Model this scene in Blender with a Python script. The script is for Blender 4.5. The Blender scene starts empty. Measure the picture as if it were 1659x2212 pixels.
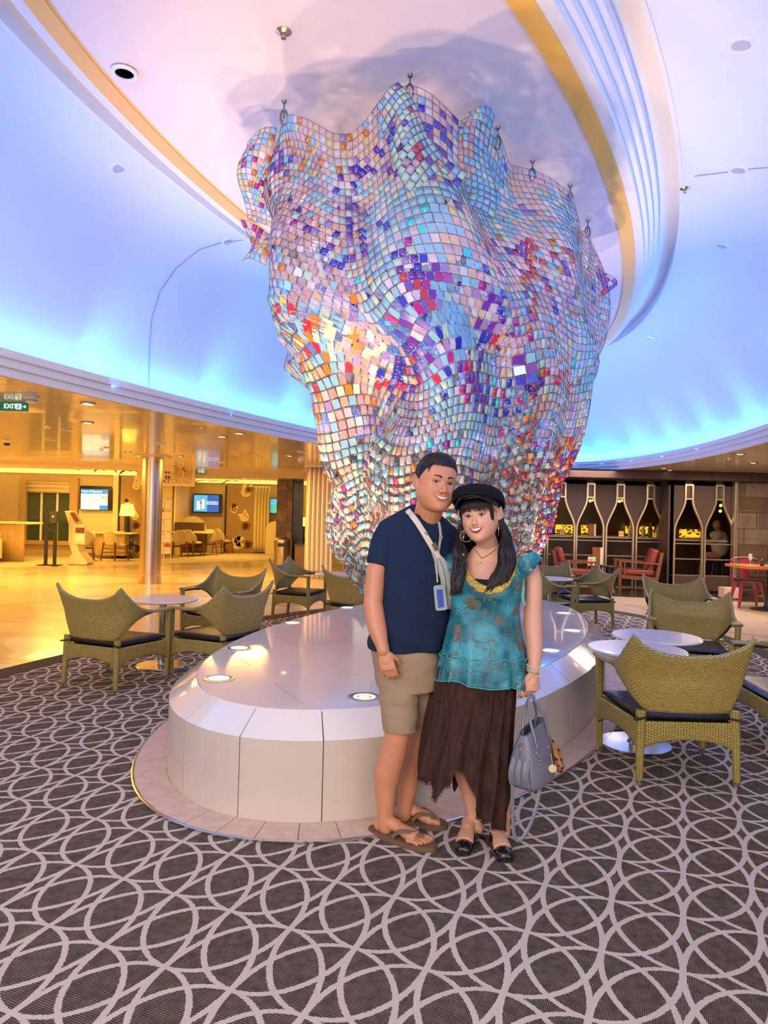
import bpy, bmesh, math, random
import numpy as np
from mathutils import Vector, Matrix, noise, Euler
from mathutils.bvhtree import BVHTree
random.seed(7)
PI = math.pi
SC = bpy.context.scene
COL = SC.collection
R = math.radians

# ---------------------------------------------------------------- camera
FPX = 1500.0
EYE = Vector((0, 0, 1.45))
PITCH, ROLL = R(0.27), R(1.45)
_f = Vector((0, math.cos(PITCH), math.sin(PITCH)))
_r = Vector((math.cos(ROLL), 0, math.sin(ROLL)))
_r = (_r - _f * _r.dot(_f)).normalized()
_u = _r.cross(_f)
cam_data = bpy.data.cameras.new('camera')
cam = bpy.data.objects.new('camera', cam_data)
COL.objects.link(cam)
m = Matrix((( _r.x, _u.x, -_f.x, EYE.x), (_r.y, _u.y, -_f.y, EYE.y), (_r.z, _u.z, -_f.z, EYE.z), (0, 0, 0, 1)))
cam.matrix_world = m
cam_data.sensor_fit = 'HORIZONTAL'
cam_data.sensor_width = 36
cam_data.lens = 36 * FPX / 1659
cam_data.clip_start = 0.05
cam_data.clip_end = 200
SC.camera = cam

# ---------------------------------------------------------------- world, exposure
SC.view_settings.view_transform = 'Standard'
SC.view_settings.look = 'None'
SC.view_settings.gamma = 1
SC.view_settings.use_curve_mapping = False
SC.view_settings.exposure = 0.10
SC.cycles.max_bounces = 6
SC.cycles.diffuse_bounces = 3
SC.cycles.glossy_bounces = 3
SC.cycles.transmission_bounces = 4
SC.cycles.transparent_max_bounces = 12
SC.cycles.adaptive_threshold = 0.02
SC.cycles.caustics_reflective = False
SC.cycles.caustics_refractive = False
SC.cycles.sample_clamp_indirect = 6
world = bpy.data.worlds.new('world')
SC.world = world
world.use_nodes = True
bg = world.node_tree.nodes['Background']
bg.inputs[0].default_value = (1.0, 0.84, 0.66, 1)
bg.inputs[1].default_value = 1.3

def area(name, loc, size, power, col, aim=None, sy=None, spread=None):
    d = bpy.data.lights.new(name, 'AREA')
    d.energy = power; d.color = col; d.size = size
    if sy: d.shape = 'RECTANGLE'; d.size_y = sy
    if spread: d.spread = R(spread)
    o = bpy.data.objects.new(name, d); COL.objects.link(o); o.location = loc
    if aim is not None:
        o.rotation_euler = (Vector(aim) - Vector(loc)).to_track_quat('-Z', 'Y').to_euler()
    return o
def spot(name, loc, power, col, aim, ang=80, blend=.6, rad=.04):
    d = bpy.data.lights.new(name, 'SPOT')
    d.energy = power; d.color = col; d.spot_size = R(ang); d.spot_blend = blend; d.shadow_soft_size = rad
    o = bpy.data.objects.new(name, d); COL.objects.link(o); o.location = loc
    o.rotation_euler = (Vector(aim) - Vector(loc)).to_track_quat('-Z', 'Y').to_euler()
    return o
# soft fill lights added behind the camera, not fixtures of the room
area('added_front_fill', (-2.0, -2.5, 3.4), 3.0, 250, (1, .76, .50), aim=(0.4, 3.5, 1.0))
area('added_front_fill', (3.0, -2.5, 3.2), 3.0, 150, (1, .78, .54), aim=(0.8, 3.5, 0.8))
# warm lamps of the lounge on the left, dimmer ones of the bar walk on the right
for (x, y, e) in ((-7, 9, 170), (-6.5, 13.5, 200), (-9.5, 15, 200), (-3.0, 14.5, 170), (-8.6, 18.6, 120), (-5.0, 22.0, 120), (-11, 11, 150)):
    area('lounge_lamp', (x, y, 2.46), 1.2, e * .85, (1, .54, .09), aim=(x, y, 0))
for (x, y, e) in ((5.6, 11.5, 70), (7.6, 9.5, 80), (4.2, 13.6, 40), (6.8, 12.9, 40)):
    area('walk_lamp', (x, y, 2.46), .9, e, (1, .74, .48), aim=(x, y, 0))

# ---------------------------------------------------------------- materials
MATS = {}
def mat(name, col=(.5, .5, .5), rough=.5, metal=0., emit=None, es=1., bump=0., bscale=40., coat=0., spec=.5, vary=0., vscale=6., sub=0., trans=0., alpha=1., stretch=None, sheen=0.):
    if name in MATS: return MATS[name]
    M = bpy.data.materials.new(name); M.use_nodes = True
    nt = M.node_tree; b = nt.nodes['Principled BSDF']
    b.inputs['Base Color'].default_value = (*col, 1)
    b.inputs['Roughness'].default_value = rough
    b.inputs['Metallic'].default_value = metal
    b.inputs['Coat Weight'].default_value = coat
    b.inputs['Specular IOR Level'].default_value = spec
    b.inputs['Sheen Weight'].default_value = sheen
    b.inputs['Transmission Weight'].default_value = trans
    b.inputs['Alpha'].default_value = alpha
    if sub:
        b.inputs['Subsurface Weight'].default_value = sub
        b.inputs['Subsurface Radius'].default_value = (.02, .008, .004)
        b.inputs['Subsurface Scale'].default_value = .5
    if emit:
        b.inputs['Emission Color'].default_value = (*emit, 1)
        b.inputs['Emission Strength'].default_value = es
    if bump or vary:
        tc = nt.nodes.new('ShaderNodeTexCoord'); mp = nt.nodes.new('ShaderNodeMapping')
        nt.links.new(tc.outputs['Object'], mp.inputs[0])
        if stretch: mp.inputs['Scale'].default_value = stretch
        if bump:
            n = nt.nodes.new('ShaderNodeTexNoise'); n.inputs['Scale'].default_value = bscale
            n.inputs['Detail'].default_value = 3
            bp = nt.nodes.new('ShaderNodeBump'); bp.inputs['Strength'].default_value = bump
            bp.inputs['Distance'].default_value = .01
            nt.links.new(mp.outputs[0], n.inputs['Vector']); nt.links.new(n.outputs[0], bp.inputs['Height'])
            nt.links.new(bp.outputs[0], b.inputs['Normal'])
        if vary:
            n = nt.nodes.new('ShaderNodeTexNoise'); n.inputs['Scale'].default_value = vscale; n.inputs['Detail'].default_value = 4
            hs = nt.nodes.new('ShaderNodeHueSaturation'); hs.inputs['Color'].default_value = (*col, 1)
            mr = nt.nodes.new('ShaderNodeMapRange'); mr.inputs[1].default_value = .3; mr.inputs[2].default_value = .7
            mr.inputs[3].default_value = 1 - vary; mr.inputs[4].default_value = 1 + vary
            nt.links.new(mp.outputs[0], n.inputs['Vector']); nt.links.new(n.outputs[0], mr.inputs[0])
            nt.links.new(mr.outputs[0], hs.inputs['Value']); nt.links.new(hs.outputs[0], b.inputs['Base Color'])
    MATS[name] = M
    return M

class NT:
    """small node-graph helper"""
    def __init__(s, M): s.t = M.node_tree; s.b = s.t.nodes.get('Principled BSDF')
    def n(s, typ, **kw):
        x = s.t.nodes.new(typ)
        for k, v in kw.items():
            if k.startswith('i'): x.inputs[int(k[1:])].default_value = v
            else: setattr(x, k, v)
        return x
    def l(s, a, b): s.t.links.new(a, b)
    def math(s, op, a, b=None, c=None):
        x = s.t.nodes.new('ShaderNodeMath'); x.operation = op
        for i, v in enumerate((a, b, c)):
            if v is None: continue
            if isinstance(v, (int, float)): x.inputs[i].default_value = v
            else: s.l(v, x.inputs[i])
        return x.outputs[0]
    def mix(s, f, a, b):
        x = s.t.nodes.new('ShaderNodeMix'); x.data_type = 'RGBA'
        for i, v in ((0, f), (6, a), (7, b)):
            if isinstance(v, (tuple, list)): x.inputs[i].default_value = (*v, 1)
            elif isinstance(v, (int, float)): x.inputs[i].default_value = v
            else: s.l(v, x.inputs[i])
        return x.outputs[2]

# ---------------------------------------------------------------- mesh helper
class MB:
    def __init__(s): s.v = []; s.f = []; s.m = []; s.uv = []
    def add(s, vs, fs, mi=0, uvs=None):
        o = len(s.v); s.v += [tuple(v) for v in vs]
        s.f += [tuple(i + o for i in f) for f in fs]; s.m += [mi] * len(fs)
        s.uv += list(uvs) if uvs is not None else [(0, 0)] * len(vs)
        return s
    def box(s, c, size, M=None, mi=0):
        x, y, z = (k / 2 for k in size)
        vs = [Vector((a * x, b * y, d * z)) for d in (-1, 1) for b in (-1, 1) for a in (-1, 1)]
        if M is not None: vs = [M @ v for v in vs]
        vs = [v + Vector(c) for v in vs]
        return s.add(vs, [(0, 2, 3, 1), (4, 5, 7, 6), (0, 1, 5, 4), (2, 6, 7, 3), (0, 4, 6, 2), (1, 3, 7, 5)], mi)
    def bar(s, p, q, w, h, up=(0, 0, 1), mi=0, w2=None, h2=None):
        p, q = Vector(p), Vector(q); d = (q - p).normalized(); up = Vector(up)
        if abs(d.dot(up)) > .98: up = Vector((0, 1, 0))
        a = d.cross(up).normalized(); b = a.cross(d)
        w2 = w if w2 is None else w2; h2 = h if h2 is None else h2
        vs = [p + a * w / 2 * i + b * h / 2 * j for i, j in ((-1, -1), (1, -1), (1, 1), (-1, 1))] + [q + a * w2 / 2 * i + b * h2 / 2 * j for i, j in ((-1, -1), (1, -1), (1, 1), (-1, 1))]
        return s.add(vs, [(3, 2, 1, 0), (4, 5, 6, 7), (0, 1, 5, 4), (1, 2, 6, 5), (2, 3, 7, 6), (3, 0, 4, 7)], mi)
    def tube(s, pts, r, n=8, closed=False, cap=True, mi=0, flat=1., up=None):
        pts = [Vector(p) for p in pts]; k = len(pts)
        if not hasattr(r, '__len__'): r = [r] * k
        T = []
        for i in range(k):
            a = pts[i - 1] if (i > 0 or closed) else pts[0]; b = pts[(i + 1) % k] if (i < k - 1 or closed) else pts[-1]
            t = (b - a); T.append(t.normalized() if t.length > 1e-9 else Vector((0, 0, 1)))
        N = Vector(up) if up is not None else (Vector((0, 0, 1)) if abs(T[0].z) < .9 else Vector((1, 0, 0)))
        vs = []
        for i in range(k):
            if up is not None: N = Vector(up)
            N = (N - T[i] * N.dot(T[i])); N = N.normalized() if N.length > 1e-6 else T[i].orthogonal().normalized()
            B = T[i].cross(N)
            for j in range(n):
                a = 2 * PI * j / n
                vs.append(pts[i] + (N * math.cos(a) * flat + B * math.sin(a)) * r[i])
        fs = []
        for i in range(k if closed else k - 1):
            for j in range(n):
                a, b = i * n + j, i * n + (j + 1) % n; c, d = ((i + 1) % k) * n + (j + 1) % n, ((i + 1) % k) * n + j
                fs.append((a, b, c, d))
        if cap and not closed: fs += [tuple(range(n - 1, -1, -1)), tuple(range((k - 1) * n, k * n))]
        return s.add(vs, fs, mi)
    def lathe(s, prof, n=24, c=(0, 0, 0), mi=0, M=None):
        vs = []; fs = []; k = len(prof)
        for (r, z) in prof:
            for j in range(n):
                a = 2 * PI * j / n; v = Vector((r * math.cos(a), r * math.sin(a), z))
                if M is not None: v = M @ v
                vs.append(v + Vector(c))
        for i in range(k - 1):
            for j in range(n): fs.append((i * n + j, i * n + (j + 1) % n, (i + 1) * n + (j + 1) % n, (i + 1) * n + j))
        if prof[0][0] > 1e-5: fs.append(tuple(range(n - 1, -1, -1)))
        if prof[-1][0] > 1e-5: fs.append(tuple(range((k - 1) * n, k * n)))
        return s.add(vs, fs, mi)
    def ball(s, c, r, n=16, k=10, M=None, mi=0):
        if not hasattr(r, '__len__'): r = (r, r, r)
        pr = [(math.sin(PI * i / k), -math.cos(PI * i / k)) for i in range(k + 1)]
        vs = []; fs = []
        for (a, z) in pr:
            for j in range(n):
                t = 2 * PI * j / n; v = Vector((a * math.cos(t) * r[0], a * math.sin(t) * r[1], z * r[2]))
                if M is not None: v = M @ v
                vs.append(v + Vector(c))
        for i in range(k):
            for j in range(n): fs.append((i * n + j, i * n + (j + 1) % n, (i + 1) * n + (j + 1) % n, (i + 1) * n + j))
        return s.add(vs, fs, mi)
    def prism(s, poly, z0, z1, M=None, mi=0, off=(0, 0, 0)):
        n = len(poly); vs = [Vector((x, y, z0)) for x, y in poly] + [Vector((x, y, z1)) for x, y in poly]
        if M is not None: vs = [M @ v for v in vs]
        vs = [v + Vector(off) for v in vs]
        fs = [tuple(range(n - 1, -1, -1)), tuple(range(n, 2 * n))] + [(i, (i + 1) % n, n + (i + 1) % n, n + i) for i in range(n)]
        return s.add(vs, fs, mi)
    def grid(s, fn, nu, nv, mi=0, cu=False, uvs=(1, 1), flip=False):
        """fn(u,v) -> point, u,v in 0..1"""
        vs = []; uv = []; W = nu if cu else nu + 1
        for j in range(nv + 1):
            for i in range(W):
                vs.append(fn(i / nu, j / nv)); uv.append((i / nu * uvs[0], j / nv * uvs[1]))
        fs = []
        for j in range(nv):
            for i in range(nu):
                q = (j * W + i, j * W + (i + 1) % W, (j + 1) * W + (i + 1) % W, (j + 1) * W + i)
                fs.append(q[::-1] if flip else q)
        return s.add(vs, fs, mi, uv)
    def build(s, name, mats, parent=None, smooth=35, label=None, sol=None, sub=0, kind=None, fix=True):
        me = bpy.data.meshes.new(name); me.from_pydata(s.v, [], s.f)
        if not isinstance(mats, (list, tuple)): mats = [mats]
        for x in mats: me.materials.append(x)
        if len(mats) > 1: me.polygons.foreach_set('material_index', s.m)
        uvl = me.uv_layers.new(name='uv')
        li = np.empty(len(me.loops), dtype=np.int32); me.loops.foreach_get('vertex_index', li)
        uvl.data.foreach_set('uv', np.array(s.uv, dtype=np.float32)[li].ravel())
        me.update()
        if fix and len(s.f) < 60000:
            bm = bmesh.new(); bm.from_mesh(me)
            bmesh.ops.remove_doubles(bm, verts=bm.verts, dist=1e-6)
            bmesh.ops.recalc_face_normals(bm, faces=bm.faces); bm.to_mesh(me); bm.free()
        if smooth:
            me.shade_smooth()
            if smooth < 180: me.set_sharp_from_angle(angle=R(smooth))
        o = bpy.data.objects.new(name, me); COL.objects.link(o)
        if parent is not None: o.parent = parent
        if sol:
            q = o.modifiers.new('solid', 'SOLIDIFY'); q.thickness = sol; q.offset = 0
        if sub:
            q = o.modifiers.new('sub', 'SUBSURF'); q.levels = sub; q.render_levels = sub
        if label: o['label'] = label
        if kind: o['kind'] = kind
        return o

def thing(name, label, cat, loc=(0, 0, 0), rz=0., group=None):
    o = bpy.data.objects.new(name, None); COL.objects.link(o)
    o.empty_display_size = .1
    o.location = loc; o.rotation_euler = (0, 0, R(rz)); o['label'] = label; o['category'] = cat
    if group: o['group'] = group
    return o
def tag(o, label, cat, group=None, kind=None):
    o['label'] = label; o['category'] = cat
    if group: o['group'] = group
    if kind: o['kind'] = kind
    return o
def struct(o):
    o['kind'] = 'structure'; return o
def dup(root, loc, rz=None, label=None, group=None):
    def cp(o, par):
        c = o.copy(); COL.objects.link(c)
        if par is not None: c.parent = par
        for ch in list(o.children): cp(ch, c)
        return c
    r = cp(root, None); r.location = loc
    if rz is not None: r.rotation_euler = (0, 0, R(rz))
    if label: r['label'] = label
    if group: r['group'] = group
    return r
def W(px, py, Y):
    """the point at depth Y that the photograph shows at (px, py)"""
    d = _f + _r * ((px - 829.5) / FPX) + _u * ((1106 - py) / FPX)
    return EYE + d * (Y / d.y)
def Z(px, py, z=0.):
    d = _f + _r * ((px - 829.5) / FPX) + _u * ((1106 - py) / FPX)
    return EYE + d * ((z - EYE.z) / d.z)
def text(name, s, size, mtl, parent, loc, rot=(PI / 2, 0, 0), ext=.002, align='CENTER', label=None, bold=0.):
    c = bpy.data.curves.new(name, 'FONT'); c.body = s; c.size = size; c.extrude = ext; c.offset = bold
    c.align_x = align; c.align_y = 'CENTER'
    c.materials.append(mtl)
    tmp = bpy.data.objects.new('tmp', c); COL.objects.link(tmp)
    dg = bpy.context.evaluated_depsgraph_get(); dg.update()
    me = bpy.data.meshes.new_from_object(tmp.evaluated_get(dg)); bpy.data.objects.remove(tmp)
    if not len(me.materials): me.materials.append(mtl)
    o = bpy.data.objects.new(name, me); COL.objects.link(o); o.parent = parent
    o.location = loc; o.rotation_euler = rot
    if label: o['label'] = label
    return o
class Ell:
    def __init__(s, cx, cy, a, b, rot): s.cx, s.cy, s.a, s.b, s.c, s.s = cx, cy, a, b, math.cos(rot), math.sin(rot)
    def p(s, t, d=0., z=0.):
        ct, st = math.cos(t), math.sin(t); x, y = s.a * ct, s.b * st
        nx, ny = ct / s.a, st / s.b; k = math.hypot(nx, ny); x += nx / k * d; y += ny / k * d
        return Vector((s.cx + x * s.c - y * s.s, s.cy + x * s.s + y * s.c, z))
    def loc(s, x, y):
        dx, dy = x - s.cx, y - s.cy
        return (dx * s.c + dy * s.s, -dx * s.s + dy * s.c)
    def inside(s, x, y, d=0.):
        u, v = s.loc(x, y); return (u / (s.a + d)) ** 2 + (v / (s.b + d)) ** 2 < 1
    def cross(s, y):
        """x of the left and right crossing of the horizontal line y"""
        # (X c + Y s)^2/a^2 + (-X s + Y c)^2/b^2 = 1
        Y = y - s.cy; A = s.c ** 2 / s.a ** 2 + s.s ** 2 / s.b ** 2
        B = 2 * Y * s.c * s.s * (1 / s.a ** 2 - 1 / s.b ** 2); C_ = Y * Y * (s.s ** 2 / s.a ** 2 + s.c ** 2 / s.b ** 2) - 1
        D = B * B - 4 * A * C_
        if D < 0: return None
        q = math.sqrt(D); return (s.cx + (-B - q) / (2 * A), s.cx + (-B + q) / (2 * A))
def clip(poly, inside_poly):
    """convex clip of poly by convex ccw inside_poly"""
    out = poly
    n = len(inside_poly)
    for i in range(n):
        a, b = inside_poly[i], inside_poly[(i + 1) % n]; inp, out = out, []
        if not inp: break
        def sd(p): return (b[0] - a[0]) * (p[1] - a[1]) - (b[1] - a[1]) * (p[0] - a[0])
        for j in range(len(inp)):
            p, q = inp[j], inp[(j + 1) % len(inp)]; dp, dq = sd(p), sd(q)
            if dp >= 0: out.append(p)
            if dp * dq < 0:
                t = dp / (dp - dq); out.append((p[0] + (q[0] - p[0]) * t, p[1] + (q[1] - p[1]) * t))
    return out
# ================================================================ SHELL
CARP = Ell(.30, 5.6, 3.35, 6.6, -.36)
CORN = Ell(.197, 4.62, 3.473, 11.196, 1.241 - PI / 2)
OVAL = Ell(.663, 7.174, 1.617, 5.404, -.399)
POD = Ell(.464, 5.995, 1.237, 2.807, -.399)
CEIL_Z, OVAL_Z = 2.50, 4.20

# --- floor
M = mat('stone_floor', (.62, .47, .34), rough=.22, coat=.2)
n = NT(M); tc = n.n('ShaderNodeTexCoord')
ns = n.n('ShaderNodeTexNoise'); ns.inputs['Scale'].default_value = .35; ns.inputs['Detail'].default_value = 2
n.l(tc.outputs['Object'], ns.inputs['Vector'])
wv = n.math('SINE', n.math('MULTIPLY', ns.outputs[0], 34.))
st = n.math('GREATER_THAN', wv, .55)
n2 = n.n('ShaderNodeTexNoise'); n2.inputs['Scale'].default_value = 9; n2.inputs['Detail'].default_value = 8
n.l(tc.outputs['Object'], n2.inputs['Vector'])
c1 = n.mix(st, (.66, .53, .41), (.50, .36, .24))
c2 = n.mix(n.math('MULTIPLY', n2.outputs[0], .5), c1, (.74, .64, .52))
n.l(c2, n.b.inputs['Base Color'])
fl = MB().box((-1, 11, -.05), (30, 36, .1)).build('floor', M, smooth=0); struct(fl)

# --- carpet with the interlaced ring pattern (lattice 0.25 x 0.345 m)
M = mat('ring_carpet', (.12, .09, .06), rough=.95, spec=.1)
n = NT(M); tc = n.n('ShaderNodeTexCoord'); sp = n.n('ShaderNodeSeparateXYZ'); n.l(tc.outputs['Object'], sp.inputs[0])
ang = math.atan2(.397, .918); ca, sa = math.cos(ang), math.sin(ang)
dx = n.math('SUBTRACT', sp.outputs[0], 1.2673); dy = n.math('SUBTRACT', sp.outputs[1], 2.8618)
U = n.math('MULTIPLY', n.math('SUBTRACT', n.math('MULTIPLY', dx, ca), n.math('MULTIPLY', dy, sa)), 1 / .250)
V = n.math('MULTIPLY', n.math('ADD', n.math('MULTIPLY', dx, sa), n.math('MULTIPLY', dy, ca)), 1 / .3435)
jit = n.n('ShaderNodeTexNoise'); jit.inputs['Scale'].default_value = 160; jit.inputs['Detail'].default_value = 1
n.l(tc.outputs['Object'], jit.inputs['Vector'])
jj = n.math('MULTIPLY', n.math('SUBTRACT', jit.outputs[0], .5), .03)
fu = n.math('ABSOLUTE', n.math('SUBTRACT', U, n.math('ROUND', U))); fv = n.math('ABSOLUTE', n.math('SUBTRACT', V, n.math('ROUND', V)))
best = None
for (i, j) in ((1, 0), (0, 1), (1, 1), (-1, 0), (0, -1)):
    a = n.math('SUBTRACT', fu, i); b = n.math('SUBTRACT', fv, j)
    d = n.math('SQRT', n.math('ADD', n.math('MULTIPLY', a, a), n.math('MULTIPLY', b, b)))
    w = n.math('ADD', .021, n.math('MULTIPLY', n.math('ABSOLUTE', a), .020))
    e = n.math('SUBTRACT', n.math('ABSOLUTE', n.math('SUBTRACT', n.math('ADD', d, jj), 1.0)), w)
    best = e if best is None else n.math('MINIMUM', best, e)
ring = n.math('LESS_THAN', best, 0.)
# woven ground: two crossed fine waves
wa = n.n('ShaderNodeTexWave'); wa.inputs['Scale'].default_value = 62; wa.inputs['Distortion'].default_value = 2.5; wa.inputs['Detail Scale'].default_value = 30; wa.bands_direction = 'X'
wb = n.n('ShaderNodeTexWave'); wb.inputs['Scale'].default_value = 40; wb.inputs['Distortion'].default_value = 3; wb.inputs['Detail Scale'].default_value = 24; wb.bands_direction = 'Y'
mp = n.n('ShaderNodeMapping'); mp.inputs['Rotation'].default_value = (0, 0, ang); n.l(tc.outputs['Object'], mp.inputs[0])
n.l(mp.outputs[0], wa.inputs[0]); n.l(mp.outputs[0], wb.inputs[0])
weave = n.math('MULTIPLY', wa.outputs['Fac'], wb.outputs['Fac'])
nz = n.n('ShaderNodeTexNoise'); nz.inputs['Scale'].default_value = 30; nz.inputs['Detail'].default_value = 2; n.l(tc.outputs['Object'], nz.inputs['Vector'])
weave = n.math('MULTIPLY', weave, n.math('MULTIPLY', nz.outputs[0], 2.))
grd = n.mix(weave, (.038, .029, .020), (.50, .41, .30))
car = n.mix(ring, grd, (.74, .66, .58))
n.l(car, n.b.inputs['Base Color'])
bp = n.n('ShaderNodeBump'); bp.inputs['Strength'].default_value = .5; bp.inputs['Distance'].default_value = .004
n.l(n.math('ADD', n.math('MULTIPLY', ring, .8), weave), bp.inputs['Height']); n.l(bp.outputs[0], n.b.inputs['Normal'])
poly = [CARP.p(2 * PI * i / 160)[:2] for i in range(160)]
c = MB().prism(poly, .0, .010).build('carpet', M, smooth=0)
tag(c, 'dark grey-brown carpet with interlaced pale rings under the seating', 'carpet'); c['kind'] = 'thing'
b = MB()
for i in range(160):
    q = [CARP.p(2 * PI * i / 160, 0), CARP.p(2 * PI * (i + 1) / 160, 0), CARP.p(2 * PI * (i + 1) / 160, .26), CARP.p(2 * PI * i / 160, .26)]
    b.prism([v[:2] for v in q], 0, .012)
b.build('border_band', mat('carpet_border', (.055, .042, .03), rough=.95, bump=.3, bscale=300), c, smooth=0, label='plain dark brown carpet border')

# --- podium
MT = mat('white_slab', (.86, .86, .86), rough=.10, coat=.6)
MS = mat('cream_slab', (.66, .61, .54), rough=.35, vary=.04, vscale=3)
MJ = mat('slab_joint', (.33, .32, .31), rough=.7)
MC = mat('travertine', (.74, .55, .43), rough=.5, bump=.35, bscale=45, vary=.10, vscale=18)
pod = thing('podium', 'long oval white tiled podium under the hanging glass sculpture', 'podium', (0, 0, 0))
NSEG = 200
def ring_band(b, E, t0, t1, d0, z0, d1, z1, n=6, thick=.012, gap=.0):
    """wall-like band between two offsets, between angles t0..t1, with an outward thickness"""
    vs = []; fs = []
    for i in range(n + 1):
        t = t0 + (t1 - t0) * i / n
        a, c_ = E.p(t, d0, z0), E.p(t, d1, z1)
        nn = (E.p(t, d0 + 1, 0) - E.p(t, d0, 0)); up = Vector((0, 0, 1))
        tan = (c_ - a).normalized(); s_ = nn.cross(up); o = tan.cross(s_).normalized()
        if o.dot(nn + up * .6) < 0: o = -o
        vs += [a, c_, c_ - o * thick, a - o * thick]
    for i in range(n):
        k = i * 4
        for j in range(4): fs.append((k + j, k + (j + 1) % 4, k + 4 + (j + 1) % 4, k + 4 + j))
    fs += [(0, 1, 2, 3), (n * 4 + 3, n * 4 + 2, n * 4 + 1, n * 4)]
    b.add(vs, fs)
def equal_angles(E, step, d=0., off=0.):
    T = [2 * PI * i / 2000 for i in range(2001)]; L = [0]
    for i in range(2000): L.append(L[-1] + (E.p(T[i + 1], d) - E.p(T[i], d)).length)
    n = max(3, round(L[-1] / step)); out = []
    for k in range(n):
        w = (L[-1] * (k + off) / n) % L[-1]; i = min(1999, int(np.searchsorted(L, w)) - 1 if w > 0 else 0)
        out.append(T[max(0, i)])
    out.sort(); return out + [out[0] + 2 * PI]
# core under the slabs (joint colour)
b = MB(); vs = []
for (d, z) in ((.145, .012), (.143, .385), (0., .490), (-.02, .492)):
    vs.append([POD.p(2 * PI * i / 120, d - .004, z - .003) for i in range(120)])
allv = [v for r_ in vs for v in r_]; fs = [(k * 120 + i, k * 120 + (i + 1) % 120, (k + 1) * 120 + (i + 1) % 120, (k + 1) * 120 + i) for k in range(3) for i in range(120)]
fs.append(tuple(360 + i for i in range(120)))
b.add(allv, fs).build('core', MJ, pod, smooth=0)
A = equal_angles(POD, .40, .15, .35)
for i in range(len(A) - 1):
    g = .0035 / 2.2
    b = MB(); ring_band(b, POD, A[i] + g, A[i + 1] - g, .152, .012, .150, .392); b.build('side_panel', MS, pod)
    b = MB(); ring_band(b, POD, A[i] + g, A[i + 1] - g, .150, .397, .004, .497); b.build('bevel_panel', MT, pod)
# top slabs: grid clipped by the ellipse
ep = [tuple(POD.p(2 * PI * i / 140, .0)[:2]) for i in range(140)]
ga = R(27); gc, gs = math.cos(ga), math.sin(ga)
for j in range(-7, 8):
    for i in range(-4, 5):
        x0, y0 = i * .95 + (.475 if j % 2 else 0), j * .47
        g = .0025
        q = [(x0 + g, y0 + g), (x0 + .95 - g, y0 + g), (x0 + .95 - g, y0 + .47 - g), (x0 + g, y0 + .47 - g)]
        q = [(POD.cx + x * gc - y * gs, POD.cy + x * gs + y * gc) for x, y in q]
        q = clip(q, ep)
        if len(q) >= 3:
            b = MB().prism(q, .488, .500); b.build('top_slab', MT, pod, smooth=0)
# stone kerb around it and its thin metal edge
A = equal_angles(POD, .205, .4)
for i in range(len(A) - 1):
    g = .003 / 3
    q = [POD.p(A[i] + g, .155)[:2], POD.p(A[i + 1] - g, .155)[:2], POD.p(A[i + 1] - g, .325)[:2], POD.p(A[i] + g, .325)[:2]]
    MB().prism([q[3], q[2], q[1], q[0]], .008, .022).build('kerb_stone', MC, pod, smooth=0)
b = MB()
pts = [POD.p(2 * PI * i / 140, .332, .016) for i in range(140)]
b.tube(pts, .008, 6, closed=True).build('edge_strip', mat('steel', (.62, .62, .62), rough=.25, metal=1), pod)
b = MB().prism([POD.p(2 * PI * i / 140, .329)[:2] for i in range(140)], .0, .012).build('kerb_bed', MJ, pod, smooth=0)

STEEL = MATS['steel']
# lamps set into the podium
LAMP_EM = mat('lamp_lens', (.9, .8, .6), rough=.2, emit=(1, .80, .45), es=3.2)
pl = thing('podium_uplight', 'round steel uplight set flush in the podium top, nearest front left of the couple', 'lamp', (-.912, 3.943, .5), group='uplights in the podium')
MB().lathe([(.058, .0015), (.062, .004), (.088, .004), (.092, .0)], 32).build('ring', STEEL, pl)
MB().lathe([(0, .003), (.058, .003)], 32).build('lens', LAMP_EM, pl)
MB().lathe([(.030, .0032), (.034, .0042), (.038, .0032)], 24).build('inner_ring', STEEL, pl)
uplab = ['steel uplight at the left rim of the podium, second nearest', 'steel uplight at the left podium rim, third from the front',
         'steel uplight at the far left rim of the podium beside the man\'s shoulder', 'steel uplight in the podium top right beside the man\'s shorts',
         'steel uplight in the podium top beside the woman\'s wrist', 'steel uplight at the right rim of the podium, second behind the woman', 'farthest steel uplight at the right rim of the podium']
UPL = [(-.983, 4.839), (-.764, 5.996), (-.349, 7.063), (-.078, 3.622), (1.232, 5.027), (1.646, 5.954), (1.862, 7.06)]
for (x, y), l_ in zip(UPL, uplab): dup(pl, (x, y, .5), label=l_, group='uplights in the podium')
for k, (x, y) in enumerate([(-.912, 3.943)] + UPL):
    c_ = Vector((.5, 5.7, 3.2))
    spot('uplight_beam', (x, y, .52), 135, (1, .62, .34) if x < .3 else (1, .74, .56), c_ * .55 + Vector((x, y, 4.2)) * .45, ang=85, blend=.8)

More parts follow.
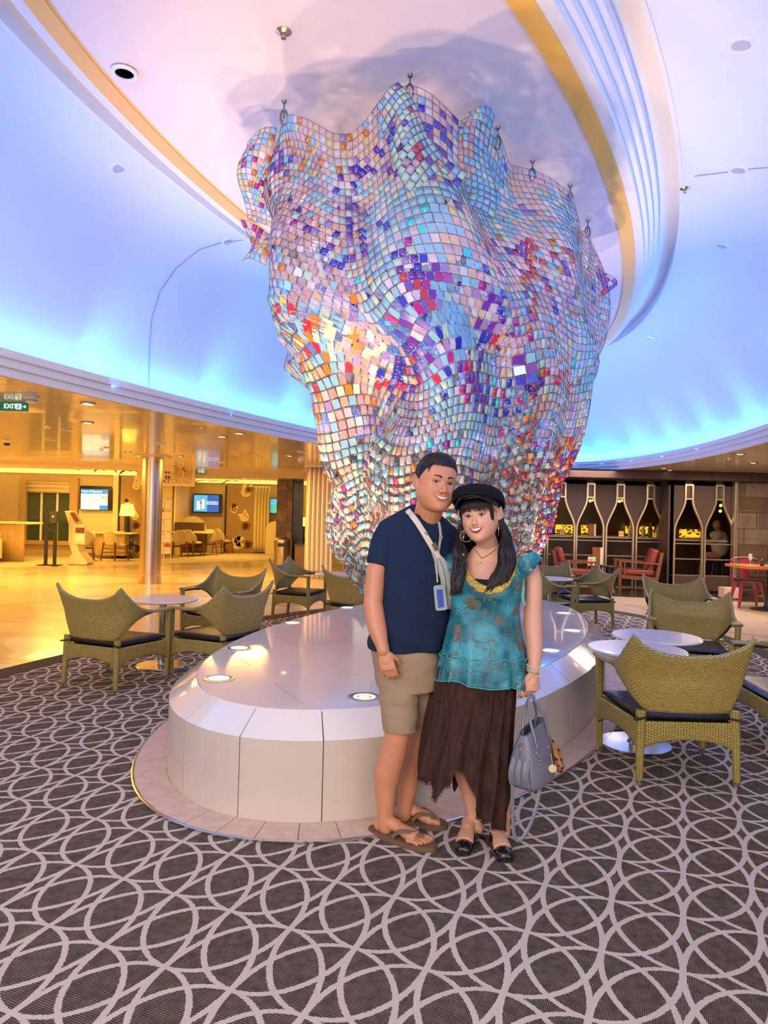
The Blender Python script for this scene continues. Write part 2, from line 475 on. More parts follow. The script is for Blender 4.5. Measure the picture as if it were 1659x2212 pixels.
# --- ceiling outside the atrium opening: glossy cream planks
MP = mat('ceiling_plank', (.74, .66, .50), rough=.16, coat=.4)
b = MB(); pw = .20
ys = [-3 + pw * i for i in range(int(32 / pw))]
for y in ys:
    y0, y1 = y + .004, y + pw - .004
    c0, c1 = CORN.cross(y0), CORN.cross(y1)
    for (xa, xb) in ((-14, 'L'), ('R', 11)):
        if c0 is None or c1 is None:
            if xa == 'R': continue
            q = [(-14, y0), (11, y0), (11, y1), (-14, y1)]
        elif xa == -14: q = [(-14, y0), (c0[0] - .02, y0), (c1[0] - .02, y1), (-14, y1)]
        else: q = [(c0[1] + .02, y0), (11, y0), (11, y1), (c1[1] + .02, y1)]
        vs = [(x, yy, CEIL_Z) for x, yy in q] + [(x, yy, CEIL_Z + .02) for x, yy in q]
        b.add(vs, [(3, 2, 1, 0), (4, 5, 6, 7), (0, 1, 5, 4), (1, 2, 6, 5), (2, 3, 7, 6), (3, 0, 4, 7)])
ceil = MB()
# structural slab over the planks, with the same hole
for y in ys:
    c0, c1 = CORN.cross(y), CORN.cross(y + pw)
    if c0 is None or c1 is None: qs = [[(-14, y), (11, y), (11, y + pw), (-14, y + pw)]]
    else: qs = [[(-14, y), (c0[0] - .3, y), (c1[0] - .3, y + pw), (-14, y + pw)], [(c0[1] + .3, y), (11, y), (11, y + pw), (c1[1] + .3, y + pw)]]
    for q in qs:
        ceil.add([(x, yy, CEIL_Z + .025) for x, yy in q], [(0, 1, 2, 3)])
ceil = struct(ceil.build('ceiling', mat('joint_dark', (.16, .10, .04), rough=.8), smooth=0, fix=False))
po = b.build('plank', MP, ceil, smooth=0, kind='stuff', fix=False)

# --- cornice round the opening
MW = mat('plaster_white', (.86, .86, .85), rough=.55)
prof = [(.02, 2.500), (-.03, 2.500), (-.03, 2.565), (-.055, 2.575), (-.055, 2.635), (-.08, 2.645), (-.08, 2.705), (-.06, 2.715), (.22, 2.715), (.22, 2.690)]
NR = 240
def loft_rings(E, prof, name, mt, parent=None, t0=0., t1=2 * PI, n=NR, smooth=30, closed=True):
    vs = []; fs = []; W_ = n if closed else n + 1
    for (d, z) in prof:
        for i in range(W_): vs.append(E.p(t0 + (t1 - t0) * i / n, d, z))
    for k in range(len(prof) - 1):
        for i in range(n): fs.append((k * W_ + i, k * W_ + (i + 1) % W_, (k + 1) * W_ + (i + 1) % W_, (k + 1) * W_ + i))
    return MB().add(vs, fs).build(name, mt, parent, smooth=smooth, fix=False)
struct(loft_rings(CORN, prof, 'trim_1', MW))
LED = mat('blue_led_strip', (.1, .3, .9), emit=(.06, .30, 1.0), es=44)
led = loft_rings(CORN, [(.13, 2.72), (.18, 2.745)], 'cove_light_strip', LED)
tag(led, 'blue light strip running in the cove behind the white cornice', 'light strip')

# --- dome between cornice and oval
def dome_pt(t, s):
    """t angle, s 0 at the cornice .. 1 at the oval"""
    a = CORN.p(t, .30); 
    # matching angle on the oval by direction
    b_ = OVAL.p(t, .52)
    k = s
    z = 2.69 + (4.385 - 2.69) * (1 - (1 - s) ** 2.3)
    p = a.lerp(b_, k); p.z = z
    return p
dm = MB().grid(lambda u, v: dome_pt(u * 2 * PI, v), 240, 24, cu=True)
MD = mat('dome_plaster', (.80, .85, .93), rough=.6)
dome = struct(dm.build('ceiling_dome', MD, smooth=60, fix=False))
oval_prof = [(.0, 4.20), (.0, 4.185), (.12, 4.185), (.12, 4.198), (.20, 4.198), (.20, 4.265), (.245, 4.265), (.245, 4.335), (.29, 4.335), (.29, 4.405), (.335, 4.405), (.335, 4.50), (.52, 4.50), (.52, 4.385), (.55, 4.38)]
MG = mat('gold_band', (.95, .52, .07), rough=.45, metal=.0)
struct(loft_rings(OVAL, oval_prof[:4], 'trim_2', MG))
struct(loft_rings(OVAL, oval_prof[3:], 'trim_3', MW))
q = [OVAL.p(2 * PI * i / 160, .001, 4.20) for i in range(160)]
MPAN = mat('oval_plaster', (.86, .80, .80), rough=.55)
struct(MB().add(q, [tuple(range(160))]).build('ceiling_oval', MPAN, smooth=0))
BV = BVHTree.FromObject(dome, bpy.context.evaluated_depsgraph_get())
def on_dome(px, py):
    d = (W(px, py, 5.) - EYE).normalized(); h = BV.ray_cast(EYE, d)
    return h[0], h[1]
for k in range(36):  # blue fill lights added along the cornice to brighten the dome more evenly
    a_ = 2 * PI * (k + .5) / 36; q_ = CORN.p(a_, .06, 2.79)
    if q_.y < -2.5: continue
    area('added_dome_fill', q_, .5, 8, (.06, .28, 1), aim=dome_pt(a_, .92) + Vector((0, 0, .25)), sy=.5, spread=110)
# thin seams in the dome plaster
SEAM = mat('seam', (.30, .34, .45), rough=.7)
def seam(name, pts):
    P = []
    for (x, y) in pts:
        h, nn = on_dome(x, y)
        if h: P.append(h + (EYE - h).normalized() * .004)
    if len(P) > 1: MB().tube(P, .0035, 4).build(name, SEAM, dome)
seam('seam', [(322, 850), (322, 760), (327, 690), (345, 630), (380, 580), (430, 540), (480, 524), (525, 519)])
seam('seam', [(1428, 393), (1500, 381), (1575, 372)])
seam('seam', [(1615, 366), (1659, 362)])

# --- recessed downlights and sprinklers
GL = mat('downlight_glass', (.55, .6, .66), rough=.2, metal=.1)
WR = mat('white_enamel', (.85, .85, .85), rough=.3)
GOLDL = mat('downlight_glow', (.9, .8, .5), emit=(1, .78, .30), es=7)
def orient(o, p, nrm):
    nrm = Vector(nrm)
    if nrm.z > 0: nrm = -nrm
    o.location = p; o.rotation_mode = 'QUATERNION'; o.rotation_quaternion = nrm.to_track_quat('Z', 'Y')
def downlight(px, py, label, group, r=.07, z=None, lit=False, cat='downlight'):
    if z is None: p, nn = on_dome(px, py)
    else: p, nn = Z(px, py, z), Vector((0, 0, -1))
    if p is None: return
    t = thing('downlight', label, cat, p, group=group); orient(t, p, nn)
    MB().lathe([(r * .72, -.004), (r * .74, .008), (r * 1.0, .010), (r * 1.03, .0)], 28).build('trim_ring', WR if not lit else STEEL, t)
    MB().lathe([(0, .000), (r * .5, .0005), (r * .72, .002)], 24).build('lens', GOLDL if lit else GL, t)
for (x, y, l_) in ((258, 363, 'small round downlight in the blue dome left of the sculpture'), (494, 522, 'round downlight in the blue dome on the curved seam'),
                   (1595, 368, 'round downlight in the blue dome on the straight seam at the right'), (1558, 531, 'round downlight in the blue dome below the seam at the right'),
                   (1404, 729, 'small pale downlight in the blue dome right of the sculpture, lowest'), (1601, 97, 'largest downlight high in the dome at the top right')):
    downlight(x, y, l_, 'downlights in the blue dome', r=.075)
t = Z(269, 157, 4.19); 
tt = thing('downlight', 'round downlight on the gold edge of the ceiling oval at the upper left', 'downlight', t); orient(tt, t, (0, 0, -1))
MB().lathe([(.055, -.004), (.058, .012), (.078, .014), (.082, .0)], 28).build('trim_ring', WR, tt); MB().lathe([(0, .003), (.058, .003)], 24).build('lens', GL, tt)
downlight(1315, 664, 'flat dim downlight in the ceiling oval behind the right side of the sculpture', 'x', r=.075, z=4.2)
def sprinkler(px, py, label, z=None, group='ceiling sprinklers'):
    if z is None: p, nn = on_dome(px, py)
    else: p, nn = Z(px, py, z), Vector((0, 0, -1))
    t = thing('sprinkler', label, 'sprinkler', p, group=group); orient(t, p, nn)
    t.rotation_quaternion = Vector((0, 0, -1)).to_track_quat('Z', 'Y')
    MB().lathe([(.045, 0), (.045, .004), (.028, .016), (.012, .018)], 20).build('cover_plate', mat('brass', (.65, .55, .38), rough=.25, metal=1), t)
    MB().lathe([(.006, .016), (.006, .034), (.016, .036), (.016, .040), (0, .041)], 12).build('nozzle', mat('brass'), t)
sprinkler(613, 68, 'brass sprinkler in the ceiling oval above the sculpture', z=4.2)
sprinkler(1480, 407, 'brass sprinkler in the blue dome at the right')
for k, (x, y, l_) in enumerate(((103, 923, 'sprinkler in the plank ceiling at the far left'), (439, 924, 'sprinkler in the plank ceiling right of the steel column'), (219, 971, 'sprinkler in the plank ceiling left of the steel column, farther back'), (1574, 991, 'sprinkler in the ceiling above the wine bottle wall'))):
    sprinkler(x, y, l_, z=CEIL_Z)
DL = [(190, 872, 1), (189, 913, 1), (143, 928, 0), (110, 950, 0), (479, 943, 1), (516, 936, 1), (347, 958, 0), (26, 982, 0), (172, 981, 0), (233, 967, 0), (276, 977, 1), (389, 985, 1), (554, 985, 0), (625, 985, 1), (479, 999, 0), (651, 976, 0)]
nm = ['nearest lit', 'second lit', 'dim', 'small dim', 'bright oval-looking', 'lit', 'dim', 'dim', 'dim', 'dim', 'small bright', 'small bright', 'small dim', 'small bright', 'tiny dim', 'tiny dim']
wh = ['downlight in the plank ceiling near the exit sign', 'downlight in the plank ceiling below the nearest one', 'downlight left of the second lit one', 'downlight above the sanitiser stand', 'downlight right of the column sprinkler', 'downlight close under the cornice right of the column', 'downlight just right above the steel column', 'downlight at the far left picture edge', 'downlight above the first wall screen', 'downlight between sprinkler and column', 'downlight left above the steel column', 'downlight right above the lounge sign', 'downlight above the second flower panel', 'downlight above the stone pillar', 'downlight above the second wall screen', 'downlight beside the smoke detector near the curtain']
for (x, y, li), a_, b_ in zip(DL, nm, wh): downlight(x, y, a_ + ' ' + b_, 'downlights in the plank ceiling', r=.075, z=CEIL_Z - .002, lit=bool(li))
for (x, y, l_) in ((1434, 1012, 'lit downlight over the bottle wall, left of the pair'), (1447, 1016, 'lit downlight over the bottle wall, right of the pair'), (1627, 1000, 'largest lit downlight over the stone wall at the right'), (1599, 981, 'lit downlight close to the cornice at the right edge')):
    downlight(x, y, l_, 'downlights on the bar side', r=.075, z=CEIL_Z - .002, lit=True)
def detector(px, py, l_):
    t = thing('smoke_detector', l_, 'smoke detector', Z(px, py, CEIL_Z))
    MB().lathe([(.07, 0), (.07, -.02), (.055, -.03), (.05, -.055), (.03, -.062), (0, -.063)], 20).build('dome_cap', WR, t)
    MB().lathe([(.056, -.034), (.058, -.038), (.054, -.042)], 20).build('vent_ring', mat('grey_plastic', (.2, .2, .2)), t)
detector(68, 857, 'white smoke detector above the green exit sign at the left')
detector(651, 993, 'white smoke detector near the pale curtain')
detector(1522, 1020, 'white smoke detector above the bottle wall')
t = thing('dome_camera', 'small dark dome camera at the left edge of the plank ceiling', 'camera', Z(15, 954, CEIL_Z))
MB().lathe([(.07, 0), (.07, -.02), (.06, -.025)], 20).build('mount', WR, t)
MB().ball((0, 0, -.025), (.055, .055, .05), 16, 10).build('bubble', mat('dark_glass', (.02, .02, .02), rough=.05), t)

# --- walls of the shell
MY = mat('lounge_wall', (.66, .50, .26), rough=.6)
struct(MB().box((-10.4, 20.75, 1.25), (7.2, .1, 2.5)).build('wall_back', MY, smooth=0))
struct(MB().box((-4.0, 24.75, 1.25), (6.0, .1, 2.5)).build('wall_far', MY, smooth=0))
struct(MB().box((-6.9, 22.75, 1.25), (.1, 3.9, 2.5)).build('wall_return', MY, smooth=0))
struct(MB().box((-13.95, 9, 1.25), (.1, 24, 2.5)).build('wall_left', MY, smooth=0))
struct(MB().box((.2, 21, 1.25), (.1, 8, 2.5)).build('wall_partition', mat('dark_veneer', (.10, .055, .03), rough=.4), smooth=0))
struct(MB().box((5.6, 20.2, 1.25), (10.8, .1, 2.5)).build('wall_bar', mat('bar_black', (.012, .009, .008), rough=.4), smooth=0))
struct(MB().box((10.95, 9, 1.25), (.1, 24, 2.5)).build('wall_right', mat('dark_veneer'), smooth=0))
# dropped beam and lit cove of the lounge
b = MB().box((-9.5, 16.6, 2.44), (9.0, .30, .13)).box((-3.4, 18.6, 2.44), (3.4, .3, .13))
struct(b.build('trim_4', mat('cream_paint', (.72, .60, .42), rough=.5), smooth=0))
b = MB().box((-10.2, 20.3, 2.46), (7.4, .5, .04)).box((-4.0, 24.2, 2.46), (5.2, .5, .04))
struct(b.build('trim_5', mat('cove_glow', (.9, .7, .3), emit=(1, .66, .16), es=1.6), smooth=0))
# pale lounge carpet beyond the stone floor
c = MB().prism([(-13.8, 15.8), (-9.0, 16.2), (-6.0, 18.6), (-2.2, 21.6), (-1.3, 24.6), (-6.3, 24.6), (-6.5, 20.6), (-13.8, 20.6)], .0005, .008).build('lounge_carpet', mat('lounge_carpet', (.50, .42, .28), rough=.95, vary=.2, vscale=6), smooth=0)
tag(c, 'mottled beige carpet of the lounge beyond the stone floor', 'carpet')
# ================================================================ SCULPTURE
def tile_mat(name, col, fac, rough=.12, tint=None, iri=None):
    M = bpy.data.materials.new(name); M.use_nodes = True; n = NT(M); b = n.b
    b.inputs['Base Color'].default_value = (*col, 1); b.inputs['Roughness'].default_value = rough
    b.inputs['Coat Weight'].default_value = .8; b.inputs['Coat Roughness'].default_value = .05
    b.inputs['Specular IOR Level'].default_value = .9
    tr = n.n('ShaderNodeBsdfTransparent'); tr.inputs[0].default_value = (*(tint or [min(1, c * .6 + .45) for c in col]), 1)
    mx = n.n('ShaderNodeMixShader'); mx.inputs[0].default_value = fac
    n.l(tr.outputs[0], mx.inputs[1]); n.l(b.outputs[0], mx.inputs[2])
    n.l(mx.outputs[0], n.t.nodes['Material Output'].inputs['Surface'])
    return M
TM = [tile_mat('glass_pink', (.95, .74, .76), .26), tile_mat('glass_sky', (.42, .78, 1.0), .52), tile_mat('glass_mint', (.68, .97, .80), .55),
      tile_mat('glass_white', (.94, .92, .98), .34), tile_mat('glass_blue', (.030, .045, .62), .90), tile_mat('glass_violet', (.17, .035, .50), .88),
      tile_mat('glass_lilac', (.45, .34, .75), .70), tile_mat('glass_red', (.72, .03, .06), .88), tile_mat('glass_orange', (.86, .27, .03), .82),
      tile_mat('glass_magenta', (.50, .01, .30), .88), tile_mat('glass_yellow', (.95, .82, .35), .62), tile_mat('glass_cyan', (.05, .80, .92), .80),
      tile_mat('glass_peach', (1.0, .74, .54), .36)]
PK, SK, MI, WH, BL, VI, LI, RD, OR, MA, YE, CY, PE = range(13)
WIRE = mat('net_wire', (.20, .17, .17), rough=.4, metal=.7)
rng = np.random.default_rng(5)
SC_T = [(4.2, .60, .88, 5.82, 1.90, -.70), (3.7, .56, .95, 5.78, 1.85, -.66), (3.3, .52, 1.05, 5.68, 1.70, -.60), (2.75, .46, 1.17, 5.58, 1.50, -.50), (2.6, .45, 1.13, 5.5, 1.45, -.45), (2.45, .52, .99, 5.45, 1.45, -.40),
        (2.25, .56, .87, 5.42, 1.45, -.38), (2.05, .55, .80, 5.4, 1.45, -.38), (1.8, .48, .77, 5.35, 1.45, -.38), (1.4, .46, .72, 5.3, 1.45, -.38), (1.15, .43, .66, 5.25, 1.45, -.38), (.7, .34, .50, 5.2, 1.45, -.38)]
def sc_at(z):
    zs = [q[0] for q in SC_T][::-1]
    return [float(np.interp(z, zs, [q[k] for q in SC_T][::-1])) for k in (1, 2, 3, 4, 5)]
HOOKA = [R(a) for a in (-105, -55, -24, -3, 17, 31, 46, 90, 140, 190, 225)]
def body_pt(th, v, sc=1., fold=1., ph=0., zr0=4.12, zb0=.92):
    sag = min(min(abs((th - h + PI) % (2 * PI) - PI) for h in HOOKA) / R(22), 1.)
    zr = zr0 - .20 * sag ** 1.5 - .05 * math.sin(3 * th)
    zb = zb0 + .12 * math.sin(2 * th + 1) + .05 * math.sin(9 * th)
    z = zr + (zb - zr) * v
    cx, a, cy, rb, ro = sc_at(z); CR, SR = math.cos(ro), math.sin(ro)
    amp = fold * (.075 + .07 * math.sin(PI * min(1, v * 1.2)))
    w = math.sin(5 * th + 3.0 * math.sin(3.5 * v + th) + ph) * amp * .8
    w += .030 * math.sin(11 * th - 9 * v + ph) * fold
    w += noise.noise(Vector((math.cos(th) * 1.6 + ph, math.sin(th) * 1.6, v * 4))) * (.30 if v < .4 else .30 - .16 * min(1, (v - .4) * 5)) * fold
    a_ = a * sc + w; b_ = a * rb * sc + w
    x, y = a_ * math.cos(th), b_ * math.sin(th)
    z += noise.noise(Vector((math.cos(th) * 2, math.sin(th) * 2 + ph, v * 5 + 9))) * .10 * min(1, v * 3)
    return (cx + x * CR - y * SR, cy + x * SR + y * CR, z)
def lattice(fn, nu, nv):
    return np.array([[fn(i, j) for i in range(nu + 1)] for j in range(nv + 1)])
def add_wires(P, acc, wrap=False):
    acc.append((P[:, :-1].reshape(-1, 3), P[:, 1:].reshape(-1, 3)))
    Q = P[:, :-1] if wrap else P
    acc.append((Q[:-1].reshape(-1, 3), Q[1:].reshape(-1, 3)))
def prisms(A, B, r):
    d = B - A; L = np.linalg.norm(d, axis=1, keepdims=True); d = d / np.maximum(L, 1e-9)
    up = np.where(np.abs(d[:, 2:3]) > .9, [[1., 0, 0]], [[0, 0, 1.]])
    a = np.cross(d, up); a /= np.linalg.norm(a, axis=1, keepdims=True); b = np.cross(d, a)
    V = []
    for E_ in (A, B):
        for k in range(3):
            t = 2 * PI * k / 3; V.append(E_ + (a * math.cos(t) + b * math.sin(t)) * r)
    V = np.stack(V, 1)            # n,6,3
    n = len(A); base = (np.arange(n) * 6)[:, None, None]
    F = np.array([[0, 1, 4, 3], [1, 2, 5, 4], [2, 0, 3, 5]])[None] + base
    return V.reshape(-1, 3), F.reshape(-1, 4)
def mesh_np(name, V, F, mats, mi=None, parent=None, smooth=False):
    me = bpy.data.meshes.new(name); n = len(F)
    me.vertices.add(len(V)); me.vertices.foreach_set('co', V.astype(np.float32).ravel())
    me.loops.add(n * 4); me.loops.foreach_set('vertex_index', F.astype(np.int32).ravel())
    me.polygons.add(n); me.polygons.foreach_set('loop_start', np.arange(0, n * 4, 4, dtype=np.int32))
    me.polygons.foreach_set('loop_total', np.full(n, 4, dtype=np.int32))
    for x in mats: me.materials.append(x)
    if mi is not None: me.polygons.foreach_set('material_index', mi.astype(np.int32))
    me.update(calc_edges=True); me.validate()
    o = bpy.data.objects.new(name, me); COL.objects.link(o)
    if parent: o.parent = parent
    return o
def pick(u, z, x, k=0):
    """tile colour: pale everywhere, clusters of blue, violet, red and orange"""
    q = rng.random()
    n1 = noise.noise(Vector((x * 2.8 + k, z * 2.8, 3.1))); n2 = noise.noise(Vector((x * 2.4 + 7, z * 2.2 + k, 8.4))); n3 = noise.noise(Vector((x * 2.2 + 1, z * 1.6, 1.7 + k)))
    upleft = x < .45 and z > 2.9; lowleft = x < -.15 and z < 2.75
    right = x > .85 and z < 3.4
    mid = -.2 < x < 1.0 and 1.9 < z < 3.3
    if upleft and q < .05 + n1 * 1.1: return int(rng.choice([BL, VI, VI, LI, MA, BL, VI]))
    if upleft and x < -.15 and q < .10 + n2 * .9: return int(rng.choice([OR, PE, YE, OR, PE, PE]))
    if lowleft and q < .22 + n3 * .6 and z > 1.9: return int(rng.choice([OR, YE, PE, OR, PE, RD]))
    if right and q < .07 + n2 * 1.2: return int(rng.choice([RD, MA, RD, OR, VI, OR]))
    if mid and q < .06 + n1 * 1.4: return int(rng.choice([BL, VI, LI, VI, VI, MA, BL, RD]))
    if z < 1.95:
        if q < .11: return int(rng.choice([RD, BL, YE, OR, VI, CY, MA, LI]))
        return int(rng.choice([WH, WH, SK, MI, WH, PK, PE, SK]))
    if q < .03: return int(rng.choice([CY, YE, OR, BL, CY]))
    if n3 > .12: return int(rng.choice([SK, SK, MI, WH, SK, CY], p=[.3, .24, .2, .1, .14, .02]))
    return int(rng.choice([PK, PE, WH, SK, MI, LI], p=[.44, .16, .16, .12, .08, .04]))
cells = []           # (centre, e1, e2, n, colour)
def add_tiles(P, prob, k=0, mess=None, size=.84, pickf=None, wrap=False):
    nv, nu = P.shape[0] - 1, P.shape[1] - 1
    for j in range(nv):
        for i in range(nu):
            if rng.random() > prob: continue
            a, b_, c_, d_ = P[j, i], P[j, i + 1], P[j + 1, i + 1], P[j + 1, i]
            cen = (a + b_ + c_ + d_) / 4; e1 = (b_ - a + c_ - d_) / 2; e2 = (d_ - a + c_ - b_) / 2
            l1, l2 = np.linalg.norm(e1), np.linalg.norm(e2)
            if l1 < 1e-4 or l2 < 1e-4: continue
            e1, e2 = e1 / l1, e2 / l2; nn = np.cross(e1, e2); ln = np.linalg.norm(nn)
            if ln < .3: continue
            nn /= ln
            m_ = mess(cen) if mess else .06
            if m_ > 0:
                t1, t2, t3 = rng.normal(size=3) * m_
                nn2 = nn + e1 * t1 + e2 * t2; nn2 /= np.linalg.norm(nn2)
                e1 = e1 - nn2 * (e1 @ nn2); e1 /= np.linalg.norm(e1); e2b = np.cross(nn2, e1) * (1 if (np.cross(nn2, e1) @ e2) > 0 else -1)
                c3, s3 = math.cos(t3 * .6), math.sin(t3 * .6); e1, e2 = e1 * c3 + e2b * s3, -e1 * s3 + e2b * c3; nn = nn2
            w1, w2 = l1 * size, l2 * size
            if m_ > .3: w1 = w2 = min(max(l1, l2), .046) * .80
            cells.append((cen, e1 * w1 / 2, e2 * w2 / 2, nn, (pickf or pick)(i, cen[2], cen[0], k)))
wires = []
NV, NU = 57, 170
P = lattice(lambda i, j: body_pt(2 * PI * i / NU + .0, j / NV), NU, NV)
add_wires(P, wires, True)
mess_low = lambda c: .04 + max(0, (2.0 - c[2])) * .8
add_tiles(P, .88, mess=mess_low)
# inner crumpled layer
NU2, NV2 = 105, 26
P = lattice(lambda i, j: body_pt(2 * PI * i / NU2 + .3, .50 + .50 * j / NV2, sc=.80, fold=1.3, ph=2.), NU2, NV2)
add_wires(P, wires, True); add_tiles(P, .62, k=4, mess=lambda c: .5 if c[2] < 2.3 else .2)
# outer tufts at the bottom
NU3, NV3 = 130, 16
P = lattice(lambda i, j: body_pt(2 * PI * i / NU3 + .1, .66 + .36 * j / NV3, sc=.97, fold=1.1, ph=.7, zb0=.98), NU3, NV3)
add_wires(P, wires, True); add_tiles(P, .80, k=8, mess=lambda c: .7)
def patch(c00, c10, c11, c01, nu, nv, wav=.05, prob=.96, pickf=None, k=0):
    c00, c10, c11, c01 = [np.array(v) for v in (c00, c10, c11, c01)]
    def f(i, j):
        u, v = i / nu, j / nv
        p = (c00 * (1 - u) + c10 * u) * (1 - v) + (c01 * (1 - u) + c11 * u) * v
        p = p.copy(); p[1] += wav * math.sin(u * 3 + v * 5 + k) - wav * 1.2 * math.sin(PI * u) ; p[0] += .03 * math.sin(v * 6 + k)
        return p
    P = lattice(f, nu, nv); add_wires(P, wires); add_tiles(P, prob, mess=lambda c: .04, pickf=pickf)
mint = lambda i, z, x, k=0: int(rng.choice([MI, MI, SK, MI, SK, WH, PK, BL, VI, MI, RD], p=[.2, .16, .16, .12, .08, .08, .06, .04, .04, .04, .02]))
patch(W(795, 230, 4.12), W(850, 186, 4.12), W(1004, 372, 4.25), W(925, 492, 4.12), 7, 16, pickf=mint, k=1)
patch(W(1003, 250, 4.62), W(1068, 248, 4.75), W(1060, 480, 4.55), W(975, 430, 4.5), 6, 14, k=3)
orange = lambda i, z, x, k=0: int(rng.choice([OR, PE, SK, WH, YE, PE, MA, SK]))
patch(W(524, 300, 4.85), W(592, 285, 4.75), W(590, 500, 4.75), W(524, 470, 4.9), 6, 16, pickf=orange, k=2)
patch(W(530, 480, 4.95), W(585, 500, 4.85), W(583, 572, 4.8), W(534, 568, 4.9), 5, 6, pickf=orange, k=5)
patch(W(1290, 578, 5.9), W(1300, 575, 6.0), W(1336, 618, 6.0), W(1300, 642, 5.9), 3, 5, pickf=lambda i, z, x, k=0: int(rng.choice([MA, RD, VI, PK, BL])), k=4, wav=.01)

# fold-back strip at the top right rim
scu = thing('hanging_glass_sculpture', 'huge hanging net sculpture of wire and iridescent glass squares above the podium', 'sculpture', (0, 0, 0))
A_ = np.concatenate([w[0] for w in wires]); B_ = np.concatenate([w[1] for w in wires])
V_, F_ = prisms(A_, B_, .0020)
mesh_np('wire_net', V_, F_, [WIRE], parent=scu)
C_ = np.array([c[0] for c in cells]); E1 = np.array([c[1] for c in cells]); E2 = np.array([c[2] for c in cells]); NN = np.array([c[3] for c in cells]); CC = np.array([c[4] for c in cells])
view = np.array(EYE) - C_; dist = np.linalg.norm(view, axis=1)
size = 4 * np.linalg.norm(E1, axis=1) * np.linalg.norm(E2, axis=1) * np.abs((view * NN).sum(1) / dist) / dist ** 2
front = C_[:, 1] < 5.0
order = np.argsort(-size * front)
top = order[:300]; rest = order[300:]
TH = .0018
def tile_verts(c, e1, e2, nn): 
    q = [c - e1 - e2, c + e1 - e2, c + e1 + e2, c - e1 + e2]
    return np.stack([x - nn * TH for x in q] + [x + nn * TH for x in q], -2)
FQ = np.array([[3, 2, 1, 0], [4, 5, 6, 7], [0, 1, 5, 4], [1, 2, 6, 5], [2, 3, 7, 6], [3, 0, 4, 7]])
V_ = tile_verts(C_[rest], E1[rest], E2[rest], NN[rest]).reshape(-1, 3)
F_ = (FQ[None] + (np.arange(len(rest)) * 8)[:, None, None]).reshape(-1, 4)
o = mesh_np('small_glass_tile', V_, F_, TM, mi=np.repeat(CC[rest], 6), parent=scu); o['kind'] = 'stuff'
unit = {}
for k, mm in enumerate(TM):
    me = bpy.data.meshes.new('glass_tile'); 
    me.from_pydata([tuple(x) for x in tile_verts(np.zeros(3), np.array([1., 0, 0]), np.array([0, 1., 0]), np.array([0, 0, 1.]))], [], [tuple(f) for f in FQ])
    me.materials.append(mm); unit[k] = me
for i in top:
    o = bpy.data.objects.new('glass_tile', unit[int(CC[i])]); COL.objects.link(o); o.parent = scu
    e1, e2, nn, c = E1[i], E2[i], NN[i], C_[i]
    o.matrix_basis = Matrix(((e1[0], e2[0], nn[0], c[0]), (e1[1], e2[1], nn[1], c[1]), (e1[2], e2[2], nn[2], c[2]), (0, 0, 0, 1)))
for h in HOOKA:
    p = Vector(body_pt(h, 0)); b = MB()
    b.tube([p, (p.x, p.y, 4.20)], .006, 6)
    P = []
    for k in range(14):
        a = 2 * PI * k / 14; P.append(Vector((p.x + .022 * math.cos(a), p.y, 4.09 + .05 * math.sin(a) - .0)))
    b.tube(P, .008, 6, closed=True)
    b.tube([(p.x, p.y, 4.185), (p.x, p.y, 4.20)], [.014, .018], 10)
    b.build('hook', mat('dark_steel', (.25, .25, .27), rough=.35, metal=1), scu)

# ================================================================ CHAIRS AND TABLES
def weave_mat(name, c1, c2, gap):
    M = bpy.data.materials.new(name); M.use_nodes = True; n = NT(M)
    uv = n.n('ShaderNodeUVMap'); br = n.n('ShaderNodeTexBrick')
    n.l(uv.outputs[0], br.inputs['Vector'])
    br.inputs['Color1'].default_value = (*c1, 1); br.inputs['Color2'].default_value = (*c2, 1); br.inputs['Mortar'].default_value = (*gap, 1)
    br.inputs['Scale'].default_value = 1.; br.inputs['Mortar Size'].default_value = .09; br.inputs['Mortar Smooth'].default_value = .6
    br.inputs['Brick Width'].default_value = 1.0; br.inputs['Row Height'].default_value = .5; br.offset = .5
    n.l(br.outputs['Color'], n.b.inputs['Base Color']); n.b.inputs['Roughness'].default_value = .42
    bp = n.n('ShaderNodeBump'); bp.inputs['Strength'].default_value = .8; bp.inputs['Distance'].default_value = .004; bp.invert = True
    n.l(br.outputs['Fac'], bp.inputs['Height']); n.l(bp.outputs[0], n.b.inputs['Normal'])
    return M
WV = weave_mat('olive_wicker', (.50, .40, .09), (.62, .50, .15), (.05, .038, .008))
BLK = mat('black_leatherette', (.018, .017, .02), rough=.38, bump=.15, bscale=30)
DST = .016     # strand length in metres per uv unit
def plan(s):
    """plan path of the shell at arm height, s -1.95..1.95 ; corners at |s|=1"""
    a = abs(s); sg = 1 if s >= 0 else -1
    if a <= .8: return Vector((sg * a * .345, -.275 + .02 * (a / .8) ** 2, 0))
    if a <= 1.25:
        t = (a - .8) / .45 * PI / 2; return Vector((sg * (.276 + .06 * math.sin(t)), -.255 + .10 * (1 - math.cos(t)) , 0))
    t = (a - 1.25) / .70; return Vector((sg * (.336 + .004 * t), -.155 + .405 * t, 0))
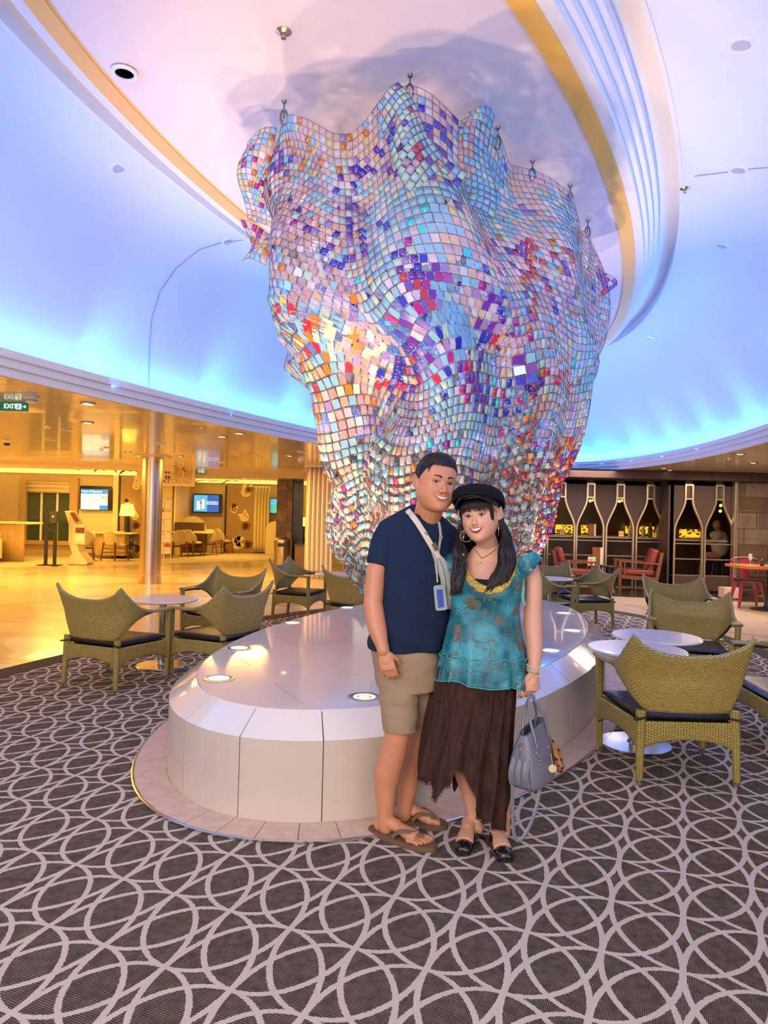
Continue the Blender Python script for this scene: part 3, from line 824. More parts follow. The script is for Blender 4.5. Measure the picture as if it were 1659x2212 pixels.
def shell(u, v):
    s = (u * 2 - 1) * 1.95; a = abs(s); sg = 1 if s >= 0 else -1
    # top edge
    if a <= 1.0: zt = .705 + .115 * (a ** 2.6)
    else: t = min(1, (a - 1.0) / .62); zt = .61 + .21 * (1 - t) ** 2.2
    if a <= .85: zb = .400
    else:
        t = min(1, (a - .85) / .55); t = t * t * (3 - 2 * t); zb = .400 + (.572 - .400) * t
    p = plan(s)
    k = v                                   # 0 bottom, 1 top
    z = zb + (zt - zb) * k
    # narrow at the bottom, flared at the top corners
    nar = 1 - .24 * max(0, min(1, (.60 - z) / .20)) ** 1.3 * (1 if a < 1.3 else max(0, 1 - (a - 1.3) / .3))
    x = p.x * nar; y = p.y
    if z > .60:
        f = (z - .60) / .22; x += sg * .010 * f * min(1, a); y -= (.055 + .03 * min(1, a)) * f * (1 if a < 1.05 else max(0, 1 - (a - 1.05) / .4))
    if a < .9: y -= .018 * math.cos(a / .9 * PI / 2) * (1 - abs(k - .4))
    # arms roll over to a flat top
    if a > 1.35:
        t = min(1, (a - 1.35) / .35); w = (1 - k) * .050 * t
        x += sg * .020 * t * k - sg * w; z = zt - (zt - zb) * (1 - k) * (1 - .75 * t)
    return (x, y, z)
def make_wicker(label):
    t = thing('wicker_armchair', label, 'chair', (0, 0, 0), group=None)
    b = MB().grid(shell, 96, 18, uvs=(2.45 / DST * .5, .34 / DST * .9))
    b.build('woven_shell', WV, t, smooth=60, sol=.022, fix=False)
    # plaited rim along the top edge
    pts = [Vector(shell(i / 90, 1)) for i in range(91)]
    rb_ = MB().tube(pts, .0135, 8); rb_.uv = [((j // 8) * 1.1, (j % 8) / 8 * 3 + (j // 8) * .25) for j in range(len(rb_.v))]; rb_.build('plaited_rim', WV2, t, fix=False)
    # posts joining shell and apron
    for sx in (-1, 1):
        for (p0, p1, r0, r1, nm_) in (((sx * .258, -.262, .41), (sx * .268, -.285, .0), .028, .019, 'leg'), ((sx * .335, .245, .60), (sx * .318, .250, .0), .025, .019, 'leg')):
            p0, p1 = Vector(p0), Vector(p1); k = 14; P_ = [p0.lerp(p1, i / k) for i in range(k)]
            b = MB(); uvs = []
            b.tube(P_ + [p0.lerp(p1, .935)], [r0 + (r1 - r0) * i / k for i in range(k + 1)], 10)
            L = (p1 - p0).length; b.uv = [((j % 10) / 10 * 5, (j // 10) / k * L / DST * 1.5) for j in range(len(b.v))]
            lg = b.build(nm_, WV, t, fix=False)
            MB().tube([p0.lerp(p1, .93), p1], [r1 * 1.05, r1 * .9], 12).build('metal_tip', STEEL, lg)
    # aprons with an arched lower edge
    def apron(A, B, inner=.0):
        A, B = Vector(A), Vector(B); n_ = 20; L = (B - A).length
        def f(u, v):
            p = A.lerp(B, u); arch = math.sin(PI * u) ** .45
            zt_ = .345; zb_ = .165 + .085 * arch
            return (p.x, p.y, zb_ + (zt_ - zb_) * v)
        return MB().grid(f, n_, 8, uvs=(L / DST * .5, .14 / DST * .9))
    for A0, B0, l_ in (((-.268, -.268, 0), (.268, -.268, 0), 'apron'), ((-.33, .25, 0), (.33, .25, 0), 'apron'), ((-.268, -.268, 0), (-.328, .25, 0), 'apron'), ((.268, -.268, 0), (.328, .25, 0), 'apron')):
        apron(A0, B0).build(l_, WV, t, sol=.024, fix=False)
    MB().box((0, 0, .338), (.54, .50, .012)).build('seat_base', WV, t, smooth=0)
    # cushion: sagging rounded slab
    def cu(u, v):
        th = 2 * PI * v; c_, s_ = math.cos(th), math.sin(th)
        yy = -.27 + .53 * u; e = max(0, 1 - abs(u * 2 - 1) ** 8)
        hx = .262 + .05 * u
        x = math.copysign(abs(c_) ** .35, c_) * hx; z = .372 + math.copysign(abs(s_) ** .6, s_) * .030 * (e ** .5)
        z -= .010 * math.cos(x / hx * 1.5) * (s_ > 0)
        return (x, yy, z)
    MB().grid(cu, 22, 32, flip=True).build('seat_cushion', BLK, t, smooth=60)
    for sx in (-1, 1): MB().bar((sx * .235, -.275, .372), (sx * .300, -.285, .360), .03, .012).build('cushion_strap', BLK, t)
    return t
WV2 = weave_mat('pale_plait', (.52, .45, .20), (.60, .53, .27), (.07, .06, .02))
W0 = make_wicker('olive wicker armchair seen from behind, nearest to the camera at the right')
W0.location = (1.70, 4.09, .010); W0.rotation_euler = (0, 0, R(0)); G_ = 'olive wicker armchairs'
W0['group'] = G_
for (x, y, rz, l_) in ((-2.20, 5.78, -22, 'olive wicker armchair seen from behind at the far left of the seating'),
                       (-1.42, 6.13, 62, 'olive wicker armchair touching the podium edge, right of the left white table'),
                       (-1.70, 7.42, 156, 'olive wicker armchair facing the camera behind the left white table'),
                       (-1.12, 9.50, -105, 'olive wicker armchair facing right in front of the pale curtain'),
                       (-.27, 8.35, -38, 'olive wicker armchair seen from behind beside the man\'s shoulder, beyond the podium'),
                       (2.70, 6.05, 160, 'pale-lit olive wicker armchair facing the camera behind the two white tables'),
                       (3.36, 7.85, 172, 'olive wicker armchair whose back rises behind the one facing the two white tables'),
                       (2.68, 4.52, 85, 'olive wicker armchair cut by the right picture edge beside the nearest one'),
                       (2.78, 9.50, 97, 'olive wicker armchair in side view facing left beyond the podium'),
                       (2.02, 8.90, -60, 'olive wicker armchair half hidden behind the woman\'s arm'),
                       (2.50, 10.45, 172, 'pale-lit olive wicker armchair facing the camera just above the woman\'s shoulder')):
    dup(W0, (x, y, .010), rz, label=l_, group=G_)
TW = mat('table_white', (.84, .84, .84), rough=.25, coat=.3)
def make_table(label, loc):
    t = thing('pedestal_table', label, 'table', loc, group='round white pedestal tables')
    MB().lathe([(0, .600), (.300, .600), (.310, .606), (.310, .614), (.304, .620), (0, .620)], 48).build('tabletop', TW, t, smooth=40)
    MB().lathe([(.038, .012), (.038, .590), (.09, .592), (.09, .600)], 24).build('column', STEEL, t)
    MB().lathe([(0, 0), (.225, 0), (.228, .004), (.222, .012), (.05, .018), (.042, .03)], 40).build('base_plate', STEEL, t)
    return t
T0 = make_table('round white table on a steel column between the left wicker armchairs', (-2.02, 6.42, .01))
dup(T0, (1.99, 5.02, .01), label='farther of the two overlapping round white tables at the right')
dup(T0, (1.66, 4.50, .01), label='nearer of the two overlapping round white tables, half hidden by the nearest wicker armchair')
dup(T0, (2.36, 9.75, .01), label='small-looking white table beyond the podium, right of the woman\'s arm')
dup(T0, (-.62, 9.55, .01), label='white table mostly hidden behind the two wicker armchairs left of the man')
# ================================================================ LOUNGE SIDE (LEFT)
def rect(px0, py0, px1, py1, Y):
    a, b = W(px0, py0, Y), W(px1, py1, Y)
    return Vector(((a.x + b.x) / 2, Y, (a.z + b.z) / 2)), abs(b.x - a.x), abs(a.z - b.z)
BRS = mat('brushed_steel', (.62, .50, .36), rough=.28, metal=1)
OAK = mat('oak_veneer', (.50, .34, .15), rough=.45, vary=.15, vscale=5, stretch=(6, 6, .6))
DKM = mat('black_metal', (.02, .02, .022), rough=.4)
# steel column
t = thing('steel_column', 'tall brushed steel column on the left between floor and plank ceiling', 'column', (-4.56, 13.63, 0))
MB().lathe([(.20, .0), (.20, 2.47)], 40).build('shaft', BRS, t)
MB().lathe([(.215, .0), (.215, .16), (.205, .165)], 40).build('base_collar', BRS, t)
MB().lathe([(.205, 2.46), (.36, 2.475), (.36, 2.499), (.2, 2.5)], 40).build('ceiling_plate', mat('ceiling_plank'), t)

def screen(px0, py0, px1, py1, Y, label, col=(.05, .25, .6)):
    c, w, h = rect(px0, py0, px1, py1, Y)
    t = thing('wall_screen', label, 'screen', c)
    MB().box((0, .03, 0), (w, .06, h)).build('housing', mat('screen_black', (.012, .012, .014), rough=.25), t, smooth=0)
    return t, w, h
def glow(name, col=None, s=1.): return MATS[name] if name in MATS else mat(name, col, rough=.3, emit=col, es=s)
t, w, h = screen(173, 1049, 239, 1103, 20.45, 'wall screen listing hours of operation on white below a blue bar')
iw, ih = w * .86, h * .84
MB().box((-.03, -.004, -.04), (iw, .006, ih)).build('picture', glow('scr_white', (.72, .84, .84), .85), t, smooth=0)
MB().box((-.03, -.009, ih * .39 - .04), (iw, .004, ih * .22)).build('title_bar', glow('scr_blue', (.02, .22, .62), .9), t, smooth=0)
MB().box((iw * .5 - .03 - iw * .15, -.009, -ih * .39 - .04), (iw * .3, .004, ih * .22)).build('corner_block', glow('scr_blue'), t, smooth=0)
text('lettering', 'Hours of Operation', .075, glow('scr_txt', (.9, .95, .95), 1), t, (-.10, -.013, ih * .39 - .04), bold=.001)
text('lettering', 'NEXT', .085, mat('ink_dark', (.04, .05, .06)), t, (iw * .34, -.013, .02), bold=.001)
text('lettering', 'CRUISE', .075, mat('ink_gold', (.55, .36, .10)), t, (iw * .34, -.013, -.06))
b = MB()
for r_ in range(6):
    for c_ in range(3): b.box((-iw * .40 + c_ * iw * .24, -.009, ih * .20 - r_ * ih * .105 - .04), (iw * (.05, .14, .10)[c_], .003, .010))
b.build('text_rows', mat('ink_grey', (.25, .28, .30)), t, smooth=0)
t, w, h = screen(417, 1066, 479, 1109, 24.4, 'wall screen with a blue advertisement beside the second flower panel')
iw, ih = w * .86, h * .88
MB().box((-.04, -.004, 0), (iw, .006, ih)).build('picture', glow('scr_ad', (.02, .12, .55), .8), t, smooth=0)
MB().box((-.04 - iw * .22, -.009, 0), (iw * .52, .004, ih * .96)).build('photo_area', glow('scr_sky', (.10, .45, .80), .8), t, smooth=0)
b = MB(); b.box((-.04 - iw * .30, -.013, -ih * .12), (iw * .14, .004, ih * .5)).box((-.04 - iw * .12, -.013, -ih * .05), (iw * .12, .004, ih * .55))
b.build('brochures', glow('scr_white'), t, smooth=0)
MB().lathe([(0, 0), (iw * .05, .001)], 20, M=Matrix.Rotation(PI / 2, 3, 'X'), c=(-.04 - iw * .21, -.017, .02)).build('red_dot', glow('scr_red', (.8, .05, .08), .8), t, smooth=0)
text('lettering', 'A New Way to\nBook Onboard', .065, glow('scr_txt'), t, (iw * .20, -.012, .02), bold=.002)
t, w, h = screen(583, 1076, 602, 1112, 24.4, 'narrow cut-off wall screen showing a turquoise sea, left of the stone pillar')
MB().box((0, -.004, -.05), (w * .86, .006, h * .62)).build('sea', glow('scr_sea', (.05, .55, .42), .8), t, smooth=0)
MB().box((0, -.004, h * .30), (w * .86, .006, h * .30)).build('sky', glow('scr_sky'), t, smooth=0)

# window of the lounge
c, w, h = rect(50, 1030, 168, 1178, 20.66)
win = thing('window_1', 'lounge window', 'window', c); win['kind'] = 'structure'; del win['category']
b = MB()
for (x0, x1, z0, z1) in ((-w / 2, w / 2, h / 2 - .12, h / 2), (-w / 2, w / 2, -h / 2, -h / 2 + .12), (-w / 2, -w / 2 + .14, -h / 2 + .12, h / 2 - .12), (w / 2 - .24, w / 2, -h / 2 + .12, h / 2 - .12)):
    b.box(((x0 + x1) / 2, -.03, (z0 + z1) / 2), (x1 - x0, .14, z1 - z0))
b.build('window_frame', OAK, win, smooth=0)
MB().box((0, .03, 0), (w - .2, .01, h - .1)).build('glass', mat('night_glass', (.05, .085, .06), rough=.06, spec=.8), win, smooth=0)
for x in (-w * .16, w * .12): MB().box((x, 0, -.05), (.055, .04, h - .3)).build('mullion', WR, win, smooth=0)
b = MB(); 
def blind(u, v): return (-w * .42 + u * w * .80, -.06 - .03 * abs(math.sin(v * PI * 3)), h / 2 - .10 - v * .36)
b.grid(blind, 4, 18).build('roman_blind', mat('blind_cloth', (.66, .52, .30), rough=.8), win, sol=.01)
# panels and boards on the wall
c, w, h = rect(171, 1100, 245, 1196, 20.6)
MB().box((c.x, 20.62, c.z), (w, .06, h)).build('trim_6', mat('pale_board', (.74, .62, .38), rough=.5), smooth=0); struct(bpy.data.objects['trim_6'])
c, w, h = rect(246, 1026, 256, 1200, 20.55)
struct(MB().box((c.x, 20.6, c.z), (w, .14, h)).build('trim_7', mat('pale_trim', (.85, .72, .45)), smooth=0))
def flower_panel(px0, py0, px1, py1, Y, label, seed, yaw=0):
    c, w, h = rect(px0, py0, px1, py1, Y)
    t = thing('flower_panel', label, 'panel', c, yaw, group='carved flower panels')
    MB().box((0, 0, 0), (w, .05, h)).build('board', mat('panel_oak', (.34, .21, .08), rough=.5, vary=.12, vscale=4, stretch=(8, 8, .6)), t, smooth=0)
    MB().box((-w / 2 - .03, 0, 0), (.05, .10, h)).build('edge_post', DKM, t, smooth=0)
    rd = random.Random(seed); pale = mat('panel_leaf', (.78, .62, .34), rough=.5); dark = mat('panel_flower', (.09, .025, .015), rough=.5)
    def leaf(b, x, z, a, l, wd):
        P = []
        for k in range(10):
            q = 2 * PI * k / 10; u = .5 - .5 * math.cos(q); v = math.sin(q) * math.sin(u * PI) ** .5 * .5 if 0 < k else 0
            P.append((u * l, math.sin(q) * wd * (.6 + .4 * (1 - u))))
        ca_, sa_ = math.cos(a), math.sin(a)
        b.prism([(x + p * ca_ - q * sa_, z + p * sa_ + q * ca_) for p, q in P], .026, .034, M=Matrix.Rotation(PI / 2, 3, 'X'))
    for (sx, sz, a0, n_, L_) in ((.12, .34, 1.3, 5, .26), (.22, -.02, 2.2, 4, .24), (-.30, -.40, .4, 4, .32), (-.28, .10, 1.2, 4, .16), (-.18, -.30, -.4, 3, .28)):
        b = MB(); x, z = sx * w, sz * h
        for k in range(n_):
            xx, zz = x + math.cos(a0) * k * L_ * .33 * .8, z + math.sin(a0) * k * L_ * .33
            leaf(b, xx, zz, a0 + .9, L_ * w * .9, .035 * w * 1.4); leaf(b, xx, zz, a0 - .9, L_ * w * .9, .035 * w * 1.4)
        b.build('leaf_spray', pale, t, smooth=0)
    for (sx, sz, r_) in ((.25, .45, .15), (.18, -.10, .18), (.28, -.38, .17), (-.25, .20, .09)):
        b = MB(); x, z = sx * w, sz * h
        for k in range(9):
            a = k * 2.4; rr = r_ * w * (.25 + .09 * k)
            q = [(x + rr * .7 * math.cos(a) + .3 * r_ * w * math.cos(s_ * 2 * PI / 9), -.032, z + rr * .7 * math.sin(a) + .3 * r_ * w * math.sin(s_ * 2 * PI / 9)) for s_ in range(9)]
            b.tube(q, .012, 4, closed=True)
        q = [(x - k * .05 * w, -.032, z - .02 * h * math.sin(k)) for k in range(8)]
        b.build('flower', dark, t)
flower_panel(262, 1028, 309, 1207, 20.45, 'carved oak flower panel behind the lamp, partly hidden by the steel column', 1)
flower_panel(491, 1049, 549, 1194, 24.3, 'carved oak panel with pale leaves and dark flowers, beside the curtain', 2)
# curtains
def curtain(px0, py0, px1, py1, Y, label, mt, n_=9, dep=.05):
    c, w, h = rect(px0, py0, px1, py1, Y)
    t = thing('curtain', label, 'curtain', (c.x, Y, 0))
    z0, z1 = max(.03, c.z - h / 2), min(2.48, c.z + h / 2)
    MB().grid(lambda u, v: ((u - .5) * w * (1 + .02 * math.sin(v * 5)), dep * math.sin(u * n_ * 2 * PI + .6 * math.sin(v * 3)), z0 + (z1 - z0) * v), n_ * 10, 10).build('drape', mt, t, smooth=180, sol=.008)
    MB().box((0, 0, z1 + .012), (w + .04, .06, .024)).build('rail', WR, t, smooth=0)
curtain(550, 1052, 580, 1193, 24.2, 'yellow-lit curtain right of the second flower panel', mat('yellow_drape', (.72, .60, .34), rough=.85), 5)
curtain(664, 983, 716, 1262, 15.4, 'tall pale curtain just left of the sculpture', mat('pale_drape', (.84, .70, .60), rough=.85, trans=0), 6, .04)
curtain(350, 1048, 376, 1200, 22.5, 'pale curtain behind the brochure rack', mat('yellow_drape'), 5)
# signs
def exit_sign(c, w, h, label, full=True, yaw=0):
    t = thing('exit_sign', label, 'sign', c, yaw, group='green exit signs')
    MB().box((0, 0, 0), (w, .03, h)).build('plate', glow('exit_green', (.005, .13, .07), .5), t, smooth=0)
    MB().box((0, .02, h / 2 + .012), (w * 1.12, .10, .018)).build('top_rail', BRS, t, smooth=0)
    tm = glow('exit_text', (.8, .92, .82), .9)
    text('lettering', 'EXIT', h * .72, tm, t, (-w * .10, -.018, 0), bold=.001)
    b = MB(); x0 = w * .20; s_ = h
    b.box((x0, -.018, -.0), (s_ * .55, .004, s_ * .62)); b.build('pictogram_field', tm, t, smooth=0)
    b = MB(); G = MATS['exit_green']
    b.ball((x0 + s_ * .04, -.022, s_ * .18), (s_ * .06, .003, s_ * .06), 8, 6)
    for p, q in (((.02, .10), (-.04, -.06)), ((-.04, -.06), (.08, -.14)), ((.08, -.14), (.06, -.26)), ((-.04, -.06), (-.10, -.18)), ((-.10, -.18), (-.20, -.20)), ((.02, .08), (.14, .02)), ((.02, .08), (-.12, .04))):
        b.bar((x0 + p[0] * s_, -.022, p[1] * s_), (x0 + q[0] * s_, -.022, q[1] * s_), s_ * .06, .004, up=(0, 1, 0))
    b.build('running_figure', G, t)
    b = MB(); b.bar((w * .33, -.019, 0), (w * .45, -.019, 0), h * .08, .004, up=(0, 1, 0)); b.bar((w * .41, -.019, h * .14), (w * .46, -.019, -.01 * h), h * .08, .004, up=(0, 1, 0)); b.bar((w * .41, -.019, -h * .14), (w * .46, -.019, .01 * h), h * .08, .004, up=(0, 1, 0))
    b.build('arrow', tm, t, smooth=0)
c, w, h = rect(1, 868, 60, 889, 7.0); exit_sign(c, w, h, 'nearest green EXIT sign with arrow, hanging at the left edge')
c, w, h = rect(386, 1009, 408, 1018, 18.3); exit_sign(c, w, h, 'small green exit sign left of its twin, above the lounge sign')
c, w, h = rect(424, 1016, 445, 1023, 18.3); exit_sign(c, w, h, 'small green exit sign right of its twin, beside the lounge sign')
c, w, h = rect(297, 1012, 421, 1051, 18.0)
t = thing('hanging_sign', 'cream hanging sign with Chinese characters above the letters NEXTCRUISE', 'sign', c)
MB().box((0, 0, 0), (w, .06, h)).build('board', mat('sign_cream', (.80, .70, .48), rough=.5), t, smooth=0)
text('lettering', '未来', .25, mat('ink_dark'), t, (-.08, -.034, h * .18), bold=.003)
text('lettering', '假期', .25, mat('ink_gold'), t, (.44, -.034, h * .18), bold=.002)
text('lettering', 'NEXT', .17, mat('ink_dark'), t, (-.10, -.034, -h * .24), bold=.001)
text('lettering', 'CRUISE', .17, mat('ink_gold'), t, (.40, -.034, -h * .24), bold=.001)
for x in (-w * .4, w * .4): MB().tube([(x, 0, h / 2), (x, 0, 2.5 - c.z)], .006, 6).build('hanger', BRS, t)
# leaf mobiles under the lounge ceiling
LG = mat('mobile_leaf', (.03, .07, .03), rough=.5)
for k, (x, y, Y, s_, l_) in enumerate(((197, 1007, 17.5, .34, 'leftmost dark green leaf mobile under the lounge ceiling'), (228, 1011, 17.8, .30, 'second dark green leaf mobile under the lounge ceiling'), (281, 1018, 18.2, .30, 'dark leaf mobile left of the steel column'),
                                       (378, 1008, 17.4, .26, 'dark leaf mobile in front of the lounge sign'), (462, 1023, 20.5, .5, 'dark leaf mobile under the ceiling beam'), (453, 1040, 21, .6, 'dark leaf mobile above the second wall screen'), (504, 1040, 21.5, .38, 'small dark leaf mobile above the second flower panel'))):
    p = W(x, y, Y); t = thing('leaf_mobile', l_, 'mobile', p, group='leaf mobiles')
    for sx in (-1, 1):
        MB().grid(lambda u, v: (sx * u * s_, (v - .5) * .16 * math.sin(PI * min(1, u + .05)) ** .6, .06 * math.sin(PI * u * .8) - .16 * u * u), 10, 4).build('leaf', LG, t, sol=.01)
    MB().tube([(0, 0, .02), (0, 0, 2.5 - p.z)], .004, 5).build('cord', DKM, t)
# floor lamp with trays
p = Z(272, 1206); Y = p.y
t = thing('floor_lamp', 'floor lamp with a glowing yellow shade and thick dark post', 'lamp', (p.x, p.y, 0.008))
MB().lathe([(.20, 0), (.20, .02), (.08, .03)], 24).build('base', DKM, t)
MB().lathe([(.085, .02), (.075, .6), (.06, 1.28)], 20).build('post', DKM, t)
zt = W(272, 1090, Y).z; zb = W(272, 1114, Y).z
MB().lathe([(.215, zb - .01), (.165, zt)], 28).build('lamp_shade', mat('shade_glow', (.95, .75, .25), emit=(1, .66, .10), es=2.2), t, sol=.004)
for z in (.37, .73): MB().lathe([(0, z), (.30, z), (.30, z + .02), (0, z + .02)], 24).build('tray', DKM, t)
# hand sanitiser stand
p = Z(107, 1222); Y = p.y; s_ = Y / 1500
t = thing('sanitiser_stand', 'black two-post hand sanitiser stand on the stone floor', 'stand', (p.x, p.y, 0))
MB().box((0, 0, .012), (.50, .34, .024)).build('base_plate', DKM, t, smooth=0)
for x in (-.10, .12): MB().box((x, 0, .64), (.07, .05, 1.25)).build('post', DKM, t, smooth=0)
MB().box((.02, 0, .88), (.16, .04, .06)).build('cross_bar', DKM, t, smooth=0)
MB().box((.10, -.03, 1.20), (.18, .12, .28)).build('dispenser', mat('dispenser_grey', (.06, .06, .09), rough=.35), t, smooth=0)
MB().lathe([(.02, 0), (.03, .03), (0, .06)], 12, c=(.10, -.095, 1.19)).build('drop_mark', WR, t)
# kiosk
p = Z(150, 1221); t = thing('info_kiosk', 'cream angled information kiosk with two small pictures', 'kiosk', (p.x + .16, p.y + .25, 0))
KC = mat('kiosk_cream', (.80, .68, .46), rough=.35)
pr = [(-.24, .02), (.24, .02), (.27, .08), (.05, .34), (-.02, .60), (-.04, 1.02), (-.20, 1.34), (-.34, 1.36), (-.22, 1.0), (-.22, .55), (-.12, .30), (-.26, .12)]
MB().prism(pr, -.20, .20, M=Matrix.Rotation(PI / 2, 3, 'X')).build('body', KC, t, smooth=0)
MB().bar((-.15, -.21, 1.31), (-.02, -.21, 1.10), .02, .24, up=(0, 1, 0)).build('upper_picture', mat('pic_brown', (.25, .10, .05), vary=.5, vscale=20), t, smooth=0)
MB().box((.06, -.22, .78), (.30, .05, .50)).build('leaflet_board', KC, t, smooth=0)
MB().box((.08, -.25, .88), (.22, .01, .14)).build('lower_picture', mat('pic_red', (.22, .05, .06), vary=.5, vscale=25), t, smooth=0)
MB().box((.08, -.25, .70), (.22, .01, .18)).build('leaflet_text', WR, t, smooth=0)
# reception desk and sofa at the left edge
p = Z(0, 1214)
t = thing('wooden_counter', 'curved oak veneered counter at the left picture edge', 'counter', (-10.6, 18.6, .0085))
def cnt(u, v): a = -.3 + u * 1.5; return (-1.0 + 1.9 * math.sin(a) ** 1 if False else -1.2 + u * 2.55 - .25 * max(0, u - .8) , -.35 - .25 * math.sin(u * 1.5), v * .98)
MB().grid(cnt, 20, 2).build('front_panel', OAK, t, sol=.05)
MB().box((.08, -.30, 1.0), (2.75, .7, .05)).build('worktop', mat('pale_trim'), t, smooth=0)
t = thing('sofa', 'cream leather sofa cut by the left picture edge', 'sofa', (-10.55, 17.2, .0085))
SL = mat('cream_leather', (.78, .66, .36), rough=.4)
MB().ball((.0, 0, .36), (.95, .42, .16), 20, 10).build('seat_cushion', SL, t)
MB().box((-.1, .30, .45), (1.9, .2, .66)).build('backrest', SL, t, smooth=0, sub=0)
MB().box((.80, -.02, .36), (.22, .80, .50)).build('armrest', SL, t, smooth=0)
MB().box((-.1, 0, .19), (1.8, .8, .14)).build('frame', SL, t, smooth=0)
for x in (-.8, .80): MB().bar((x, -.32, .12), (x, -.32, 0), .06, .06, w2=.03, h2=.03).build('foot', DKM, t, smooth=0)
# lounge chairs (wood legs, beige shell)
def lounge_chair():
    t = thing('lounge_chair', 'beige', 'chair', (0, 0, 0), group='beige lounge chairs')
    CS = mat('beige_shell', (.62, .50, .28), rough=.6); WD = mat('brown_wood', (.20, .07, .025), rough=.4)
    def back(u, v):
        a = (u - .5) * 2.3; z = .42 + .42 * v; r_ = .27 + .03 * v; k = 1 - .55 * max(0, (abs(u - .5) * 2 - .35) / .65) * v
        return (r_ * math.sin(a), -.22 * math.cos(a) - .05 * v, .42 + .42 * v * k)
    MB().grid(back, 20, 8).build('backrest', CS, t, sol=.03, smooth=60)
    MB().ball((0, 0.02, .43), (.26, .26, .05), 20, 8).build('seat', CS, t)
    for (x, y) in ((-.22, -.22), (.22, -.22), (-.22, .22), (.22, .22)):
        MB().bar((x * .95, y * .95, .50 if y < 0 else .42), (x * 1.15, y * 1.15, 0), .04, .035, w2=.025, h2=.025).build('leg', WD, t, smooth=0)
    for y in (-.22, .22): MB().bar((-.22, y, .34), (.22, y, .34), .03, .03).build('rail', WD, t, smooth=0)
    for x in (-.23, .23): MB().bar((x, -.22, .22), (x, .22, .22), .02, .02).build('rail', WD, t, smooth=0)
    return t
L0 = lounge_chair()
spots = [(172, 1213, 20, 'beige lounge chair right beside the cream kiosk'), (240, 1213, -25, 'beige lounge chair left of the floor lamp post'), (376, 1206, 40, 'beige lounge chair directly behind the brochure rack'), (412, 1203, -30, 'beige lounge chair in front of the white round-backed booth'),
         (447, 1200, 15, 'beige lounge chair below the second wall screen'), (477, 1197, -40, 'beige lounge chair just left of the second flower panel'), (604, 1193, 0, 'beige lounge chair mostly hidden behind the stone pillar')]
for k, (x, y, rz, l_) in enumerate(spots):
    p = Z(x, y); o = L0 if k == 0 else dup(L0, (0, 0, 0))
    o.location = (p.x, p.y + .25, .0085); o.rotation_euler = (0, 0, R(rz)); o['label'] = l_
# desks
def desk(px, py, w_, label, dark=False):
    p = Z(px, py); t = thing('lounge_desk', label, 'desk', (p.x, p.y + .75, .0085), group='lounge desks')
    MB().box((0, 0, .735), (w_, .55, .04)).build('tabletop', mat('pale_trim'), t, smooth=0)
    MB().box((.1, .0, .40), (w_ * .55, .40, .62)).build('pedestal', mat('desk_dark', (.09, .05, .03)) if dark else OAK, t, smooth=0)
    MB().box((w_ * .2, -.1, .775), (.30, .20, .02)).build('keyboard_tray', WR, t, smooth=0)
    if dark: MB().box((-.1, .12, .90), (.95, .04, .30)).build('modesty_panel', mat('desk_dark'), t, smooth=0)
desk(212, 1210, 1.5, 'pale desk behind the two chairs near the kiosk')
desk(398, 1203, 1.3, 'dark fronted desk behind the brochure rack', True)
t = thing('booth_screen', 'white round-topped booth screen behind the dark desk', 'screen', (W(412, 1190, 23.6).x, 23.7, .0085))
MB().prism([(-.50, 0)] + [(.50 * math.cos(PI - PI * k / 16) * 1.0, .75 + .50 * math.sin(PI * k / 16)) for k in range(17)] + [(.50, 0)], -.03, .03, M=Matrix.Rotation(PI / 2, 3, 'X')).build('panel', mat('pale_board'), t, smooth=0)
t2 = thing('booth_screen', 'white round-topped booth screen beside the narrow screen', 'screen', (W(592, 1190, 24.0).x, 24.0, .0)); MB().prism([(-.30, 0.01)] + [(.30 * math.cos(PI - PI * k / 12), .85 + .30 * math.sin(PI * k / 12)) for k in range(13)] + [(.30, 0.01)], -.03, .03, M=Matrix.Rotation(PI / 2, 3, 'X')).build('panel', mat('pale_board'), t2, smooth=0)
# brochure rack
c, w, h = rect(347, 1077, 377, 1208, 20.2)
t = thing('brochure_rack', 'tall white brochure rack just right of the steel column', 'rack', (c.x, 19.9, .0085))
for x in (-w * .46, w * .02, w * .46): MB().tube([(x, 0, 0), (x, 0, h)], .014, 8).build('post', WR, t)
for r_ in range(5):
    for cc in range(2):
        x = (-.22 + cc * .46) * w; z = h - .22 - r_ * h * .19
        col = [(.75, .72, .62), (.55, .06, .05), (.7, .6, .5), (.6, .6, .6), (.8, .75, .6)][(r_ + cc * 2) % 5]
        bk = MB().box((x, -.03, z), (w * .42, .05, .04)); bk.build('pocket', WR, t, smooth=0)
        MB().box((x, -.02, z + .13), (w * .38, .015, .28)).build('brochure', mat('paper_%d' % ((r_ + cc * 2) % 5), (.82, .76, .62)), t, smooth=0)
        MB().box((x, -.03, z + .22), (w * .38, .008, .09)).build('brochure_title', mat('print_%d' % ((r_ + cc * 2) % 5), col), t, smooth=0)
# stone pillar, black pillar, bin, cabinet
def stone_pillar(px0, px1, Y, label, cols, rowh=.30):
    c, w, h = rect(px0, 1022, px1, 1240, Y)
    t = thing('stone_pillar', label, 'pillar', (c.x, Y + w / 2, 0))
    MB().box((0, 0, 1.24), (w - .03, w - .03, 2.48)).build('core', mat('slab_joint'), t, smooth=0)
    z = 0; k = 0
    while z < 2.4:
        hh = min(rowh, 2.48 - z)
        for (x0, x1) in (((-w / 2, .06), (.06, w / 2)) if k % 2 else ((-w / 2, w / 2),)):
            MB().box(((x0 + x1) / 2, -w / 2 + .005, z + hh / 2), (x1 - x0 - .012, .03, hh - .012)).build('stone_tile', cols[k % len(cols)], t, smooth=0)
            k += 1
        MB().box((-w / 2 + .005, 0, z + hh / 2), (.03, w - .01, hh - .012)).build('stone_tile', cols[k % len(cols)], t, smooth=0)
        z += rowh
    return t
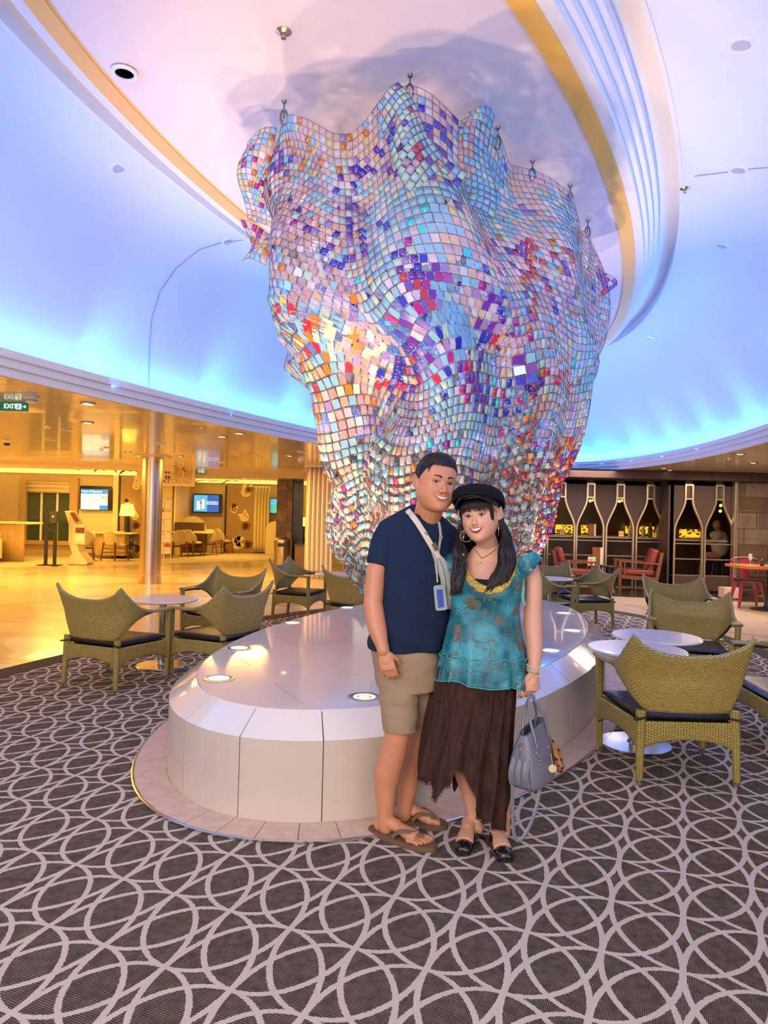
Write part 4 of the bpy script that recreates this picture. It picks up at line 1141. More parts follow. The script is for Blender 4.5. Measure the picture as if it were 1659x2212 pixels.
S1, S2 = mat('slate_brown', (.16, .085, .04), rough=.4, vary=.35, vscale=5), mat('slate_gold', (.26, .15, .05), rough=.4, vary=.35, vscale=5)
S3 = mat('slate_black', (.03, .022, .018), rough=.25)
stone_pillar(600, 628, 20.3, 'brown slate tiled pillar behind the steel bin', [S1, S2, S1])
stone_pillar(632, 650, 20.4, 'black tiled pillar right of the brown slate pillar', [S3, S3])
c, w, h = rect(590, 1157, 629, 1221, 18.0)
p = Z(610, 1220)
t = thing('waste_bin', 'round steel waste bin with a slanted top, in front of the pillar', 'bin', (p.x, p.y, 0))
MB().lathe([(.235, 0), (.24, .02), (.24, .66)], 36).build('body', BRS, t)
MB().lathe([(.24, .66), (.235, .70), (.15, .76), (0, .77)], 36).build('lid', BRS, t)
MB().box((0, -.235, .56), (.22, .02, .10)).build('flap', mat('black_metal'), t, smooth=0)
p = Z(648, 1232)
t = thing('side_cabinet', 'low brown cabinet between the black pillar and the pale curtain', 'cabinet', (p.x, p.y + .25, 0))
MB().box((0, 0, .32), (.30, .40, .60)).build('body', mat('cab_brown', (.22, .12, .05), rough=.4), t, smooth=0)
MB().box((0, -.21, .32), (.26, .02, .52)).build('door', mat('cab_brown'), t, smooth=0)
MB().box((0, 0, .64), (.34, .44, .04)).build('worktop', mat('desk_dark'), t, smooth=0)
c, w, h = rect(637, 1105, 646, 1122, 19.9)
t = thing('table_lamp', 'small glowing table lamp seen right of the black pillar', 'lamp', (W(656, 1140, 21.6).x, 21.6, 0))
MB().lathe([(.12, 0), (.10, .7), (.03, .72), (.03, 1.05)], 16).build('base', DKM, t)
MB().lathe([(.16, 1.05), (.12, 1.32)], 20).build('lamp_shade', mat('shade_glow'), t, sol=.004)
# ================================================================ BAR SIDE (RIGHT)
VEN = mat('wenge_veneer', (.085, .05, .042), rough=.5, vary=.22, vscale=7, stretch=(10, 10, .5))
BRZ = mat('champagne_metal', (.62, .50, .38), rough=.32, metal=.85)
ZN0, ZBAR, ZSH, ZSILL = 2.23, 1.95, 1.27, .36
def bottle_half(z):
    """half width of the opening as fraction 0..1 of half spacing"""
    if z >= ZBAR: return .075
    if z <= ZSH: return .29
    t = (ZBAR - z) / (ZBAR - ZSH); t = t * t * (3 - 2 * t)
    return .075 + (.29 - .075) * t
def bottle_wall(centres, Y, x0, x1, label, ztop=2.32):
    t = thing('bottle_wall', label, 'wall panel', ((x0 + x1) / 2, Y, 0), group='wine bottle shaped window walls')
    ox = (x0 + x1) / 2; zs = [ZN0 - .0] + list(np.linspace(ZBAR, ZSH, 16)) + [ZSILL]
    # dark panels between the openings
    edges = [x0] + [None] * (len(centres) - 1) + [x1]
    for k in range(len(centres) + 1):
        L_ = (lambda z: x0) if k == 0 else (lambda z, c=centres[k - 1]: c + bottle_half(z) + .0)
        R_ = (lambda z: x1) if k == len(centres) else (lambda z, c=centres[k]: c - bottle_half(z) - .0)
        P = [(L_(z) - ox, z) for z in [ztop] + zs[0:1] + zs[1:]]; Q = [(R_(z) - ox, z) for z in [ztop] + zs[0:1] + zs[1:]]
        b = MB(); vs = []; 
        for (a, z), (c_, _) in zip(P, Q):
            if c_ - a < .004: c_ = a = (a + c_) / 2
            vs += [(a, 0, z), (c_, 0, z), (a, .05, z), (c_, .05, z)]
        fs = []
        for i in range(len(P) - 1):
            j = i * 4; fs += [(j, j + 4, j + 5, j + 1), (j + 2, j + 3, j + 7, j + 6), (j, j + 2, j + 6, j + 4), (j + 1, j + 5, j + 7, j + 3)]
        b.add(vs, fs).build('veneer_panel', VEN, t, smooth=0)
    b = MB().box(((x0 + x1) / 2 - ox, .025, (ZN0 + ztop) / 2), (x1 - x0, .05, ztop - ZN0)); b.build('header', VEN, t, smooth=0)
    MB().box(((x0 + x1) / 2 - ox, .025, ZSILL / 2 + .02), (x1 - x0, .05, ZSILL - .06)).build('plinth_panel', VEN, t, smooth=0)
    for c in centres:
        fr = None; b = MB()
        for sg in (-1, 1):
            P = [(c - ox + sg * bottle_half(z), -.01, z) for z in zs] + [(c - ox + sg * bottle_half(ZSILL), -.01, .02)]
            for p, q in zip(P[:-1], P[1:]): b.bar(p, q, .035, .055, up=(0, 1, 0))
        b.bar((c - ox - .09, -.01, ZN0 + .01), (c - ox + .09, -.01, ZN0 + .01), .05, .035, up=(0, 0, 1))
        b.bar((c - ox - .075, -.01, ZBAR), (c - ox + .075, -.01, ZBAR), .05, .03, up=(0, 0, 1))
        fr = b.build('bottle_frame', BRZ, t, smooth=0)
        MB().box((c - ox, .02, (ZN0 + ZBAR) / 2), (.15, .012, ZN0 - ZBAR)).build('neck_panel', mat('neck_grey', (.10, .09, .09), rough=.3), fr, smooth=0)
        for z in (1.02, .70, ZSILL):
            MB().box((c - ox, .02, z), (bottle_half(z) * 2 - .03, .03, .025)).build('cross_rail', mat('rail_grey', (.30, .26, .23), rough=.4, metal=.6), fr, smooth=0)
    MB().box(((x0 + x1) / 2 - ox, .15, 1.09), (x1 - x0 - .1, .20, .03)).build('ledge', mat('rail_grey'), t, smooth=0)
    return t
cs = [W(x, 1060, 15.0).x for x in (1150, 1213.5, 1276, 1340, 1405)]
bottle_wall(cs, 15.0, cs[0] - .33, W(1438, 1100, 15.0).x, 'dark veneer wall with five bottle-shaped windows behind the red armchairs')
cs2 = [W(x, 1060, 14.45).x for x in (1488, 1554)]
bottle_wall(cs2, 14.45, W(1444, 1100, 14.45).x, W(1580, 1100, 14.45).x, 'dark veneer wall with two bottle-shaped windows left of the stone wall')
c, w, h = rect(1438, 1030, 1444, 1275, 14.75)
struct(MB().box((W(1441, 1100, 14.7).x, 14.74, 1.16), (.07, .58, 2.32)).build('wall_end', VEN, smooth=0))
t = thing('corner_post', 'bright metal corner post beside the stone wall', 'post', (W(1583, 1100, 14.4).x + .02, 14.36, 0))
MB().box((0, 0, 1.16), (.075, .12, 2.32)).build('post', BRZ, t, smooth=0)
MB().box((0, -.062, 1.16), (.018, .006, 2.28)).build('face_strip', STEEL, t, smooth=0)
# plain veneer to the left, behind the sculpture, and the fascia
struct(MB().box((1.75, 15.05, 1.16), (2.9, .06, 2.32)).build('wall_veneer', VEN, smooth=0))
struct(MB().box((5.3, 14.55, 2.41), (10.2, 1.0, .17)).build('trim_8', mat('fascia_brown', (.045, .02, .02), rough=.6), smooth=0))
# stone wall at the right
x0 = W(1588, 1100, 14.4).x
sw = thing('wall_stone', 'stone', 'wall', (x0, 14.4, 0)); sw['kind'] = 'structure'; del sw['category']; del sw['label']
MB().box((1.6, .08, 1.16), (3.2, .10, 2.32)).build('backing', mat('copper_joint', (.42, .26, .18), rough=.4, metal=.5), sw, smooth=0)
SG = [mat('stone_grey', (.16, .125, .105), rough=.4, vary=.3, vscale=3), mat('stone_taupe', (.21, .165, .14), rough=.4, vary=.3, vscale=3), mat('stone_dark', (.12, .085, .06), rough=.4, vary=.3, vscale=3)]
z = .04; k = 0
while z < 2.3:
    hh = min(.33, 2.32 - z); x = 0.; wd = .20 + .25 * (k % 3)
    while x < 3.2:
        x1 = min(3.2, x + wd)
        MB().box(((x + x1) / 2, .018, z + hh / 2), (x1 - x - .016, .03, hh - .014)).build('stone_tile', SG[(k * 7 + int(x * 5)) % 3], sw, smooth=0)
        x = x1; wd = .62
    z += .33; k += 1
b = MB()
for (a, b_, c_, d) in ((.10, 1.16, .47, 1.16), (.10, 1.74, .47, 1.74)): b.bar((a, -.005, b_), (c_, -.005, d), .014, .014, up=(0, 1, 0))
for x in (.10, .47): b.bar((x, -.005, 1.16), (x, -.005, 1.74), .014, .014, up=(0, 1, 0))
b.build('copper_frame', mat('copper_joint'), sw, smooth=0)
# dark stone floor strip by the wall
c = MB().prism([(3.0, 13.6), (6.2, 13.1), (7.6, 12.9), (7.6, 14.9), (3.0, 14.9)], .0005, .006).build('dark_floor_tiles', mat('dark_floor', (.05, .03, .02), rough=.2), smooth=0)
struct(c)
# ---- bar interior behind the glass
GLW = bpy.data.materials.new('glow_lattice'); GLW.use_nodes = True; n = NT(GLW)
tc = n.n('ShaderNodeTexCoord'); vo = n.n('ShaderNodeTexVoronoi'); vo.feature = 'DISTANCE_TO_EDGE'; vo.inputs['Scale'].default_value = 9
n.l(tc.outputs['Object'], vo.inputs['Vector']); g_ = n.math('LESS_THAN', vo.outputs['Distance'], .13)
col = n.mix(g_, (.10, .035, .0), (1, .50, .03)); n.l(col, n.b.inputs['Emission Color']); n.b.inputs['Emission Strength'].default_value = 1.3
n.b.inputs['Base Color'].default_value = (.2, .1, 0, 1)
bar = thing('bar_counter', 'dark bar counter with glowing yellow lattice panels seen through the bottle windows', 'bar', (4.9, 17.3, 0))
MB().box((.3, 0, .52), (9.0, .7, 1.04)).build('counter_body', mat('bar_wood', (.045, .025, .015), rough=.3), bar, smooth=0)
MB().box((.3, -.05, 1.06), (9.1, .85, .04)).build('counter_top', mat('bar_top', (.30, .18, .08), rough=.2), bar, smooth=0)
for (a, b_, y0, y1) in ((1200, 1240, 1133, 1152), (1256, 1270, 1134, 1153), (1348, 1364, 1136, 1153), (1374, 1412, 1137, 1155), (1468, 1512, 1143, 1161)):
    c, w, h = rect(a, y0, b_, y1, 18.4)
    MB().box((c.x - 4.9, 1.1, c.z), (w, .05, h)).build('glow_panel', GLW, bar, smooth=0)
b = MB().box((.3, 1.3, 1.2), (9.0, .05, 2.4)); b.build('back_panel', mat('bar_wood'), bar, smooth=0)
MB().box((-.9, 1.24, 1.75), (1.1, .04, 1.1)).build('stone_mosaic', mat('mosaic', (.20, .17, .15), rough=.5, vary=.6, vscale=12), bar, smooth=0)
MB().box((-2.0, 1.24, 1.8), (.9, .04, .9)).build('gold_blind', mat('goldblind', (.30, .20, .05), rough=.4), bar, smooth=0)
area('bar_lamp', (5.2, 16.6, 2.3), 1.2, 22, (1, .62, .25), aim=(5.2, 16.8, 0))
area('bar_lamp', (3.2, 16.6, 2.3), 1.2, 16, (1, .62, .25), aim=(3.2, 17, 0))
rd = random.Random(3)
bcols = [mat('bottle_green', (.02, .10, .03), rough=.1, coat=.5), mat('bottle_amber', (.30, .12, .01), rough=.1, coat=.5), mat('bottle_clear', (.45, .45, .42), rough=.1, coat=.5), mat('bottle_gold', (.65, .42, .04), rough=.15)]
proto = {}
for k in range(12):
    x = 5.95 + k * .085 + rd.random() * .02; mt_ = bcols[k % 4]; s_ = .8 + .4 * rd.random()
    o = MB().lathe([(0, 0), (.035, .0), (.036, .18), (.012, .24), (.012, .31), (0, .31)], 12).build('bottle', mt_)
    o.location = (x, 17.35 + (k % 2) * .12, 1.081); o.scale = (s_, s_, s_)
    tag(o, '%s %s bottle from the left on the bar counter in the bottle windows' % (('first', 'second', 'third')[k // 4], ('green', 'amber', 'clear', 'golden')[k % 4]), 'bottle', 'bottles on the bar counter')
# pendant lights
for k, (x, y, l_) in enumerate(((1557, 1092, 'upper globe light in the last bottle window'), (1556, 1104, 'lower globe light in the last bottle window'), (1275, 1082, 'globe lights in the neck of the second bottle window'), (1338, 1083, 'globe lights in the neck of the third bottle window'))):
    p = W(x, y, 16.5); t = thing('pendant_light', l_, 'lamp', p, group='small globe lights in the bar')
    MB().ball((0, 0, 0), .035, 12, 8).build('globe', glow('globe_gold', (1, .62, .12), 3), t)
    MB().tube([(0, 0, .03), (0, 0, 2.45 - p.z)], .006, 5).build('cord', BRZ, t)
    if k > 1: MB().ball((.07, 0, .02), .03, 12, 8).build('globe', glow('globe_gold'), t)
# menus standing at the windows
def menu(px0, py0, px1, py1, Y, label, col, zbase=None):
    c, w, h = rect(px0, py0, px1, py1, Y); c.z = 1.112 + h / 2
    t = thing('menu_stand', label, 'menu', c, group='menu stands by the windows')
    MB().box((0, 0, 0), (w, .02, h)).build('frame', mat('menu_frame', (.30, .18, .08)), t, smooth=0)
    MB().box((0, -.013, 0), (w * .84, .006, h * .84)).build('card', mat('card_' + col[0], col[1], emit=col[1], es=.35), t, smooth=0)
    MB().box((0, -.018, h * .05), (w * .6, .004, h * .12)).build('print_band', mat('ink_red', (.6, .12, .05)), t, smooth=0)
menu(1336, 1149, 1347, 1162, 15.12, 'small orange and white menu card in the third bottle window', ('o', (.85, .42, .10)))
menu(1409, 1146, 1418, 1157, 15.12, 'small framed orange card in the fourth bottle window', ('p', (.70, .30, .06)))
menu(1209, 1144, 1219, 1158, 15.12, 'small dim card in the first bottle window', ('q', (.30, .22, .10)))
def standing_menu(px0, py0, px1, py1, Y, label):
    c, w, h = rect(px0, py0, px1, py1, Y)
    t = thing('menu_board', label, 'menu', c, group='wooden menu boards')
    MB().box((-w * .13, 0, 0), (w * .74, .03, h)).build('cover', mat('menu_wood', (.24, .07, .02), rough=.4, vary=.2, vscale=9), t, smooth=0)
    MB().box((w * .36, .0, 0), (w * .24, .025, h * .98)).build('pages', mat('menu_pages', (.82, .70, .50)), t, smooth=0)
standing_menu(1271, 1131, 1287, 1158, 15.15, 'brown wooden menu board in the second bottle window')
standing_menu(1276, 1182, 1298, 1220, 14.30, 'reddish wooden menu board standing on the small black table')
# ---- red leather armchairs
RL = mat('red_leather', (.24, .028, .018), rough=.3, coat=.2); RWD = mat('red_wood', (.20, .06, .03), rough=.35)
def red_chair(label):
    t = thing('leather_armchair', label, 'armchair', (0, 0, 0), group='red leather armchairs')
    for sx in (-1, 1):
        MB().bar((sx * .33, .36, 0), (sx * .33, .36, .62), .05, .06).build('leg', RWD, t, smooth=0)
        MB().bar((sx * .33, -.32, 0), (sx * .33, -.46, .82), .045, .07).build('leg', RWD, t, smooth=0)
        MB().bar((sx * .33, .40, .62), (sx * .33, -.42, .58), .07, .035).build('armrest', RWD, t, smooth=0)
        MB().bar((sx * .33, .36, .30), (sx * .33, -.36, .26), .035, .08).build('side_rail', RWD, t, smooth=0)
        MB().bar((sx * .33, .27, .30), (sx * .33, .27, .60), .03, .03).build('side_rail', RWD, t, smooth=0)
    MB().bar((-.33, .36, .30), (.33, .36, .30), .035, .08).build('front_rail', RWD, t, smooth=0)
    MB().bar((-.33, -.44, .78), (.33, -.44, .78), .035, .06).build('top_rail', RWD, t, smooth=0)
    o = MB().box((0, 0, .39), (.60, .66, .13)).build('seat_cushion', RL, t, smooth=180); bv = o.modifiers.new('b', 'BEVEL'); bv.width = .035; bv.segments = 3
    o = MB().box((0, 0, 0), (.58, .15, .50), M=Matrix.Rotation(R(16), 3, 'X')).build('back_cushion', RL, t, smooth=180); o.location = (0, -.30, .64); bv = o.modifiers.new('b', 'BEVEL'); bv.width = .05; bv.segments = 3
    return t
p = Z(1375, 1276); rc = red_chair('red leather armchair with wooden frame facing left, right of the small black table'); rc.location = (p.x, p.y + .1, .007); rc.rotation_euler = (0, 0, R(80))
dup(rc, (Z(1205, 1263).x, 14.1, .007), -100, 'red leather armchair facing right, left of the small black table')
dup(rc, (Z(1105, 1263).x, 14.25, .007), -90, 'red leather armchair mostly behind the sculpture and the woman\'s shoulder')
p = Z(1278, 1266)
t = thing('side_table', 'small round black table with menus between the red armchairs', 'table', (p.x, 14.2, .007))
MB().lathe([(0, .50), (.20, .50), (.205, .515), (.20, .53), (0, .53)], 28).build('tabletop', DKM, t)
MB().lathe([(.20, 0), (.13, .10), (.06, .28), (.08, .50)], 20).build('pedestal', DKM, t)
c, w, h = rect(1270, 1202, 1286, 1221, 14.05)
t = thing('drinks_card', 'bright orange and green drinks card on the small black table', 'card', (c.x, c.y, .54 + h / 2))
MB().box((0, 0, 0), (w, .02, h)).build('stand', WR, t, smooth=0)
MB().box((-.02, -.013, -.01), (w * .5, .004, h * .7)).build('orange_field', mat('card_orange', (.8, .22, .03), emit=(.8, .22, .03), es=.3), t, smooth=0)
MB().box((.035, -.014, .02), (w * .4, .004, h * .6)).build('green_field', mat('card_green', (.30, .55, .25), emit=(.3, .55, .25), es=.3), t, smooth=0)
bpy.data.objects['menu_board'].location.z = 1.107 + .135
bpy.data.objects['menu_board.001'].location = (W(1290, 1200, 14.3).x, 14.28, .54 + .185)
# ---- magenta metal chair
MG_ = mat('magenta_metal', (.26, .005, .04), rough=.25, coat=.4)
p = Z(1486, 1308)
t = thing('metal_chair', 'dark magenta metal chair beside the wooden pedestal table', 'chair', (Z(1594, 1306).x, 12.2, 0), 172)
MB().box((0, 0, .45), (.38, .38, .03)).build('seat', MG_, t, smooth=0)
MB().box((0, 0, .475), (.37, .37, .03)).build('seat_pad', DKM, t, smooth=0)
for sx in (-1, 1):
    for sy in (-1, 1): MB().bar((sx * .16, sy * .16, .44), (sx * .23, sy * .23, 0), .07, .05, w2=.03, h2=.025).build('leg', MG_, t, smooth=0)
pts = [Vector((.24 * math.cos(a) , -.17 - .06 * math.sin(a) ** 2 , .80 - .0 + .06 * math.sin(a))) for a in [PI * k / 12 for k in range(13)]]
pts = [Vector((.19, -.17, .45))] + [Vector((.235, -.19, .62))] + pts + [Vector((-.235, -.19, .62)), Vector((-.19, -.17, .45))]
MB().tube(pts, .012, 8).build('back_hoop', MG_, t)
MB().bar((0, -.19, .46), (0, -.235, .855), .15, .01, up=(0, 1, 0)).build('back_splat', MG_, t, smooth=0)
# ---- wooden table
p = Z(1645, 1318)
t = thing('wooden_table', 'wooden topped table on a black pedestal at the right edge', 'table', (6.62, 11.85, 0))
MB().box((0, 0, .735), (1.20, .75, .045)).build('tabletop', mat('orange_wood', (.45, .16, .04), rough=.3, vary=.2, vscale=6, stretch=(1, 8, 1)), t, smooth=0)
MB().box((0, 0, .45), (.085, .085, .86 - .32)).build('column', DKM, t, smooth=0)
MB().lathe([(.30, 0), (.30, .015), (.10, .05), (.05, .20)], 32).build('base', DKM, t)
def wineglass(x, y, l_):
    t = thing('wine_glass', l_, 'glass', (x, y, .758), group='wine glasses on the wooden table')
    MB().lathe([(.032, 0), (.004, .004), (.004, .08), (.030, .11), (.034, .15), (.026, .20)], 16).build('glass', mat('clear_glass', (.85, .87, .9), rough=.03, alpha=.35, spec=1), t)
wineglass(6.20, 11.72, 'wine glass standing near the left end of the wooden table')
wineglass(6.50, 11.62, 'wine glass at the right edge of the picture on the wooden table')
t = thing('pepper_mill', 'dark pepper mill between the two wine glasses', 'mill', (6.36, 11.65, .758))
MB().lathe([(.032, 0), (.034, .03), (.022, .06), (.03, .085), (0, .10)], 16).build('body', DKM, t); MB().ball((0, 0, .108), .01, 8, 6).build('knob', STEEL, t)
# pale low plinth behind table
for (a, b_, y0, y1, Y) in ((1556, 1582, 1281, 1312, 13.4),):
    c, w, h = rect(a, y0, b_, y1, Y); struct(MB().box((c.x + .1, 13.5, .12), (.30, .25, .20)).build('trim_9', MATS['travertine'], smooth=0))
# dark slatted base panel behind the wooden table
t = thing('slatted_screen', 'dark horizontal slatted screen at the foot of the stone wall', 'screen', (W(1625, 1250, 14.2).x, 14.2, 0))
for k in range(6): MB().box((.3, 0, .12 + k * .10), (1.1, .06, .045)).build('slat', mat('desk_dark'), t, smooth=0)
for x in (-.2, .8): MB().box((x, .04, .34), (.05, .04, .64)).build('post', DKM, t, smooth=0)
# ---- seated guest in the bar
c = W(1552, 1165, 15.9)
t = thing('person', 'bald guest in a tan shirt seated at the bar, seen through the last bottle window', 'person', (c.x, 15.95, 0))
SK_ = mat('guest_skin', (.36, .18, .09), rough=.5); SH_ = mat('guest_shirt', (.42, .36, .26), rough=.8)
b = MB(); b.ball((-.02, 0, 1.42), (.085, .10, .115), 16, 12); b.tube([(.04, 0, 1.20), (.0, 0, 1.36)], [.06, .05], 12)
b.tube([(-.02, -.12, 1.16), (-.16, -.20, 1.02), (-.36, -.16, 1.02)], [.045, .042, .03], 10); b.ball((-.40, -.16, 1.03), (.05, .03, .02), 10, 8)
b.tube([(.05, 0, .72), (-.3, 0, .72), (-.35, 0, .35), (-.35, 0, .10)], [.10, .09, .06, .05], 12)
o = b.build('body', SK_, t)
o.modifiers.new('r', 'REMESH').mode = 'VOXEL'; o.modifiers['r'].voxel_size = .012
b = MB(); b.ball((.06, 0, .98), (.20, .17, .30), 18, 14); b.ball((.02, 0, 1.18), (.20, .15, .12), 16, 10); b.tube([(.0, -.10, 1.20), (-.13, -.18, 1.06)], [.08, .06], 12)
o = b.build('shirt', SH_, t); o.modifiers.new('r', 'REMESH').mode = 'VOXEL'; o.modifiers['r'].voxel_size = .015
t = thing('bar_stool', 'dark bar stool under the seated guest', 'stool', (c.x + .06, 15.95, 0))
MB().lathe([(0, .60), (.19, .60), (.20, .64), (0, .66)], 20).build('seat', DKM, t)
for a in range(4): MB().bar((.12 * math.cos(a * PI / 2 + .7), .12 * math.sin(a * PI / 2 + .7), .6), (.22 * math.cos(a * PI / 2 + .7), .22 * math.sin(a * PI / 2 + .7), 0), .025, .025).build('leg', STEEL, t, smooth=0)
# ================================================================ PEOPLE
def skin_mat(name, c1, c2):
    M = bpy.data.materials.new(name); M.use_nodes = True; n = NT(M); b = n.b
    tc = n.n('ShaderNodeTexCoord'); ns = n.n('ShaderNodeTexNoise'); ns.inputs['Scale'].default_value = 9; ns.inputs['Detail'].default_value = 3
    n.l(tc.outputs['Object'], ns.inputs['Vector']); n.l(n.mix(ns.outputs[0], c1, c2), b.inputs['Base Color'])
    b.inputs['Roughness'].default_value = .48; b.inputs['Subsurface Weight'].default_value = .12
    b.inputs['Subsurface Radius'].default_value = (.02, .008, .004); b.inputs['Subsurface Scale'].default_value = .4
    return M
SKM = skin_mat('skin_man', (.58, .25, .125), (.69, .33, .185)); SKW = skin_mat('skin_woman', (.68, .36, .24), (.80, .47, .34))
def sub(mb, root):
    o = root.location; mb.v = [(v[0] - o.x, v[1] - o.y, v[2] - o.z) for v in mb.v]; return mb
def fuse(mb, name, mt, root, vox=.004, it=6, label=None, fac=.5, disp=None):
    """union of all shapes in mb as one continuous smooth surface (world coordinates in, root-relative out)"""
    me = bpy.data.meshes.new('tmp'); me.from_pydata(mb.v, [], mb.f); me.update()
    bm = bmesh.new(); bm.from_mesh(me); bmesh.ops.remove_doubles(bm, verts=bm.verts, dist=1e-6)
    bmesh.ops.recalc_face_normals(bm, faces=bm.faces); bm.to_mesh(me); bm.free()
    o = bpy.data.objects.new('tmp', me); COL.objects.link(o)
    q = o.modifiers.new('r', 'REMESH'); q.mode = 'VOXEL'; q.voxel_size = vox; q.use_smooth_shade = True
    if it: s_ = o.modifiers.new('s', 'SMOOTH'); s_.iterations = it; s_.factor = fac
    dg = bpy.context.evaluated_depsgraph_get(); dg.update()
    new = bpy.data.meshes.new_from_object(o.evaluated_get(dg)); bpy.data.objects.remove(o)
    n = len(new.vertices); co = np.empty(n * 3, dtype=np.float32); new.vertices.foreach_get('co', co); co = co.reshape(-1, 3)
    if disp is not None:
        nr = np.empty(n * 3, dtype=np.float32); new.vertices.foreach_get('normal', nr); nr = nr.reshape(-1, 3)
        d = np.array([disp(c) for c in co], dtype=np.float32); co = co + nr * d[:, None]
    bv = BVHTree.FromPolygons([tuple(c) for c in co], [tuple(p.vertices) for p in new.polygons])
    co = co - np.array(root.location, dtype=np.float32)
    new.vertices.foreach_set('co', co.ravel()); new.name = name
    new.materials.clear(); new.materials.append(mt); new.shade_smooth(); new.update()
    ob = bpy.data.objects.new(name, new); COL.objects.link(ob); ob.parent = root
    if label: ob['label'] = label
    return ob, bv
def caps(mb, pts, rs, n=14):
    """chain of tapered limbs with rounded joints"""
    pts = [Vector(p) for p in pts]
    P, Q = [], []
    for i in range(len(pts) - 1):
        for k in range(6): t = k / 6; P.append(pts[i].lerp(pts[i + 1], t)); Q.append(rs[i] + (rs[i + 1] - rs[i]) * (t * t * (3 - 2 * t)))
    P.append(pts[-1]); Q.append(rs[-1]); mb.tube(P, Q, n)
    mb.ball(pts[0], rs[0] * .99, 14, 8); mb.ball(pts[-1], rs[-1] * .99, 14, 8)
def rings(mb, R_, n=40, yaw=0., ex=2.3, close=True):
    """R_: list of (centre, half width, half depth)"""
    cy_, sy_ = math.cos(R(yaw)), math.sin(R(yaw)); vs = []
    for (c, hw, hd) in R_:
        for k in range(n):
            a = 2 * PI * k / n; x = math.copysign(abs(math.cos(a)) ** (2 / ex), math.cos(a)) * hw; y = math.copysign(abs(math.sin(a)) ** (2 / ex), math.sin(a)) * hd
            vs.append(Vector(c) + Vector((x * cy_ - y * sy_, x * sy_ + y * cy_, 0)))
    m_ = len(R_); fs = [(i * n + j, i * n + (j + 1) % n, (i + 1) * n + (j + 1) % n, (i + 1) * n + j) for i in range(m_ - 1) for j in range(n)]
    if close: fs += [tuple(range(n - 1, -1, -1)), tuple(range((m_ - 1) * n, m_ * n))]
    return mb.add(vs, fs)
HZ = [-.122, -.116, -.104, -.085, -.062, -.03, 0, .03, .06, .09, .108, .118, .122]
HW = [0, .026, .040, .053, .063, .0725, .0765, .078, .074, .060, .043, .024, 0]
HF = [.055, .074, .082, .084, .085, .084, .083, .086, .081, .062, .042, .022, 0]
HB = [-.045, -.02, .005, .03, .058, .083, .095, .098, .092, .072, .05, .026, 0]
def head_fn(th, t, jaw=1., grow=0., cheek=1., wide=1.):
    """th: 0 = right, -pi/2 = front ; t in 0..1 bottom..top"""
    z = -.122 + .244 * (.5 - .5 * math.cos(PI * t))
    w, f, b = (float(np.interp(z, HZ, q)) for q in (HW, HF, HB))
    if z < -.02: w *= 1 + (jaw - 1) * min(1, (-.02 - z) / .04)
    c, s = math.cos(th), math.sin(th)
    x = math.copysign(abs(c) ** .92, c) * w; y = (f if s < 0 else b) * s
    fr = max(0, -s)
    g = lambda cx, cz, sx, sz: math.exp(-((abs(x) - cx) / sx) ** 2 - ((z - cz) / sz) ** 2) * fr
    d = -.0085 * g(.031, .002, .016, .012) + .0035 * g(.028, .022, .022, .008) + .0075 * cheek * g(.042, -.030, .018, .018) \
        + .004 * g(0, -.060, .022, .014) + .007 * g(0, -.104, .018, .012) - .003 * g(0, -.083, .02, .007) - .003 * g(.030, -.055, .007, .014)
    y -= d
    k = 1 + grow / .09; x *= wide
    return Vector((x * k, y * k, z * k))
def head_mesh(mb, H, jaw=1., cheek=1., nose=1., wide=1.):
    tmp = MB().grid(lambda u, v: H @ head_fn(u * 2 * PI, v, jaw, 0, cheek, wide), 72, 64, cu=True); mb.add(tmp.v, tmp.f)
    yb = -.0785; P = [H @ Vector(p) for p in ((0, yb, .012), (0, yb - .0090 * nose, -.006), (0, yb - .0170 * nose, -.022), (0, yb - .0195 * nose, -.032))]
    mb.tube(P, [.0060, .0070, .0095, .0105], 12); mb.ball(P[-1], .0108, 12, 8)
    for s in (-1, 1):
        mb.ball(H @ Vector((s * .0125 * nose, yb - .0115 * nose, -.0355)), .0082 * nose ** .5, 10, 8)
        Mr = H.to_3x3() @ Matrix.Rotation(R(-18 * s), 3, 'Z') @ Matrix.Rotation(R(-10), 3, 'X')
        mb.ball(H @ Vector((s * .0800 * wide, .012, -.004)), (.0065, .017, .030), 14, 10, M=Mr)
        E = []
        for k in range(11):
            a = -1.1 + 3.9 * k / 10; E.append(H @ Vector((s * (.088 * wide + .003 * math.sin(a)), .012 + .016 * math.cos(a) * 1.0, .000 + .028 * math.sin(a))))
        mb.tube(E, .0045, 8)
def head_mat(c, yaw, roll, sc, pitch=0.):
    return Matrix.Translation(c) @ Matrix.Rotation(R(roll), 4, 'Y') @ Matrix.Rotation(R(yaw), 4, 'Z') @ Matrix.Rotation(R(pitch), 4, 'X') @ Matrix.Scale(sc, 4)
